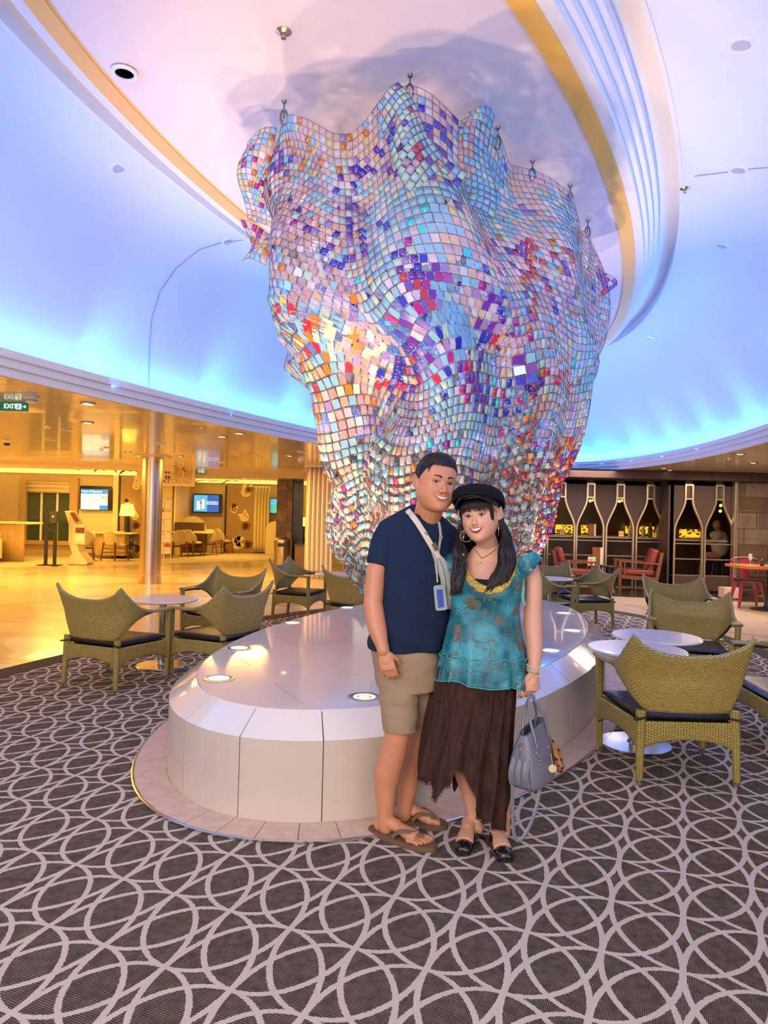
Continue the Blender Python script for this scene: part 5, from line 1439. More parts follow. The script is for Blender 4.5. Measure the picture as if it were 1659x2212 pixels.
def face(H, bv, root, eyes, brow_w, lip, sc=1., mouth_w=.030, lash=.0012, smile=.009, open_=.010, browz=.021, browc=None, eyeh=.0095):
    inv = H.to_3x3()
    def fp(x, z, off):
        o = H @ Vector((x, -.25, z)); d = (inv @ Vector((0, 1, 0))).normalized(); h = bv.ray_cast(o, d)
        p = h[0] if h[0] else H @ Vector((x, -.085, z)); return p - d * off
    def patch(f, nu, nv, off, name, mt, bulge=0.):
        b = MB().grid(lambda u, v: fp(*f(u, v), off + bulge * math.sin(PI * u) * math.sin(PI * v)), nu, nv)
        return sub(b, root).build(name, mt, root, smooth=180, fix=False)
    WHE = mat('eye_white', (.80, .74, .70), rough=.25); IR = mat('eye_iris', (.030, .012, .008), rough=.12); DK = mat('lash_black', (.015, .010, .009), rough=.6)
    BRW = browc or mat('brow_black', (.03, .018, .014), rough=.7)
    for s in (-1, 1):
        ex, ez = s * .0320, eyes; w_ = .0155
        up = lambda q: eyeh * .62 * (1 - q * q) ** .7 + .0012 * q * s * 0; lo = lambda q: -eyeh * .38 * (1 - q * q) ** .8
        tilt = lambda q: .0012 * q * s
        patch(lambda u, v: (ex + (u * 2 - 1) * w_, ez + tilt(u * 2 - 1) + lo(u * 2 - 1) + (up(u * 2 - 1) - lo(u * 2 - 1)) * v), 14, 5, .0006, 'eye', WHE, .0012)
        r_ = .0058
        def iris(u, v):
            q = (u * 2 - 1) * r_; hh = math.sqrt(max(0, r_ * r_ - q * q)); qq = q / w_
            a = max(-hh - .0002, lo(qq)); b_ = min(hh, up(qq)); return (ex + q, ez + a + (b_ - a) * v)
        patch(iris, 10, 5, .0021, 'iris', IR)
        P = [fp(ex + q * w_ * 1.06, ez + tilt(q) + up(q) + .0004, .0018) for q in np.linspace(-.98, 1.0, 13)]
        rr = [lash * (.5 + .7 * math.sin(PI * (k + 1) / 14)) for k in range(13)]
        sub(MB().tube(P, rr, 6), root).build('eyelash', DK, root)
        P = [fp(ex + q * w_ * .9, ez + tilt(q) + lo(q) - .0003, .0012) for q in np.linspace(-.95, .95, 9)]
        sub(MB().tube(P, lash * .35, 5), root).build('lower_lash', DK, root)
        P = [fp(ex + q * w_ * 1.05, ez + up(q) + .0042, .0003) for q in np.linspace(-.9, .95, 9)]
        sub(MB().tube(P, .0006, 5), root).build('lid_crease', mat('crease', (.28, .12, .08), rough=.6), root)
        patch(lambda u, v: (s * (.013 + u * .034), browz + .0075 * math.sin(PI * min(1, u * 1.05) * .62 + .2) + (v - .5) * brow_w * (1.1 - u * .75) * (.5 + .5 * min(1, u * 5))), 16, 3, .0013, 'eyebrow', BRW)
    for s in (-1, 1):      # smile folds beside the mouth
        P = [fp(s * x_, z_, -.0003) for x_, z_ in ((.021, -.036), (.027, -.042), (.033, -.050), (.0365, -.059), (.037, -.067))]
        sub(MB().tube(P, [.0002, .0008, .0010, .0008, .0002], 6), root).build('smile_fold', mat('fold_skin', (.42, .19, .12), rough=.6), root)
    # nostrils
    for s in (-1, 1):
        b = MB(); b.ball(fp(s * .0065, -.0405, .0002), (.0030, .0012, .0016), 8, 6); sub(b, root).build('nostril', mat('nostril_dark', (.16, .05, .035), rough=.7), root)
    mz = -.062; cur = lambda q: smile * (q * q)      # corners up
    MD_ = mat('mouth_dark', (.10, .02, .02), rough=.5); TE = mat('teeth_white', (.88, .85, .80), rough=.2)
    uo = lambda q: mz + cur(q) + open_ * .55 * (1 - q * q) ** .6; lo_ = lambda q: mz + cur(q) - open_ * .75 * (1 - q * q) ** .75
    patch(lambda u, v: ((u * 2 - 1) * mouth_w, lo_(u * 2 - 1) + (uo(u * 2 - 1) - lo_(u * 2 - 1)) * v), 20, 4, .0010, 'mouth', MD_)
    patch(lambda u, v: ((u * 2 - 1) * mouth_w * .86, (lo_(u * 2 - 1) * .80 + uo(u * 2 - 1) * .20) + (uo(u * 2 - 1) - (lo_(u * 2 - 1) * .80 + uo(u * 2 - 1) * .20)) * v), 20, 3, .0016, 'teeth', TE, .0006)
    for k in range(-4, 5):
        x = k * mouth_w * .17; q = x / mouth_w
        sub(MB().tube([fp(x, uo(q) - .0004, .0023), fp(x, lo_(q) * .6 + uo(q) * .4, .0023)], .00022, 4), root).build('tooth_gap', mat('gap_grey', (.5, .42, .36)), root)
    for nm_, fn_, th_ in (('upper_lip', uo, .0042), ('lower_lip', lo_, .0060)):
        sg = 1 if nm_ == 'upper_lip' else -1
        b = MB()
        def lp(u, v):
            q = u * 2 - 1; h_ = th_ * (1 - abs(q) ** 2.2) * (1 - (.22 * math.exp(-(q / .12) ** 2) if sg > 0 else 0)) + .0006
            return (q * mouth_w * 1.04, fn_(q * .995) + sg * h_ * v)
        b.grid(lambda u, v: fp(*lp(u, v), .0012 + .0028 * math.sin(PI * min(1, v * .95 + .05)) * (1 - abs(u * 2 - 1) ** 3)), 24, 6)
        sub(b, root).build(nm_, lip, root, smooth=180, fix=False)
    return fp
def hand(mb, wrist, dirn, back, side, L=.18, curl=.5, spread=.12, thumb=1., rf=.0078, close=0.):
    """dirn: along the hand, back: normal of the back of the hand, side: toward the thumb"""
    w, d, b, s = (Vector(v) for v in (wrist, dirn, back, side)); d.normalize(); b.normalize(); s.normalize()
    pl = L * .50
    mb.tube([w, w + d * pl * .35, w + d * pl * .8, w + d * pl], [.024, .032, .036, .032], 14, flat=.42, up=b)
    mb.ball(w + d * pl * .55, .020, 12, 8)
    for k, (o, fl, rr) in enumerate(((.95, .43, 1.), (.32, .47, 1.05), (-.32, .44, 1.), (-.92, .35, .88))):
        p = w + d * pl * (.92 if k < 3 else .86) + s * .0285 * o
        a = curl * .5; dd = d
        pts = [p - d * .02, p]; ax = s
        for seg, q in ((.46, .8), (.30, 1.1), (.24, .9)):
            dd = (Matrix.Rotation(-curl * q, 3, ax) @ dd) if (Matrix.Rotation(-curl * q, 3, ax) @ dd).dot(b) < dd.dot(b) else (Matrix.Rotation(curl * q, 3, ax) @ dd)
            pts.append(pts[-1] + (dd + s * spread * o * .3) * fl * L * seg)
        caps(mb, pts, [rf * rr * 1.1, rf * rr * 1.12, rf * rr, rf * rr * .92, rf * rr * .8], 10)
    t0 = w + d * pl * .25 + s * .022; t1 = t0 + (d * .7 + s * .62 - b * .25 * thumb).normalized() * .040; t2 = t1 + (d * .95 + s * .1 - b * .35 * thumb).normalized() * .030; t3 = t2 + (d - s * .1 - b * .3 * thumb).normalized() * .022
    caps(mb, [t0, t1, t2, t3], [.014, .0115, .0098, .0085], 10)
def foot_skin(mb, heel, toe, ank, zs=.02, L=.0, w=.046, toes=True, med=1):
    """heel, toe on the ground plan; zs top of the sole"""
    h, t = Vector((*heel, zs)), Vector((*toe, zs)); d = (t - h); Lf = d.length; d.normalize(); n_ = Vector((-d.y, d.x, 0)) * med
    P = [h + d * Lf * k for k in (.06, .22, .42, .62, .78)]; Rr = [.026, .029, .030, .038, .040]; Z_ = [.030, .040, .042, .028, .018]
    vs = []
    mb.tube([p + Vector((0, 0, z_)) for p, z_ in zip(P, Z_)], Rr, 14, flat=.72, up=(0, 0, 1))
    mb.ball(h + d * Lf * .07 + Vector((0, 0, .028)), (.028, .028, .028), 12, 8)
    caps(mb, [Vector(ank), h + d * Lf * .17 + Vector((0, 0, .055)), h + d * Lf * .40 + Vector((0, 0, .045))], [.034, .036, .028], 14)
    if toes:
        for k in range(5):
            o = (k - 1.6) / 2.4; r_ = (.0135, .0095, .009, .0085, .008)[k]; l_ = (1.0, 1.0, .975, .94, .90)[k]
            a = h + d * Lf * (.76 - .02 * k) + n_ * (-o) * .040 + Vector((0, 0, .014)); b_ = h + d * Lf * (l_ - .035) + n_ * (-o) * .042 + Vector((0, 0, .010 + r_ * .3))
            caps(mb, [a, a.lerp(b_, .6) + Vector((0, 0, .004)), b_], [r_ * 1.1, r_, r_ * .98], 10)
    return d, n_, Lf

# ---------------------------------------------------------------- the man
MR = thing('person', 'smiling man with short black hair in navy t-shirt, khaki shorts and brown flip-flops', 'person', (.12, 3.12, .010))
HM = head_mat(W(942, 1046, 3.07), 19, 7, 1.02, -2)
b = MB(); head_mesh(b, HM, jaw=1.20, cheek=1.4, nose=1.15, wide=1.10)
caps(b, [HM @ Vector((0, .018, -.06)), W(922, 1118, 3.14), W(908, 1150, 3.17)], [.064, .062, .050], 18)
for s_ in ((W(905, 1120, 3.18), W(850, 1152, 3.15)), (W(930, 1125, 3.2), W(968, 1160, 3.24))): caps(b, s_, [.036, .034], 14)
# jaw fullness
b.ball(HM @ Vector((0, -.035, -.098)), (.040, .036, .022), 14, 10, M=HM.to_3x3())
rings(b, [(W(905, 1142, 3.18), .115, .07), (W(899, 1160, 3.18), .160, .085), (W(896, 1215, 3.18), .165, .105), (W(890, 1300, 3.18), .150, .115), (W(880, 1400, 3.18), .125, .10), (W(884, 1470, 3.18), .12, .10)], yaw=18)
caps(b, [W(836, 1163, 3.12), W(812, 1235, 3.09), W(806, 1303, 3.07), W(813, 1350, 3.04), W(828, 1404, 2.995)], [.048, .044, .0425, .043, .0275], 16)
hand(b, W(829, 1406, 2.995), Vector((.045, -.02, -.17)), Vector((-.15, -1, .0)), Vector((1, -.15, .2)), L=.168, curl=.55, thumb=2.6, rf=.0082)
caps(b, [W(972, 1170, 3.26), W(1002, 1250, 3.36), W(1030, 1310, 3.34), W(1060, 1330, 3.30)], [.055, .045, .042, .03], 14)
caps(b, [W(862, 1450, 3.14), W(860, 1530, 3.11), W(857, 1592, 3.10), W(845, 1640, 3.12), W(837, 1668, 3.13), W(833, 1705, 3.13), W(833, 1760, 3.125), W(834, 1785, 3.12)], [.070, .062, .0575, .0615, .0625, .050, .0375, .036], 18)
caps(b, [W(915, 1450, 3.24), W(915, 1530, 3.24), W(909, 1580, 3.24), W(898, 1620, 3.27), W(888, 1655, 3.28), W(882, 1690, 3.27), W(874, 1740, 3.25), W(873, 1758, 3.25)], [.066, .058, .057, .059, .058, .048, .037, .036], 18)
foot_skin(b, (.000, 3.150), (.232, 3.010), W(834, 1785, 3.12), zs=.026, med=1)
foot_skin(b, (.090, 3.285), (.300, 3.225), W(873, 1755, 3.25), zs=.026, med=-1)
body, bvm = fuse(b, 'body', SKM, MR, vox=.0032, it=5)
LIPM = mat('lip_man', (.56, .21, .16), rough=.45)
fpm = face(HM, bvm, MR, .003, .0105, LIPM, mouth_w=.031, smile=.006, open_=.0092, eyeh=.0066, lash=.0015, browz=.0225)
# toenails
# hair of the man
HB_ = mat('black_hair', (.012, .010, .012), rough=.42, bump=.4, bscale=220, stretch=(1, .12, 1), spec=.3)
def man_hair(u, v):
    th = u * 2 * PI; c, s = math.cos(th), math.sin(th)
    # hairline height by angle: front high, sides at the ears, nape low
    fr = max(0, -s)
    line = .073 if fr > .72 else (.073 - (.72 - fr) / .72 * .078 if s < 0 else -.005 - .050 * s)
    line += .0012 * math.sin(th * 23)
    t0 = math.acos(max(-1, min(1, -line / .122))) / PI; t = t0 + (1 - t0) * v
    g = .003 + .009 * min(1, v * 3.5) + .003 * fr * min(1, v * 4) * (1 - v)
    if s < .2 and abs(c) > .8: g -= .004
    p = head_fn(th, t, 1, g, 1, 1.10)
    p.z += .004 * math.sin(PI * min(1, v * 1.2)) * (.3 + .7 * fr) + .0015 * math.sin(th * 40)
    p.x += -.004 * fr * v
    return HM @ p
hb = MB().grid(man_hair, 120, 26, cu=True)
for k in range(90):        # combed strands over the top
    x = -.062 + .124 * (k / 89); z0 = .078 + .004 * math.sin(k); P = []
    for q in range(7):
        t = q / 6; yy = -.060 + .12 * t; xx = x * (1 - .25 * t) + .018 * t - .006
        rr = math.hypot(xx / .090, yy / .100); zz = .122 * math.sqrt(max(.02, 1 - min(.97, rr) ** 2.4)) - .001 + .007 * (1 - t)
        P.append(HM @ Vector((xx, yy, zz)))
    hb.tube(P, [.001, .0030, .0034, .0032, .003, .0024, .001], 5)
sub(hb, MR).build('hair', HB_, MR, smooth=60, fix=False)
# t-shirt
NAVY = mat('navy_cotton', (.012, .026, .062), rough=.9, bump=.25, bscale=14, spec=.2)
b = MB()
rings(b, [(W(913, 1112, 3.155), .076, .068), (W(909, 1120, 3.165), .100, .078), (W(903, 1129, 3.17), .142, .090), (W(899, 1142, 3.175), .174, .100), (W(897, 1164, 3.18), .188, .112), (W(896, 1215, 3.18), .186, .128), (W(894, 1270, 3.18), .178, .137), (W(889, 1330, 3.18), .174, .146), (W(880, 1375, 3.18), .172, .146), (W(874, 1400, 3.18), .168, .142)], n=48, yaw=18, ex=2.35)
caps(b, [W(842, 1152, 3.13), W(832, 1174, 3.12), W(824, 1200, 3.11)], [.064, .066, .063], 18)
for s_ in ((W(898, 1112, 3.19), W(846, 1142, 3.15)), (W(932, 1128, 3.2), W(968, 1160, 3.24))): caps(b, s_, [.050, .054], 16)
b.tube([W(826, 1190, 3.11), W(819, 1222, 3.10)], [.062, .0615], 20)
caps(b, [W(968, 1165, 3.25), W(985, 1215, 3.32)], [.062, .060], 16)
def wr(c):
    q = Vector((c[0] * 7, c[1] * 7, c[2] * 5)); f = noise.noise(q) * .008 + .005 * abs(noise.noise(Vector((c[0] * 9 + c[2] * 6, c[1] * 7, c[2] * 17))))
    f += .0035 * math.sin(c[2] * 46 + c[0] * 22 + 3 * noise.noise(Vector((c[0] * 5, 0, c[2] * 5)))) * max(0, min(1, (1.28 - c[2]) * 3))
    return f
shirt, bvs = fuse(b, 't_shirt', NAVY, MR, vox=.006, it=4, disp=wr)
# shorts
KH = mat('khaki_twill', (.36, .26, .165), rough=.85, bump=.2, bscale=60)
b = MB()
rings(b, [(W(874, 1388, 3.18), .160, .132), (W(877, 1410, 3.18), .158, .134), (W(882, 1450, 3.18), .152, .134), (W(886, 1485, 3.18), .146, .13)], yaw=18)
caps(b, [W(861, 1460, 3.15), W(861, 1510, 3.12)], [.096, .088], 18); b.tube([W(861, 1500, 3.125), W(863, 1545, 3.11), W(864, 1581, 3.10)], [.0865, .079, .0745], 24)
caps(b, [W(913, 1460, 3.22), W(914, 1510, 3.23)], [.088, .078], 18); b.tube([W(914, 1500, 3.23), W(914, 1540, 3.235), W(913, 1564, 3.235)], [.078, .070, .067], 24)
def wr2(c): return .009 * noise.noise(Vector((c[0] * 8, c[1] * 8, c[2] * 16))) + .005 * abs(noise.noise(Vector((c[0] * 16 + c[2] * 9, c[1] * 12, c[2] * 26)))) + .0025 * math.sin(c[2] * 60 + c[0] * 60) * max(0, noise.noise(Vector((c[0] * 6, c[1] * 6, c[2] * 6))))
fuse(b, 'shorts', KH, MR, vox=.0055, it=4, disp=wr2)
for c_, r_ in ((W(864, 1574, 3.10), .0755), (W(913, 1558, 3.235), .068)):
    P = [c_ + Vector((r_ * math.cos(2 * PI * k / 28), r_ * math.sin(2 * PI * k / 28), 0)) for k in range(28)]
    sub(MB().tube(P, .0028, 6, closed=True), MR).build('hem', KH, MR)
# flip-flops
SO = mat('flipflop_brown', (.17, .095, .055), rough=.8); SS = mat('strap_brown', (.19, .115, .075), rough=.7)
def flipflop(heel, toe, med, lab):
    h, t = Vector((*heel, 0)), Vector((*toe, 0)); d = t - h; L = d.length; d.normalize(); n_ = Vector((-d.y, d.x, 0))
    out = [];
    for k in range(40):
        a = 2 * PI * k / 40; u = .5 - .5 * math.cos(a); w_ = (.036 + .014 * math.sin(PI * min(1, u * .95) ) ** 1.0 + .010 * max(0, math.sin((u - .45) * PI / .55))) * (abs(math.sin(a)) ** .55) * (1 if math.sin(a) > 0 else -1)
        out.append(h + d * L * u + n_ * w_)
    b = MB().prism([(p.x, p.y) for p in out], .0105, .034)
    f = sub(b, MR).build('flip_flop', SO, MR, smooth=40, label=lab)
    top = h + d * L * .80 + n_ * .008 * med + Vector((0, 0, .058)); b = MB()
    for s in (-1, 1):
        e = h + d * L * .42 + n_ * s * .043 + Vector((0, 0, .038)); mid = h + d * L * .60 + n_ * s * .034 + Vector((0, 0, .074))
        P = [e, e.lerp(mid, .5) + Vector((0, 0, .012)) + n_ * s * .004, mid, mid.lerp(top, .6) + Vector((0, 0, .005)), top]
        b.tube(P, [.012, .012, .011, .009, .007], 8, flat=.22, up=(n_ * s * .8 + Vector((0, 0, 1))).normalized())
    b.tube([top, top + Vector((0, 0, -.03)) + d * .006], .003, 6)
    sub(b, MR).build('strap', SS, f); return f
f1 = flipflop((-.030, 3.170), (.262, 2.992), 1, 'nearer brown flip-flop'); f2 = flipflop((.065, 3.300), (.330, 3.212), -1, 'farther brown flip-flop')

# lanyard with card holder, cross-body bag
def on_shirt(px, py, off=.006):
    d = (W(px, py, 5.) - EYE).normalized(); hh = bvs.ray_cast(EYE, d)
    p = hh[0] if hh[0] else W(px, py, 3.06); return p - d * off
def strap(mb, pts, w_, off=.006, n=4):
    P = []
    for a, b_ in zip(pts[:-1], pts[1:]):
        for k in range(n): t = k / n; P.append(on_shirt(a[0] + (b_[0] - a[0]) * t, a[1] + (b_[1] - a[1]) * t, off))
    P.append(on_shirt(*pts[-1], off)); mb.tube(P, w_, 8, flat=.18, up=(0, -1, .1)); return P
GS = mat('grey_strap', (.36, .40, .42), rough=.7)
t = thing('lanyard', 'grey lanyard with a grey card holder showing a blue card on the man\'s chest', 'lanyard', on_shirt(950, 1290)); 
b = MB(); strap(b, [(897, 1118), (905, 1130), (919, 1152), (932, 1185), (941, 1212), (944, 1240)], .0055, .005); sub(b, t).build('strap', GS, t)
b = MB(); strap(b, [(948, 1127), (951, 1145), (952, 1160), (948, 1185), (944, 1212)], .0055, .007); sub(b, t).build('strap', GS, t)
for (x, y) in ((920, 1153), (952, 1161)): b = MB().box(on_shirt(x, y, .010), (.016, .006, .016)); sub(b, t).build('buckle', mat('buckle_grey', (.22, .24, .25), rough=.3), t, smooth=0)
b = MB().tube([on_shirt(944, 1240, .01), on_shirt(945, 1258, .012)], .004, 8); sub(b, t).build('clip', STEEL, t)
c_ = on_shirt(951, 1291, .016); M3 = Matrix.Rotation(R(-7), 3, 'Y')
def rrect(w_, h_, r_): return [((w_ - r_) * sx + r_ * math.cos(a), (h_ - r_) * sz + r_ * math.sin(a)) for sx, sz, a0 in ((1, 1, 0), (-1, 1, 90), (-1, -1, 180), (1, -1, 270)) for a in [R(a0 + k * 22.5) for k in range(5)]]
MX = M3 @ Matrix.Rotation(PI / 2, 3, 'X')
sub(MB().prism(rrect(.026, .056, .010), -.006, .006, M=MX, off=c_), t).build('card_holder', mat('holder_grey', (.34, .42, .46), rough=.45), t)
sub(MB().prism(rrect(.0135, .040, .003), .006, .0075, M=MX, off=c_ + Vector((0, 0, -.003))), t).build('blue_card', mat('card_blue', (.02, .09, .50), rough=.2), t)
t = thing('crossbody_bag', 'pale sage cross-body sling bag with a cream strap on the man\'s side', 'bag', on_shirt(966, 1270))
b = MB(); strap(b, [(880, 1102), (889, 1112), (901, 1128), (915, 1150), (928, 1172), (940, 1192), (949, 1206)], .0125, .009); sub(b, t).build('strap', mat('cream_strap', (.70, .66, .60), rough=.7), t)
b = MB().box(on_shirt(940, 1181, .016), (.020, .008, .034), M=Matrix.Rotation(R(-28), 3, 'Y')); sub(b, t).build('buckle', mat('buckle_dark', (.10, .07, .04), rough=.3), t, smooth=0)
b = MB(); P = [on_shirt(950, 1205, .012), on_shirt(958, 1225, .014), on_shirt(964, 1255, .014), on_shirt(967, 1285, .012), on_shirt(968, 1315, .008)]
b.tube(P, [.014, .028, .032, .030, .014], 14, flat=.5, up=(0, -1, 0)); sub(b, t).build('pouch', mat('sage_nylon', (.42, .50, .50), rough=.6, bump=.3, bscale=25), t)
b = MB(); b.tube([p + Vector((-.004, -.017, 0)) for p in P[0:4]], .0022, 6); sub(b, t).build('zip', mat('zip_grey', (.25, .28, .29)), t)
# ---------------------------------------------------------------- the woman
WR_ = thing('person', 'smiling woman in black cap, teal flowered blouse and brown layered skirt', 'person', (.47, 3.08, .010))
HWM = head_mat(W(1036, 1114, 3.02), -24, -9, .945, -2)
SKA = [(W(1052, 1180, 3.10), .055, .05), (W(1058, 1196, 3.11), .095, .062), (W(1064, 1207, 3.115), .130, .072), (W(1065, 1232, 3.115), .135, .088), (W(1056, 1272, 3.10), .134, .105), (W(1047, 1330, 3.10), .125, .095), (W(1046, 1400, 3.10), .150, .11), (W(1042, 1470, 3.10), .160, .12)]
b = MB(); head_mesh(b, HWM, jaw=1.06, cheek=1.5, nose=.72, wide=1.12)
caps(b, [HWM @ Vector((0, .018, -.06)), W(1054, 1180, 3.10), W(1057, 1200, 3.115)], [.046, .047, .052], 16)
rings(b, SKA, yaw=-6)
caps(b, [W(1137, 1216, 3.11), W(1153, 1254, 3.10), W(1152, 1300, 3.09), W(1151, 1345, 3.075), W(1155, 1400, 3.04), W(1154, 1436, 3.015), W(1153, 1447, 3.01)], [.047, .037, .039, .041, .037, .0275, .026], 16)
hw_ = W(1153, 1449, 3.01)
hand(b, hw_, Vector((-.012, -.01, -.17)), Vector((.35, -1, 0)), Vector((-1, -.35, -.1)), L=.172, curl=.78, thumb=1.1, rf=.0072)
caps(b, [W(992, 1216, 3.12), W(972, 1270, 3.25), W(950, 1320, 3.36), W(915, 1340, 3.40)], [.045, .037, .034, .025], 14)
caps(b, [W(1004, 1480, 3.14), W(992, 1590, 3.14), W(996, 1640, 3.16), W(1004, 1675, 3.165), W(1018, 1725, 3.15), W(1028, 1775, 3.14), W(1029, 1790, 3.14)], [.080, .052, .046, .044, .036, .030, .031], 16)
caps(b, [W(1080, 1480, 3.10), W(1078, 1600, 3.08), W(1080, 1650, 3.10), W(1083, 1690, 3.105), W(1085, 1740, 3.09), W(1086, 1785, 3.075), W(1086, 1798, 3.07)], [.062, .050, .047, .046, .037, .0315, .033], 16)
foot_skin(b, (.430, 3.175), (.372, 2.975), W(1029, 1788, 3.14), zs=.020, toes=False)
foot_skin(b, (.535, 3.130), (.545, 2.925), W(1086, 1796, 3.07), zs=.020, toes=False)
bodyw, bvw = fuse(b, 'body', SKW, WR_, vox=.0032, it=5)
LIPW = mat('lip_woman', (.42, .045, .05), rough=.3)
fpw = face(HWM, bvw, WR_, .000, .0055, LIPW, mouth_w=.029, smile=.008, open_=.0115, eyeh=.0092, lash=.0017, browz=.020)
# blouse: lofted shell with an open neckline
def teal_mat():
    M = bpy.data.materials.new('teal_print'); M.use_nodes = True; n = NT(M); b_ = n.b
    tc = n.n('ShaderNodeTexCoord')
    n1 = n.n('ShaderNodeTexNoise'); n1.inputs['Scale'].default_value = 11; n1.inputs['Detail'].default_value = 3; n.l(tc.outputs['Object'], n1.inputs['Vector'])
    n2 = n.n('ShaderNodeTexNoise'); n2.inputs['Scale'].default_value = 6; n2.inputs['Detail'].default_value = 1; n.l(tc.outputs['Object'], n2.inputs['Vector'])
    mr = n.n('ShaderNodeMapRange'); mr.inputs[1].default_value = .35; mr.inputs[2].default_value = .68; n.l(n1.outputs[0], mr.inputs[0])
    base = n.mix(mr.outputs[0], (.0, .085, .125), (.05, .38, .48))
    # flowers: voronoi petals
    vo = n.n('ShaderNodeTexVoronoi'); vo.inputs['Scale'].default_value = 11.5; vo.inputs['Randomness'].default_value = .85
    ns = n.n('ShaderNodeTexNoise'); ns.inputs['Scale'].default_value = 26; ns.inputs['Detail'].default_value = 1
    n.l(tc.outputs['Object'], ns.inputs['Vector'])
    ad = n.n('ShaderNodeVectorMath', operation='MULTIPLY_ADD'); n.l(ns.outputs['Color'], ad.inputs[0]); ad.inputs[1].default_value = (.045, .045, .045); n.l(tc.outputs['Object'], ad.inputs[2])
    n.l(ad.outputs[0], vo.inputs['Vector'])
    blob = n.math('LESS_THAN', vo.outputs['Distance'], .34); 
    sel = n.n('ShaderNodeSeparateColor'); n.l(vo.outputs['Color'], sel.inputs[0])
    blob = n.math('MULTIPLY', blob, n.math('GREATER_THAN', sel.outputs[0], .35))
    ring = n.math('MULTIPLY', n.math('GREATER_THAN', n.math('SINE', n.math('MULTIPLY', vo.outputs['Distance'], 130.)), .25), blob)
    v2 = n.n('ShaderNodeTexVoronoi'); v2.inputs['Scale'].default_value = 34; n.l(ad.outputs[0], v2.inputs['Vector'])
    leaf = n.math('MULTIPLY', n.math('LESS_THAN', v2.outputs['Distance'], .24), n.math('GREATER_THAN', n2.outputs[0], .52))
    v3 = n.n('ShaderNodeTexVoronoi'); v3.feature = 'DISTANCE_TO_EDGE'; v3.inputs['Scale'].default_value = 9; n.l(ad.outputs[0], v3.inputs['Vector'])
    stem = n.math('MULTIPLY', n.math('LESS_THAN', v3.outputs['Distance'], .013), n.math('GREATER_THAN', n1.outputs[0], .5))
    c = n.mix(blob, base, (.17, .16, .13)); c = n.mix(ring, c, (.07, .10, .10)); c = n.mix(leaf, c, (.14, .13, .10)); c = n.mix(stem, c, (.06, .09, .09))
    v4 = n.n('ShaderNodeTexVoronoi'); v4.inputs['Scale'].default_value = 60; n.l(tc.outputs['Object'], v4.inputs['Vector'])
    sp_ = n.math('MULTIPLY', n.math('LESS_THAN', v4.outputs['Distance'], .22), n.math('LESS_THAN', n2.outputs[0], .42)); c = n.mix(sp_, c, (.42, .44, .14))
    n.l(c, b_.inputs['Base Color']); b_.inputs['Roughness'].default_value = .45; b_.inputs['Sheen Weight'].default_value = .0
    return M
TEAL = teal_mat(); LACE = mat('gold_lace', (.60, .44, .08), rough=.6, bump=1., bscale=170, vary=.45, vscale=110)
BR = [(W(1064, 1199, 3.105), .118, .074), (W(1064, 1206, 3.105), .142, .084), (W(1064, 1216, 3.105), .150, .095), (W(1063, 1235, 3.10), .152, .110), (W(1056, 1260, 3.095), .153, .126), (W(1051, 1285, 3.09), .152, .130), (W(1048, 1312, 3.09), .148, .120), (W(1046, 1345, 3.09), .155, .122), (W(1046, 1380, 3.09), .172, .132), (W(1046, 1413, 3.09), .186, .142), (W(1043, 1440, 3.09), .190, .146), (W(1041, 1458, 3.09), .191, .148)]
BZ = [q[0].z for q in BR]
def blouse_pt(th, z, off=0.):
    zs = BZ[::-1]; f = lambda g: float(np.interp(z, zs, [g(q) for q in BR][::-1]))
    cx, cy, hw, hd = f(lambda q: q[0].x), f(lambda q: q[0].y), f(lambda q: q[1]) + off, f(lambda q: q[2]) + off
    c, s = math.cos(th), math.sin(th); x = math.copysign(abs(c) ** .87, c) * hw; y = math.copysign(abs(s) ** .87, s) * hd
    # bust and folds
    if s < 0: y -= .016 * math.exp(-((z - 1.15) / .05) ** 2) * (math.exp(-((x - .06) / .045) ** 2) + math.exp(-((x + .06) / .045) ** 2))
    k = max(0, (1.10 - z) / .35); y += .007 * k * math.sin(th * 11 + z * 8) ; x += .006 * k * math.cos(th * 9 + z * 6)
    w2 = .004 * noise.noise(Vector((x * 14, y * 14, z * 20))); a = R(-6)
    x, y = x * math.cos(a) - y * math.sin(a), x * math.sin(a) + y * math.cos(a)
    return Vector((cx + x * (1 + w2 * 4), cy + y * (1 + w2 * 4), z))
NCX, NCZ = W(1056, 1200, 3.0).x, W(1056, 1198, 3.0).z
def inneck(p, g=0.): return p.y < 3.12 and ((p.x - NCX) / (.112 + g)) ** 2 + ((p.z - NCZ) / (.142 + g)) ** 2 < 1 and p.z < NCZ + .3
zt, zb = BZ[0], BZ[-1]
nu, nv = 150, 90; b = MB(); vs = []; 
def hemz(th):
    x = math.cos(th); return zb - .018 * max(0, x) ** 2 - .012 * abs(math.sin(th * 14)) + .006 * math.sin(th * 3)
for j in range(nv + 1):
    for i in range(nu):
        th = 2 * PI * i / nu; z = zt + (hemz(th) - zt) * j / nv; vs.append(blouse_pt(th, max(z, zb), 0) + Vector((0, 0, min(0, z - zb))))
fs = []
for j in range(nv):
    for i in range(nu):
        q = (j * nu + i, j * nu + (i + 1) % nu, (j + 1) * nu + (i + 1) % nu, (j + 1) * nu + i)
        c_ = (vs[q[0]] + vs[q[2]]) / 2
        if inneck(c_): continue
        fs.append(q)
b.add(vs, fs); sub(b, WR_).build('blouse', TEAL, WR_, smooth=180, sol=.003, fix=False)
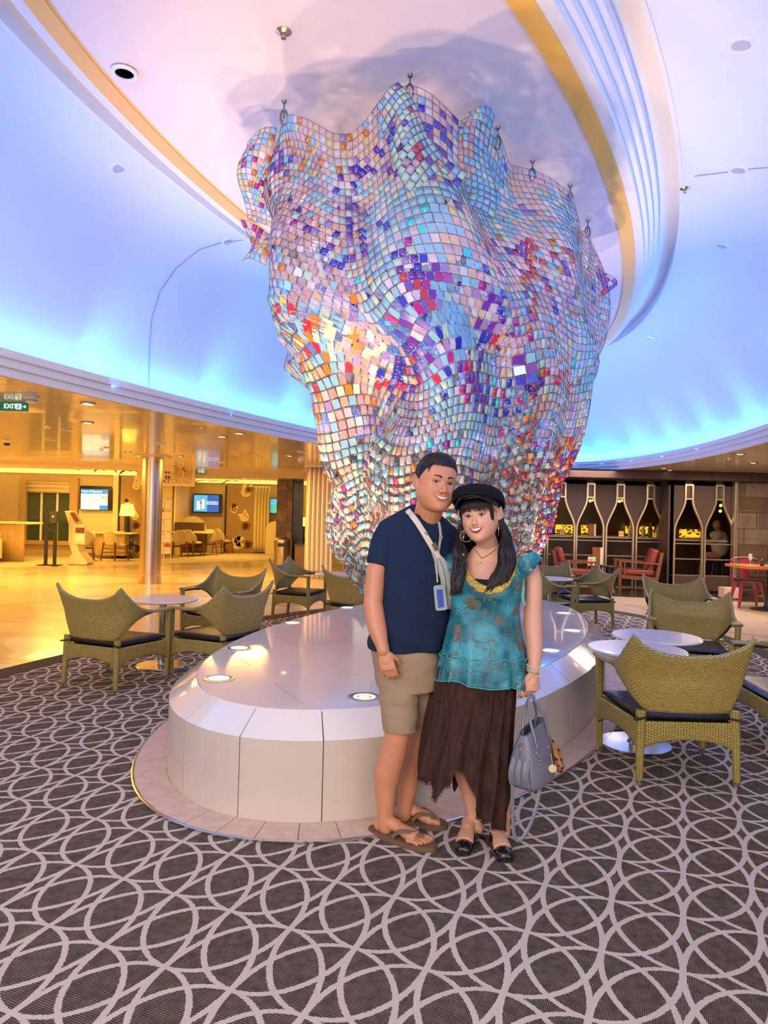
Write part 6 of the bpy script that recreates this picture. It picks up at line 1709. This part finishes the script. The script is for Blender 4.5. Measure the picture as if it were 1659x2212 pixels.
# second, lower flounce of the blouse
b = MB().grid(lambda u, v: blouse_pt(u * 2 * PI, BZ[-3], .004).lerp(blouse_pt(u * 2 * PI, zb, .010 + .006 * math.sin(u * 2 * PI * 16)) + Vector((0, 0, -.012 - .030 * max(0, math.cos(u * 2 * PI)) + .010 * math.sin(u * 2 * PI * 5))), v), 160, 14, cu=True)
sub(b, WR_).build('hem_flounce', TEAL, WR_, smooth=180, sol=.002, fix=False)
P = [blouse_pt(2 * PI * k / 160, zb, .011 + .006 * math.sin(2 * PI * k / 160 * 16)) + Vector((0, 0, -.013 - .030 * max(0, math.cos(2 * PI * k / 160)) + .010 * math.sin(2 * PI * k / 160 * 5))) for k in range(160)]
sub(MB().tube(P, .0022, 5, closed=True), WR_).build('lettuce_edge', mat('teal_edge', (.10, .45, .45), rough=.6), WR_)
P = [blouse_pt(2 * PI * k / 160, BZ[-3], .008 + .003 * math.sin(k)) + Vector((0, 0, .006 * math.sin(k * .5))) for k in range(160)]
sub(MB().tube(P, .0022, 5, closed=True), WR_).build('flounce_seam', mat('teal_edge'), WR_)
# lace round the neckline
bb = MB(); 
def lace(u, v):
    a = PI + PI * u; k = 1 + .0 + .20 * (v - .35) + .05 * abs(math.sin(u * PI * 9)) * v
    x, z = NCX + .112 * k * math.cos(a), NCZ + .142 * k * math.sin(a)
    lo, hi = -PI, 0; best = None
    h = bvl.ray_cast(Vector((x, 2.6, z)), Vector((0, 1, 0))); y = h[0].y if h[0] else 3.03
    return Vector((x, y - .006, z))
full = MB().add(vs, [(j * nu + i, j * nu + (i + 1) % nu, (j + 1) * nu + (i + 1) % nu, (j + 1) * nu + i) for j in range(nv) for i in range(nu)])
bvl = BVHTree.FromPolygons([tuple(v) for v in full.v], full.f)
sub(MB().grid(lace, 70, 6), WR_).build('lace_neckline', LACE, WR_, smooth=180, sol=.003, fix=False)
sub(MB().grid(lambda u, v: Vector((NCX + (u - .5) * .13, 2.996 + .03 * (u - .5) ** 2 * 8, NCZ - .108 - .04 * v)), 10, 3), WR_).build('camisole', mat('black_cotton', (.012, .010, .012), rough=.9), WR_, sol=.004)
# flutter sleeves with ties
def sleeve(sh, dirv, sx):
    def f(u, v):
        a = 2 * PI * u; r_ = .054 + .020 * v + .007 * math.sin(a * 5) * v
        ax = Vector(dirv).normalized(); e1 = ax.cross(Vector((0, 1, 0))).normalized(); e2 = ax.cross(e1)
        return Vector(sh) + ax * (.075 * v * (1 + .35 * math.cos(a) * sx)) + (e1 * math.cos(a) + e2 * math.sin(a)) * r_
    sub(MB().grid(f, 48, 10, cu=True), WR_).build('sleeve', TEAL, WR_, smooth=180, sol=.002, fix=False)
sleeve(W(1126, 1199, 3.11), (.45, 0, -.9), -1); sleeve(W(996, 1206, 3.12), (-.45, .1, -.9), 1)
tp = [W(1127, 1235, 3.02), W(1131, 1270, 3.02), W(1129, 1290, 3.01), W(1134, 1308, 3.01)]
sub(MB().tube(tp, [.003, .006, .007, .004], 8, flat=.3, up=(0, -1, 0)), WR_).build('sleeve_tie', mat('teal_edge'), WR_)
# skirt with a handkerchief hem
BRN = mat('brown_crinkle', (.055, .028, .022), rough=.9, bump=.8, bscale=90, vary=.35, vscale=22, spec=.15, stretch=(1.4, 1.4, .5))
HEM = [(918, 1682), (928, 1694), (936, 1690), (945, 1720), (953, 1724), (960, 1708), (966, 1692), (976, 1688), (984, 1652), (1000, 1660), (1012, 1678), (1028, 1702), (1032, 1742), (1046, 1752), (1056, 1762), (1066, 1752), (1072, 1774), (1086, 1784), (1096, 1786), (1106, 1780), (1112, 1745)]
ztop = W(1040, 1440, 3.08).z
def hem_z(x, front):
    px_ = 829.5 + x * FPX / 3.0
    y_ = float(np.interp(px_, [h[0] for h in HEM], [h[1] for h in HEM])) if front else (1712 + 12 * math.sin(px_ * .3)) - (40 if px_ < 1000 else 0)
    return 1.45 - (y_ - 1119) / FPX * (3.0 if front else 3.2)
def skirt_pt(u, v):
    th = 2 * PI * u; c, s = math.cos(th), math.sin(th)
    zf = hem_z(.37 + .19 * c, True); zk = hem_z(.37 + .19 * c, False); k = max(0, min(1, .5 - s * 2.5)); zh = zk + (zf - zk) * k
    z = ztop + (zh - ztop) * v; tz = (ztop - z) / .56
    cx = .430 - .052 * tz; hw = .172 + .018 * min(1, tz * 1.2); hd = .132 + .035 * tz; cy = 3.10 - .01 * tz
    fold = (.004 + .013 * min(1, tz * 1.3)) * math.sin(th * 11 + 2.6 * math.sin(th * 2.3) + 1.3 * math.sin(tz * 3 + th)) + .004 * math.sin(th * 31 + 3 * math.sin(th * 5) + tz * 5) + .03 * tz * noise.noise(Vector((c * 3, s * 3, tz * 1.5)))
    return Vector((cx + (hw + fold) * c, cy + (hd + fold) * s, z))
sub(MB().grid(skirt_pt, 220, 60, cu=True), WR_).build('skirt', BRN, WR_, smooth=180, sol=.002, fix=False)
# black underlayer and lace scallops on the hem
sub(MB().grid(lambda u, v: Vector((.40 + .165 * math.cos(PI * u * 1.1 - .15) + .01 * math.sin(u * 40), 3.13 + .12 * math.sin(PI * u * 1.1 - .15), ztop - .1 - (.39 + .012 * math.sin(u * 60)) * v)), 60, 8), WR_).build('underskirt', mat('black_cotton'), WR_, smooth=180, sol=.002, fix=False)
b = MB()
for k in range(170):
    u = k / 170
    if math.sin(2 * PI * u) > .45: continue
    p = skirt_pt(u, 1.0); b.tube([p + Vector((.005 * math.cos(a), 0, .005 * math.sin(a) - .004)) for a in [2 * PI * j / 8 for j in range(8)]], .0011, 4, closed=True)
sub(b, WR_).build('hem_lace', mat('lace_brown', (.05, .025, .022), rough=.9), WR_, fix=False, kind='stuff')
# shoes
PT = mat('black_patent', (.010, .010, .012), rough=.12, coat=.8)
def flat_shoe(heel, toe, lab, ank):
    h, t = Vector((*heel, 0)), Vector((*toe, 0)); d = t - h; L = d.length; d.normalize(); n_ = Vector((-d.y, d.x, 0))
    def wid(u): return (.030 + .012 * math.sin(PI * min(1, u * .9)) + .006 * max(0, u - .5)) * (max(0, 1 - abs(u * 2 - 1) ** 7)) ** .5
    def hgt(u): return .050 if u < .12 else (.050 - .022 * min(1, (u - .12) / .3) if u < .62 else .028 + .018 * math.sin(PI * min(1, (u - .62) / .38)) * .9)
    b = MB()
    def side(u, v):      # v 0..1 around from one side to the other across the toe box only in the front part
        th = PI * v; w_ = wid(u); top = .014 + hgt(u)
        if u > .60: return h + d * L * u + n_ * w_ * math.cos(th) * 1.04 + Vector((0, 0, .012 + (top - .012) * math.sin(th) ** .75))
        k = math.sin(th); kk = 1 if v < .5 else -1
        cut = .35
        q = min(v, 1 - v) / .5; return h + d * L * u + n_ * kk * w_ * (1.04 - .10 * q) + Vector((0, 0, .012 + (top - .012) * min(1, q * 1.2)))
    m_ = 30; k_ = 21; vs_ = []; fs_ = []
    for j in range(m_ + 1):
        for i in range(k_ + 1): vs_.append(side(j / m_, i / k_))
    for j in range(m_):
        for i in range(k_):
            if j / m_ < .60 and abs(i - (k_ - 1) / 2) < 1: continue
            a = j * (k_ + 1) + i; fs_.append((a, a + 1, a + k_ + 2, a + k_ + 1))
    b.add(vs_, fs_)
    out = []
    for k in range(36):
        a = 2 * PI * k / 36; u = .5 - .5 * math.cos(a); out.append(h + d * L * u + n_ * (wid(u) + .002) * (1 if math.sin(a) > 0 else -1))
    so = MB().prism([(p.x, p.y) for p in out], .0105, .020)
    o = sub(b, WR_).build('flat_shoe', PT, WR_, smooth=60, sol=.003, fix=False, label=lab)
    sub(so, WR_).build('sole', mat('black_rubber', (.02, .02, .02), rough=.7), o, smooth=30)
    b = MB().ball(h + d * .018 + Vector((0, 0, .038)), (.030, .024, .026), 14, 8); sub(b, WR_).build('heel_counter', PT, o)
    A = Vector(ank); P = [A + n_ * .036 * math.cos(a) + d * .040 * math.sin(a) + Vector((0, 0, -.006 - .022 * math.cos(a) ** 2)) for a in [PI * k / 14 for k in range(15)]]
    P = [h + d * L * .38 + n_ * wid(.38) + Vector((0, 0, .045))] + P[::1] + [h + d * L * .38 - n_ * wid(.38) + Vector((0, 0, .045))]
    b = MB().tube(P, .0042, 8); sub(b, WR_).build('ankle_strap', PT, o)
flat_shoe((.438, 3.190), (.368, 2.955), 'left of the two black shoes', W(1030, 1795, 3.12)); flat_shoe((.540, 3.150), (.548, 2.905), 'right of the two black shoes', W(1087, 1800, 3.06))
# ---- hair, bangs
WH_ = mat('black_hair_long', (.012, .009, .012), rough=.36, bump=.3, bscale=300, stretch=(1, 1, .08), spec=.35)
hb = MB()
tmp = MB().grid(lambda u, v: HWM @ head_fn(u * 2 * PI, .52 + .48 * v if math.sin(u * 2 * PI) < 0 and abs(math.cos(u * 2 * PI)) < .0 else (.30 if math.sin(u * 2 * PI) > 0 else .78) + ((.70 if math.sin(u * 2 * PI) > 0 else .22)) * v, 1, .008), 80, 20, cu=True); hb.add(tmp.v, tmp.f)
rh = random.Random(11)
def lock(pts, r0, n_=7, jit=.006):
    P = [Vector(p) + Vector((rh.uniform(-jit, jit), rh.uniform(-jit, jit), 0)) for p in pts]
    Q = []
    for i in range(len(P) - 1):
        a, b0, c0, d0 = P[max(0, i - 1)], P[i], P[i + 1], P[min(len(P) - 1, i + 2)]
        for k in range(5):
            t = k / 5; Q.append(.5 * ((2 * b0) + (c0 - a) * t + (2 * a - 5 * b0 + 4 * c0 - d0) * t * t + (3 * b0 - a - 3 * c0 + d0) * t ** 3))
    Q.append(P[-1]); m_ = len(Q); hb.tube(Q, [r0 * (.75 + .35 * math.sin(PI * i / m_)) * (1 if i < m_ * .75 else max(.12, (m_ - i) / (m_ * .25))) for i in range(m_)], n_)
for k in range(80):      # left fall (picture left)
    f = k / 79; lock([HWM @ Vector((-.058 - .016 * rh.random(), .02 + .03 * f, .02)), W(996 - 6 * f, 1150, 3.06 + .03 * f), W(986 + 14 * f + rh.uniform(-8, 10), 1190, 3.03 + .03 * rh.random()), W(988 + 16 * f + rh.uniform(-12, 6), 1235, 3.00 + .02 * rh.random()), W(978 + 12 * f + rh.uniform(-4, 8), 1262, 2.99), W(974 + 20 * f + rh.uniform(-4, 8), 1288 - 10 * f, 2.985)], .0046)
for k in range(110):      # right fall
    f = k / 109; lock([HWM @ Vector((.066 + .010 * rh.random(), .03 + .03 * f, .00)), W(1086 + 12 * f, 1148, 3.02 + .04 * f), W(1084 + 22 * f + rh.uniform(-6, 6), 1185, 2.995 + .03 * rh.random()), W(1078 + 30 * f + rh.uniform(-6, 6), 1218, 2.975 + .02 * rh.random()), W(1064 + 32 * f + rh.uniform(-6, 6), 1250, 2.96), W(1048 + 34 * f + rh.uniform(-5, 8), 1280 - 16 * f, 2.955)], .0046)
for k in range(26):      # behind the neck
    f = k / 25; lock([HWM @ Vector((-.06 + .12 * f, .075, .0)), W(1008 + 80 * f, 1170, 3.17), W(1008 + 86 * f, 1215, 3.20), W(1010 + 86 * f, 1250, 3.21)], .010)
sub(hb, WR_).build('hair', WH_, WR_, smooth=180, fix=False)
hb = MB(); 
for k in range(46):      # bangs
    f = k / 45; x = -.066 + .138 * f; L_ = .034 + .018 * abs(f - .45) * 2 + rh.uniform(-.006, .006); sweep = -.014 + .030 * f
    P = []
    for q in range(6):
        t = q / 5; xx = x + sweep * t * t; zz = .078 - (L_ + .020) * t; P.append(fpw(xx, zz, .0045 + .003 * math.sin(PI * t)))
    hb.tube(P, [.0032, .0030, .0026, .002, .0012, .0005], 5)
sub(hb, WR_).build('bangs', WH_, WR_, smooth=180, fix=False, kind='stuff')
hb = MB()
for k in range(16):      # temple strands in front of the ear
    f = k / 15; lock([fpw(.058 + .014 * f, .060, .004), fpw(.066 + .010 * f, .030, .004), fpw(.069 + .008 * f, .005, .004), fpw(.068 + .006 * f, -.022 - .01 * f, .003)], .0026, 6, .001)
    lock([fpw(-.060 - .012 * f, .060, .004), fpw(-.066 - .008 * f, .030, .004), fpw(-.070 - .006 * f, .0, .004), HWM @ Vector((-.078 - .004 * f, -.02 + .02 * f, -.06))], .0030, 6, .001)
sub(hb, WR_).build('temple_hair', WH_, WR_, smooth=180, fix=False, kind='stuff')
# ---- cap
BC = mat('black_wool', (.006, .008, .011), rough=.85, spec=.2, bump=.3, bscale=200)
def crown(u, v):
    th = u * 2 * PI; c, s = math.cos(th), math.sin(th); a = v * PI / 2
    r_ = math.cos(a) ** .62; puff = 1 + .012 * math.cos(th * 8) * math.sin(a * 2)
    x = .110 * r_ * c * puff * (1 + .10 * math.sin(a * 2)); y = .124 * r_ * s * puff * (1 + .08 * math.sin(a * 2)) + .012
    z = .048 - .046 * s * math.cos(a) + .086 * math.sin(a) - .006 * c * math.cos(a)
    return HWM @ Vector((x * 1.04, y, z))
cap_ = sub(MB().grid(crown, 96, 16, cu=True), WR_).build('cap', BC, WR_, smooth=180, sol=.004, fix=False)
sub(MB().tube([HWM @ Vector((.094 * math.cos(a), .110 * math.sin(a) + .012, .048 - .046 * math.sin(a) - .006 * math.cos(a))) for a in [2 * PI * k / 60 for k in range(60)]], .0085, 8, closed=True), WR_).build('cap_band', BC, cap_)
def visor(u, v):
    a = PI + PI * (.08 + .84 * u); k = math.sin(PI * u) ** .7
    return HWM @ Vector((.100 * math.cos(a) * (1 + .12 * v * k), .113 * math.sin(a) + .012 - .050 * v * k, .094 - .004 * v * k - .046 * math.cos(a) ** 2 * (1 + .45 * v)))
sub(MB().grid(visor, 40, 6), WR_).build('visor', mat('black_visor', (.012, .013, .016), rough=.45), cap_, smooth=180, sol=.004, fix=False)
sub(MB().tube([HWM @ Vector((.097 * math.cos(a), .116 * math.sin(a) + .006, .104 - .046 * math.cos(a) ** 2)) for a in [PI + PI * (.1 + .8 * k / 24) for k in range(25)]], .0022, 6), WR_).build('cap_cord', mat('cord_grey', (.10, .11, .12), rough=.5), cap_)
# ---- jewellery
GD = mat('gold', (.80, .55, .22), rough=.2, metal=1)
c_ = W(1007, 1158, 2.99); sub(MB().tube([c_ + Vector((.025 * math.cos(a), .006 * math.sin(a * 1), .025 * math.sin(a))) for a in [2 * PI * k / 36 for k in range(36)]], .0011, 6, closed=True), WR_).build('hoop_earring', GD, WR_)
c_ = W(1077, 1143, 2.985); sub(MB().tube([c_ + Vector((.003 * math.cos(a), .022 * math.cos(a), .028 * math.sin(a))) for a in [2 * PI * k / 36 for k in range(36)]], .0011, 6, closed=True), WR_).build('hoop_earring', GD, WR_)
def on_w(px, py, off=.003):
    d = (W(px, py, 5.) - EYE).normalized(); hh = bvw.ray_cast(EYE, d); p = hh[0] if hh[0] else W(px, py, 3.0); return p - d * off
P = [on_w(x, y, .003) for x, y in ((1024, 1183), (1030, 1192), (1037, 1201), (1040, 1206))]; Q = [on_w(x, y, .003) for x, y in ((1072, 1186), (1060, 1195), (1049, 1202), (1040, 1206))]
cd = mat('cord_brown', (.05, .015, .015), rough=.7); nk = sub(MB().tube(P, .0011, 6).tube(Q, .0011, 6), WR_).build('necklace', cd, WR_)
c_ = on_w(1037, 1216, .006); sub(MB().tube([c_ + Vector((.0085 * math.cos(a) * (1 + .2 * math.sin(a * 3)), 0, .0095 * math.sin(a) - .002)) for a in [2 * PI * k / 20 for k in range(20)]], .0032, 6, closed=True), WR_).build('pendant', mat('pale_gold', (.80, .68, .48), rough=.25, metal=.9), nk)
for k, (y, r_) in enumerate(((1437, .030), (1442, .0305), (1447, .031), (1458, .031))):
    c_ = W(1153.5, y, 3.01); b = MB()
    for j in range(26): a = 2 * PI * j / 26; b.ball(c_ + Vector((r_ * math.cos(a), r_ * .95 * math.sin(a), .002 * math.sin(a + k))), .0028, 6, 4)
    sub(b, WR_).build('bead_bracelet', mat('pearl', (.80, .78, .78), rough=.2), WR_, fix=False)
# ---- handbag
HBG = mat('slate_leather', (.19, .21, .29), rough=.32, bump=.25, bscale=18, coat=.2); YW = R(50)
bagc = W(1150, 1630, 2.985); t = thing('handbag', 'slate blue leather handbag with two handles held in the woman\'s hand', 'handbag', (bagc.x, bagc.y, bagc.z))
RZ = Matrix.Rotation(YW, 3, 'Z')
def bag_pt(u, v):
    a = 2 * PI * u; z = -.13 + .26 * v; w_ = .098 - .010 * v + .012 * math.sin(PI * v); d_ = .070 - .050 * v ** 1.6 + .006 * math.sin(PI * v)
    e = (1 - max(0, (.12 - v) / .12) ** 2 * .35)
    x = math.copysign(abs(math.cos(a)) ** .45, math.cos(a)) * w_ * e; y = math.copysign(abs(math.sin(a)) ** .45, math.sin(a)) * d_ * e
    y += .004 * math.sin(x * 60) * math.sin(PI * v); z += -.012 * (abs(x) / .1) ** 2 * v + .02 * v * (x / .1)
    return RZ @ Vector((x, y, z))
MB().grid(bag_pt, 64, 24, cu=True).add([tuple(bag_pt(k / 32, 0)) for k in range(32)], [tuple(range(31, -1, -1))]).build('body', HBG, t, smooth=50, sol=.003, fix=False)
MB().tube([bag_pt(k / 48, 1) for k in range(48)], .0032, 6, closed=True).build('rim', mat('slate_dark', (.07, .08, .11), rough=.35), t)
MB().grid(lambda u, v: RZ @ Vector((-.098 - .020 * math.sin(PI * v) , (u - .5) * .105 * (1 - .25 * v), -.115 + .125 * v + 0)) + RZ @ Vector((.006 * math.sin(u * 18) * v, 0, 0)), 20, 10).build('side_pocket', HBG, t, sol=.006)
hp = W(1146, 1507, 2.99) - bagc
for sgn, nm_ in ((-1, 'handle'), (1, 'handle')):
    a = RZ @ Vector((-.055, sgn * .030 - .01, .085)); b_ = RZ @ Vector((.055, sgn * .030 - .01, .105)); top = hp + Vector((.006 * sgn, .014 * sgn, .004))
    P = [a, a.lerp(top, .35) + Vector((-.012, 0, .01)), a.lerp(top, .75) + Vector((-.010, 0, .012)), top + Vector((-.004, 0, .004)), top + Vector((.010, 0, .002)), b_.lerp(top, .70) + Vector((.008, 0, .012)), b_.lerp(top, .35) + Vector((.012, 0, .01)), b_]
    Q = []
    for i in range(len(P) - 1):
        for k in range(4): Q.append(P[i].lerp(P[i + 1], k / 4))
    Q.append(P[-1]); MB().tube(Q, .0062, 10).build(nm_, HBG, t)
    for e, dn in ((a, Vector((0, 0, -.03))), (b_, Vector((0, 0, -.03)))): MB().tube([e, e + dn + (RZ @ Vector((0, sgn * .012, 0)))], .009, 8, flat=.4, up=RZ @ Vector((0, 1, 0))).build('handle_tab', HBG, t); MB().ball(e + dn * .5 + RZ @ Vector((0, sgn * .014, 0)), .003, 8, 6).build('rivet', GD, t)
for x in (-.055, .055):
    c_ = RZ @ Vector((x, -.052, .030)); MB().tube([c_ + (RZ @ Vector((.012 * math.cos(a), 0, .012 * math.sin(a)))) for a in [2 * PI * k / 18 for k in range(18)]], .002, 6, closed=True).build('ring', GD, t)
# chains
b = MB(); c_ = RZ @ Vector((.055, -.062, .015))
for k in range(9): b.tube([c_ + Vector((.004 * math.cos(a) * (1 if k % 2 else .3), .004 * math.cos(a) * (.3 if k % 2 else 1), -.009 * k + .006 * math.sin(a))) for a in [2 * PI * j / 8 for j in range(8)]], .0012, 4, closed=True)
b.build('gold_chain', GD, t)
b = MB(); c_ = RZ @ Vector((-.055, -.062, .015))
for k in range(6): b.tube([c_ + Vector((.003 * math.cos(a) * (1 if k % 2 else .3), .003 * math.cos(a) * (.3 if k % 2 else 1), -.008 * k + .005 * math.sin(a))) for a in [2 * PI * j / 8 for j in range(8)]], .001, 4, closed=True)
b.build('key_chain', STEEL, t)
MB().tube([RZ @ Vector((-.102, 0, .06)) + Vector((.010 * math.cos(a), .0, .012 * math.sin(a))) for a in [2 * PI * k / 16 for k in range(16)]], .002, 6, closed=True).build('d_ring', GD, t)
MB().tube([RZ @ Vector((-.104, 0, .048)), RZ @ Vector((-.106, 0, .015))], .004, 8).build('snap_hook', GD, t)
sp_ = [W(1111, 1650, 2.93), W(1107, 1700, 2.93), W(1108, 1760, 2.93), W(1110, 1800, 2.93), W(1118, 1816, 2.93), W(1132, 1806, 2.93), W(1146, 1780, 2.94), W(1158, 1745, 2.95), W(1166, 1705, 2.97), W(1168, 1680, 2.99)]
Q = []
for i in range(len(sp_) - 1):
    a, b0, c0, d0 = sp_[max(0, i - 1)], sp_[i], sp_[i + 1], sp_[min(len(sp_) - 1, i + 2)]
    for k in range(5):
        u = k / 5; Q.append(.5 * ((2 * b0) + (c0 - a) * u + (2 * a - 5 * b0 + 4 * c0 - d0) * u * u + (3 * b0 - a - 3 * c0 + d0) * u ** 3) - bagc)
MB().tube(Q, .0075, 8, flat=.3, up=(0, -1, 0)).build('shoulder_strap', HBG, t)
MB().tube([W(1113, 1655, 2.925) - bagc, W(1116, 1680, 2.92) - bagc, W(1122, 1697, 2.92) - bagc], [.004, .005, .002], 6, flat=.4, up=(0, -1, 0)).build('strap_end', HBG, t)
# leopard scarf
M = bpy.data.materials.new('leopard'); M.use_nodes = True; n = NT(M); tc = n.n('ShaderNodeTexCoord'); vo = n.n('ShaderNodeTexVoronoi'); vo.inputs['Scale'].default_value = 55
n.l(tc.outputs['Object'], vo.inputs['Vector']); n.l(n.mix(n.math('LESS_THAN', vo.outputs['Distance'], .42), (.42, .20, .07), (.02, .012, .01)), n.b.inputs['Base Color']); n.b.inputs['Roughness'].default_value = .8
sc_ = W(1207, 1640, 2.98); t = thing('leopard_scarf', 'leopard print scarf tied to the right side of the handbag', 'scarf', sc_)
b = MB().tube([W(1192, 1598, 2.985) - sc_, W(1199, 1618, 2.98) - sc_, W(1205, 1638, 2.975) - sc_, W(1211, 1655, 2.98) - sc_, W(1209, 1667, 2.98) - sc_], [.008, .014, .024, .021, .013], 14, flat=.7)
b.build('knot', M, t); MB().tube([W(1196, 1605, 2.97) - sc_, W(1210, 1625, 2.955) - sc_, W(1213, 1650, 2.96) - sc_], [.004, .010, .005], 8, flat=.4).build('tail', M, t)
t = thing('bag_tag', 'small cream tag hanging from the gold chain of the handbag', 'tag', W(1193, 1660, 2.95)); MB().lathe([(0, -.003), (.017, -.003), (.017, .003), (0, .003)], 20, M=Matrix.Rotation(PI / 2, 3, 'X')).build('disc', mat('tag_cream', (.80, .62, .42), rough=.6), t); MB().tube([(0, 0, .017), (-.004, .01, .06)], .001, 5).build('thread', GD, t)
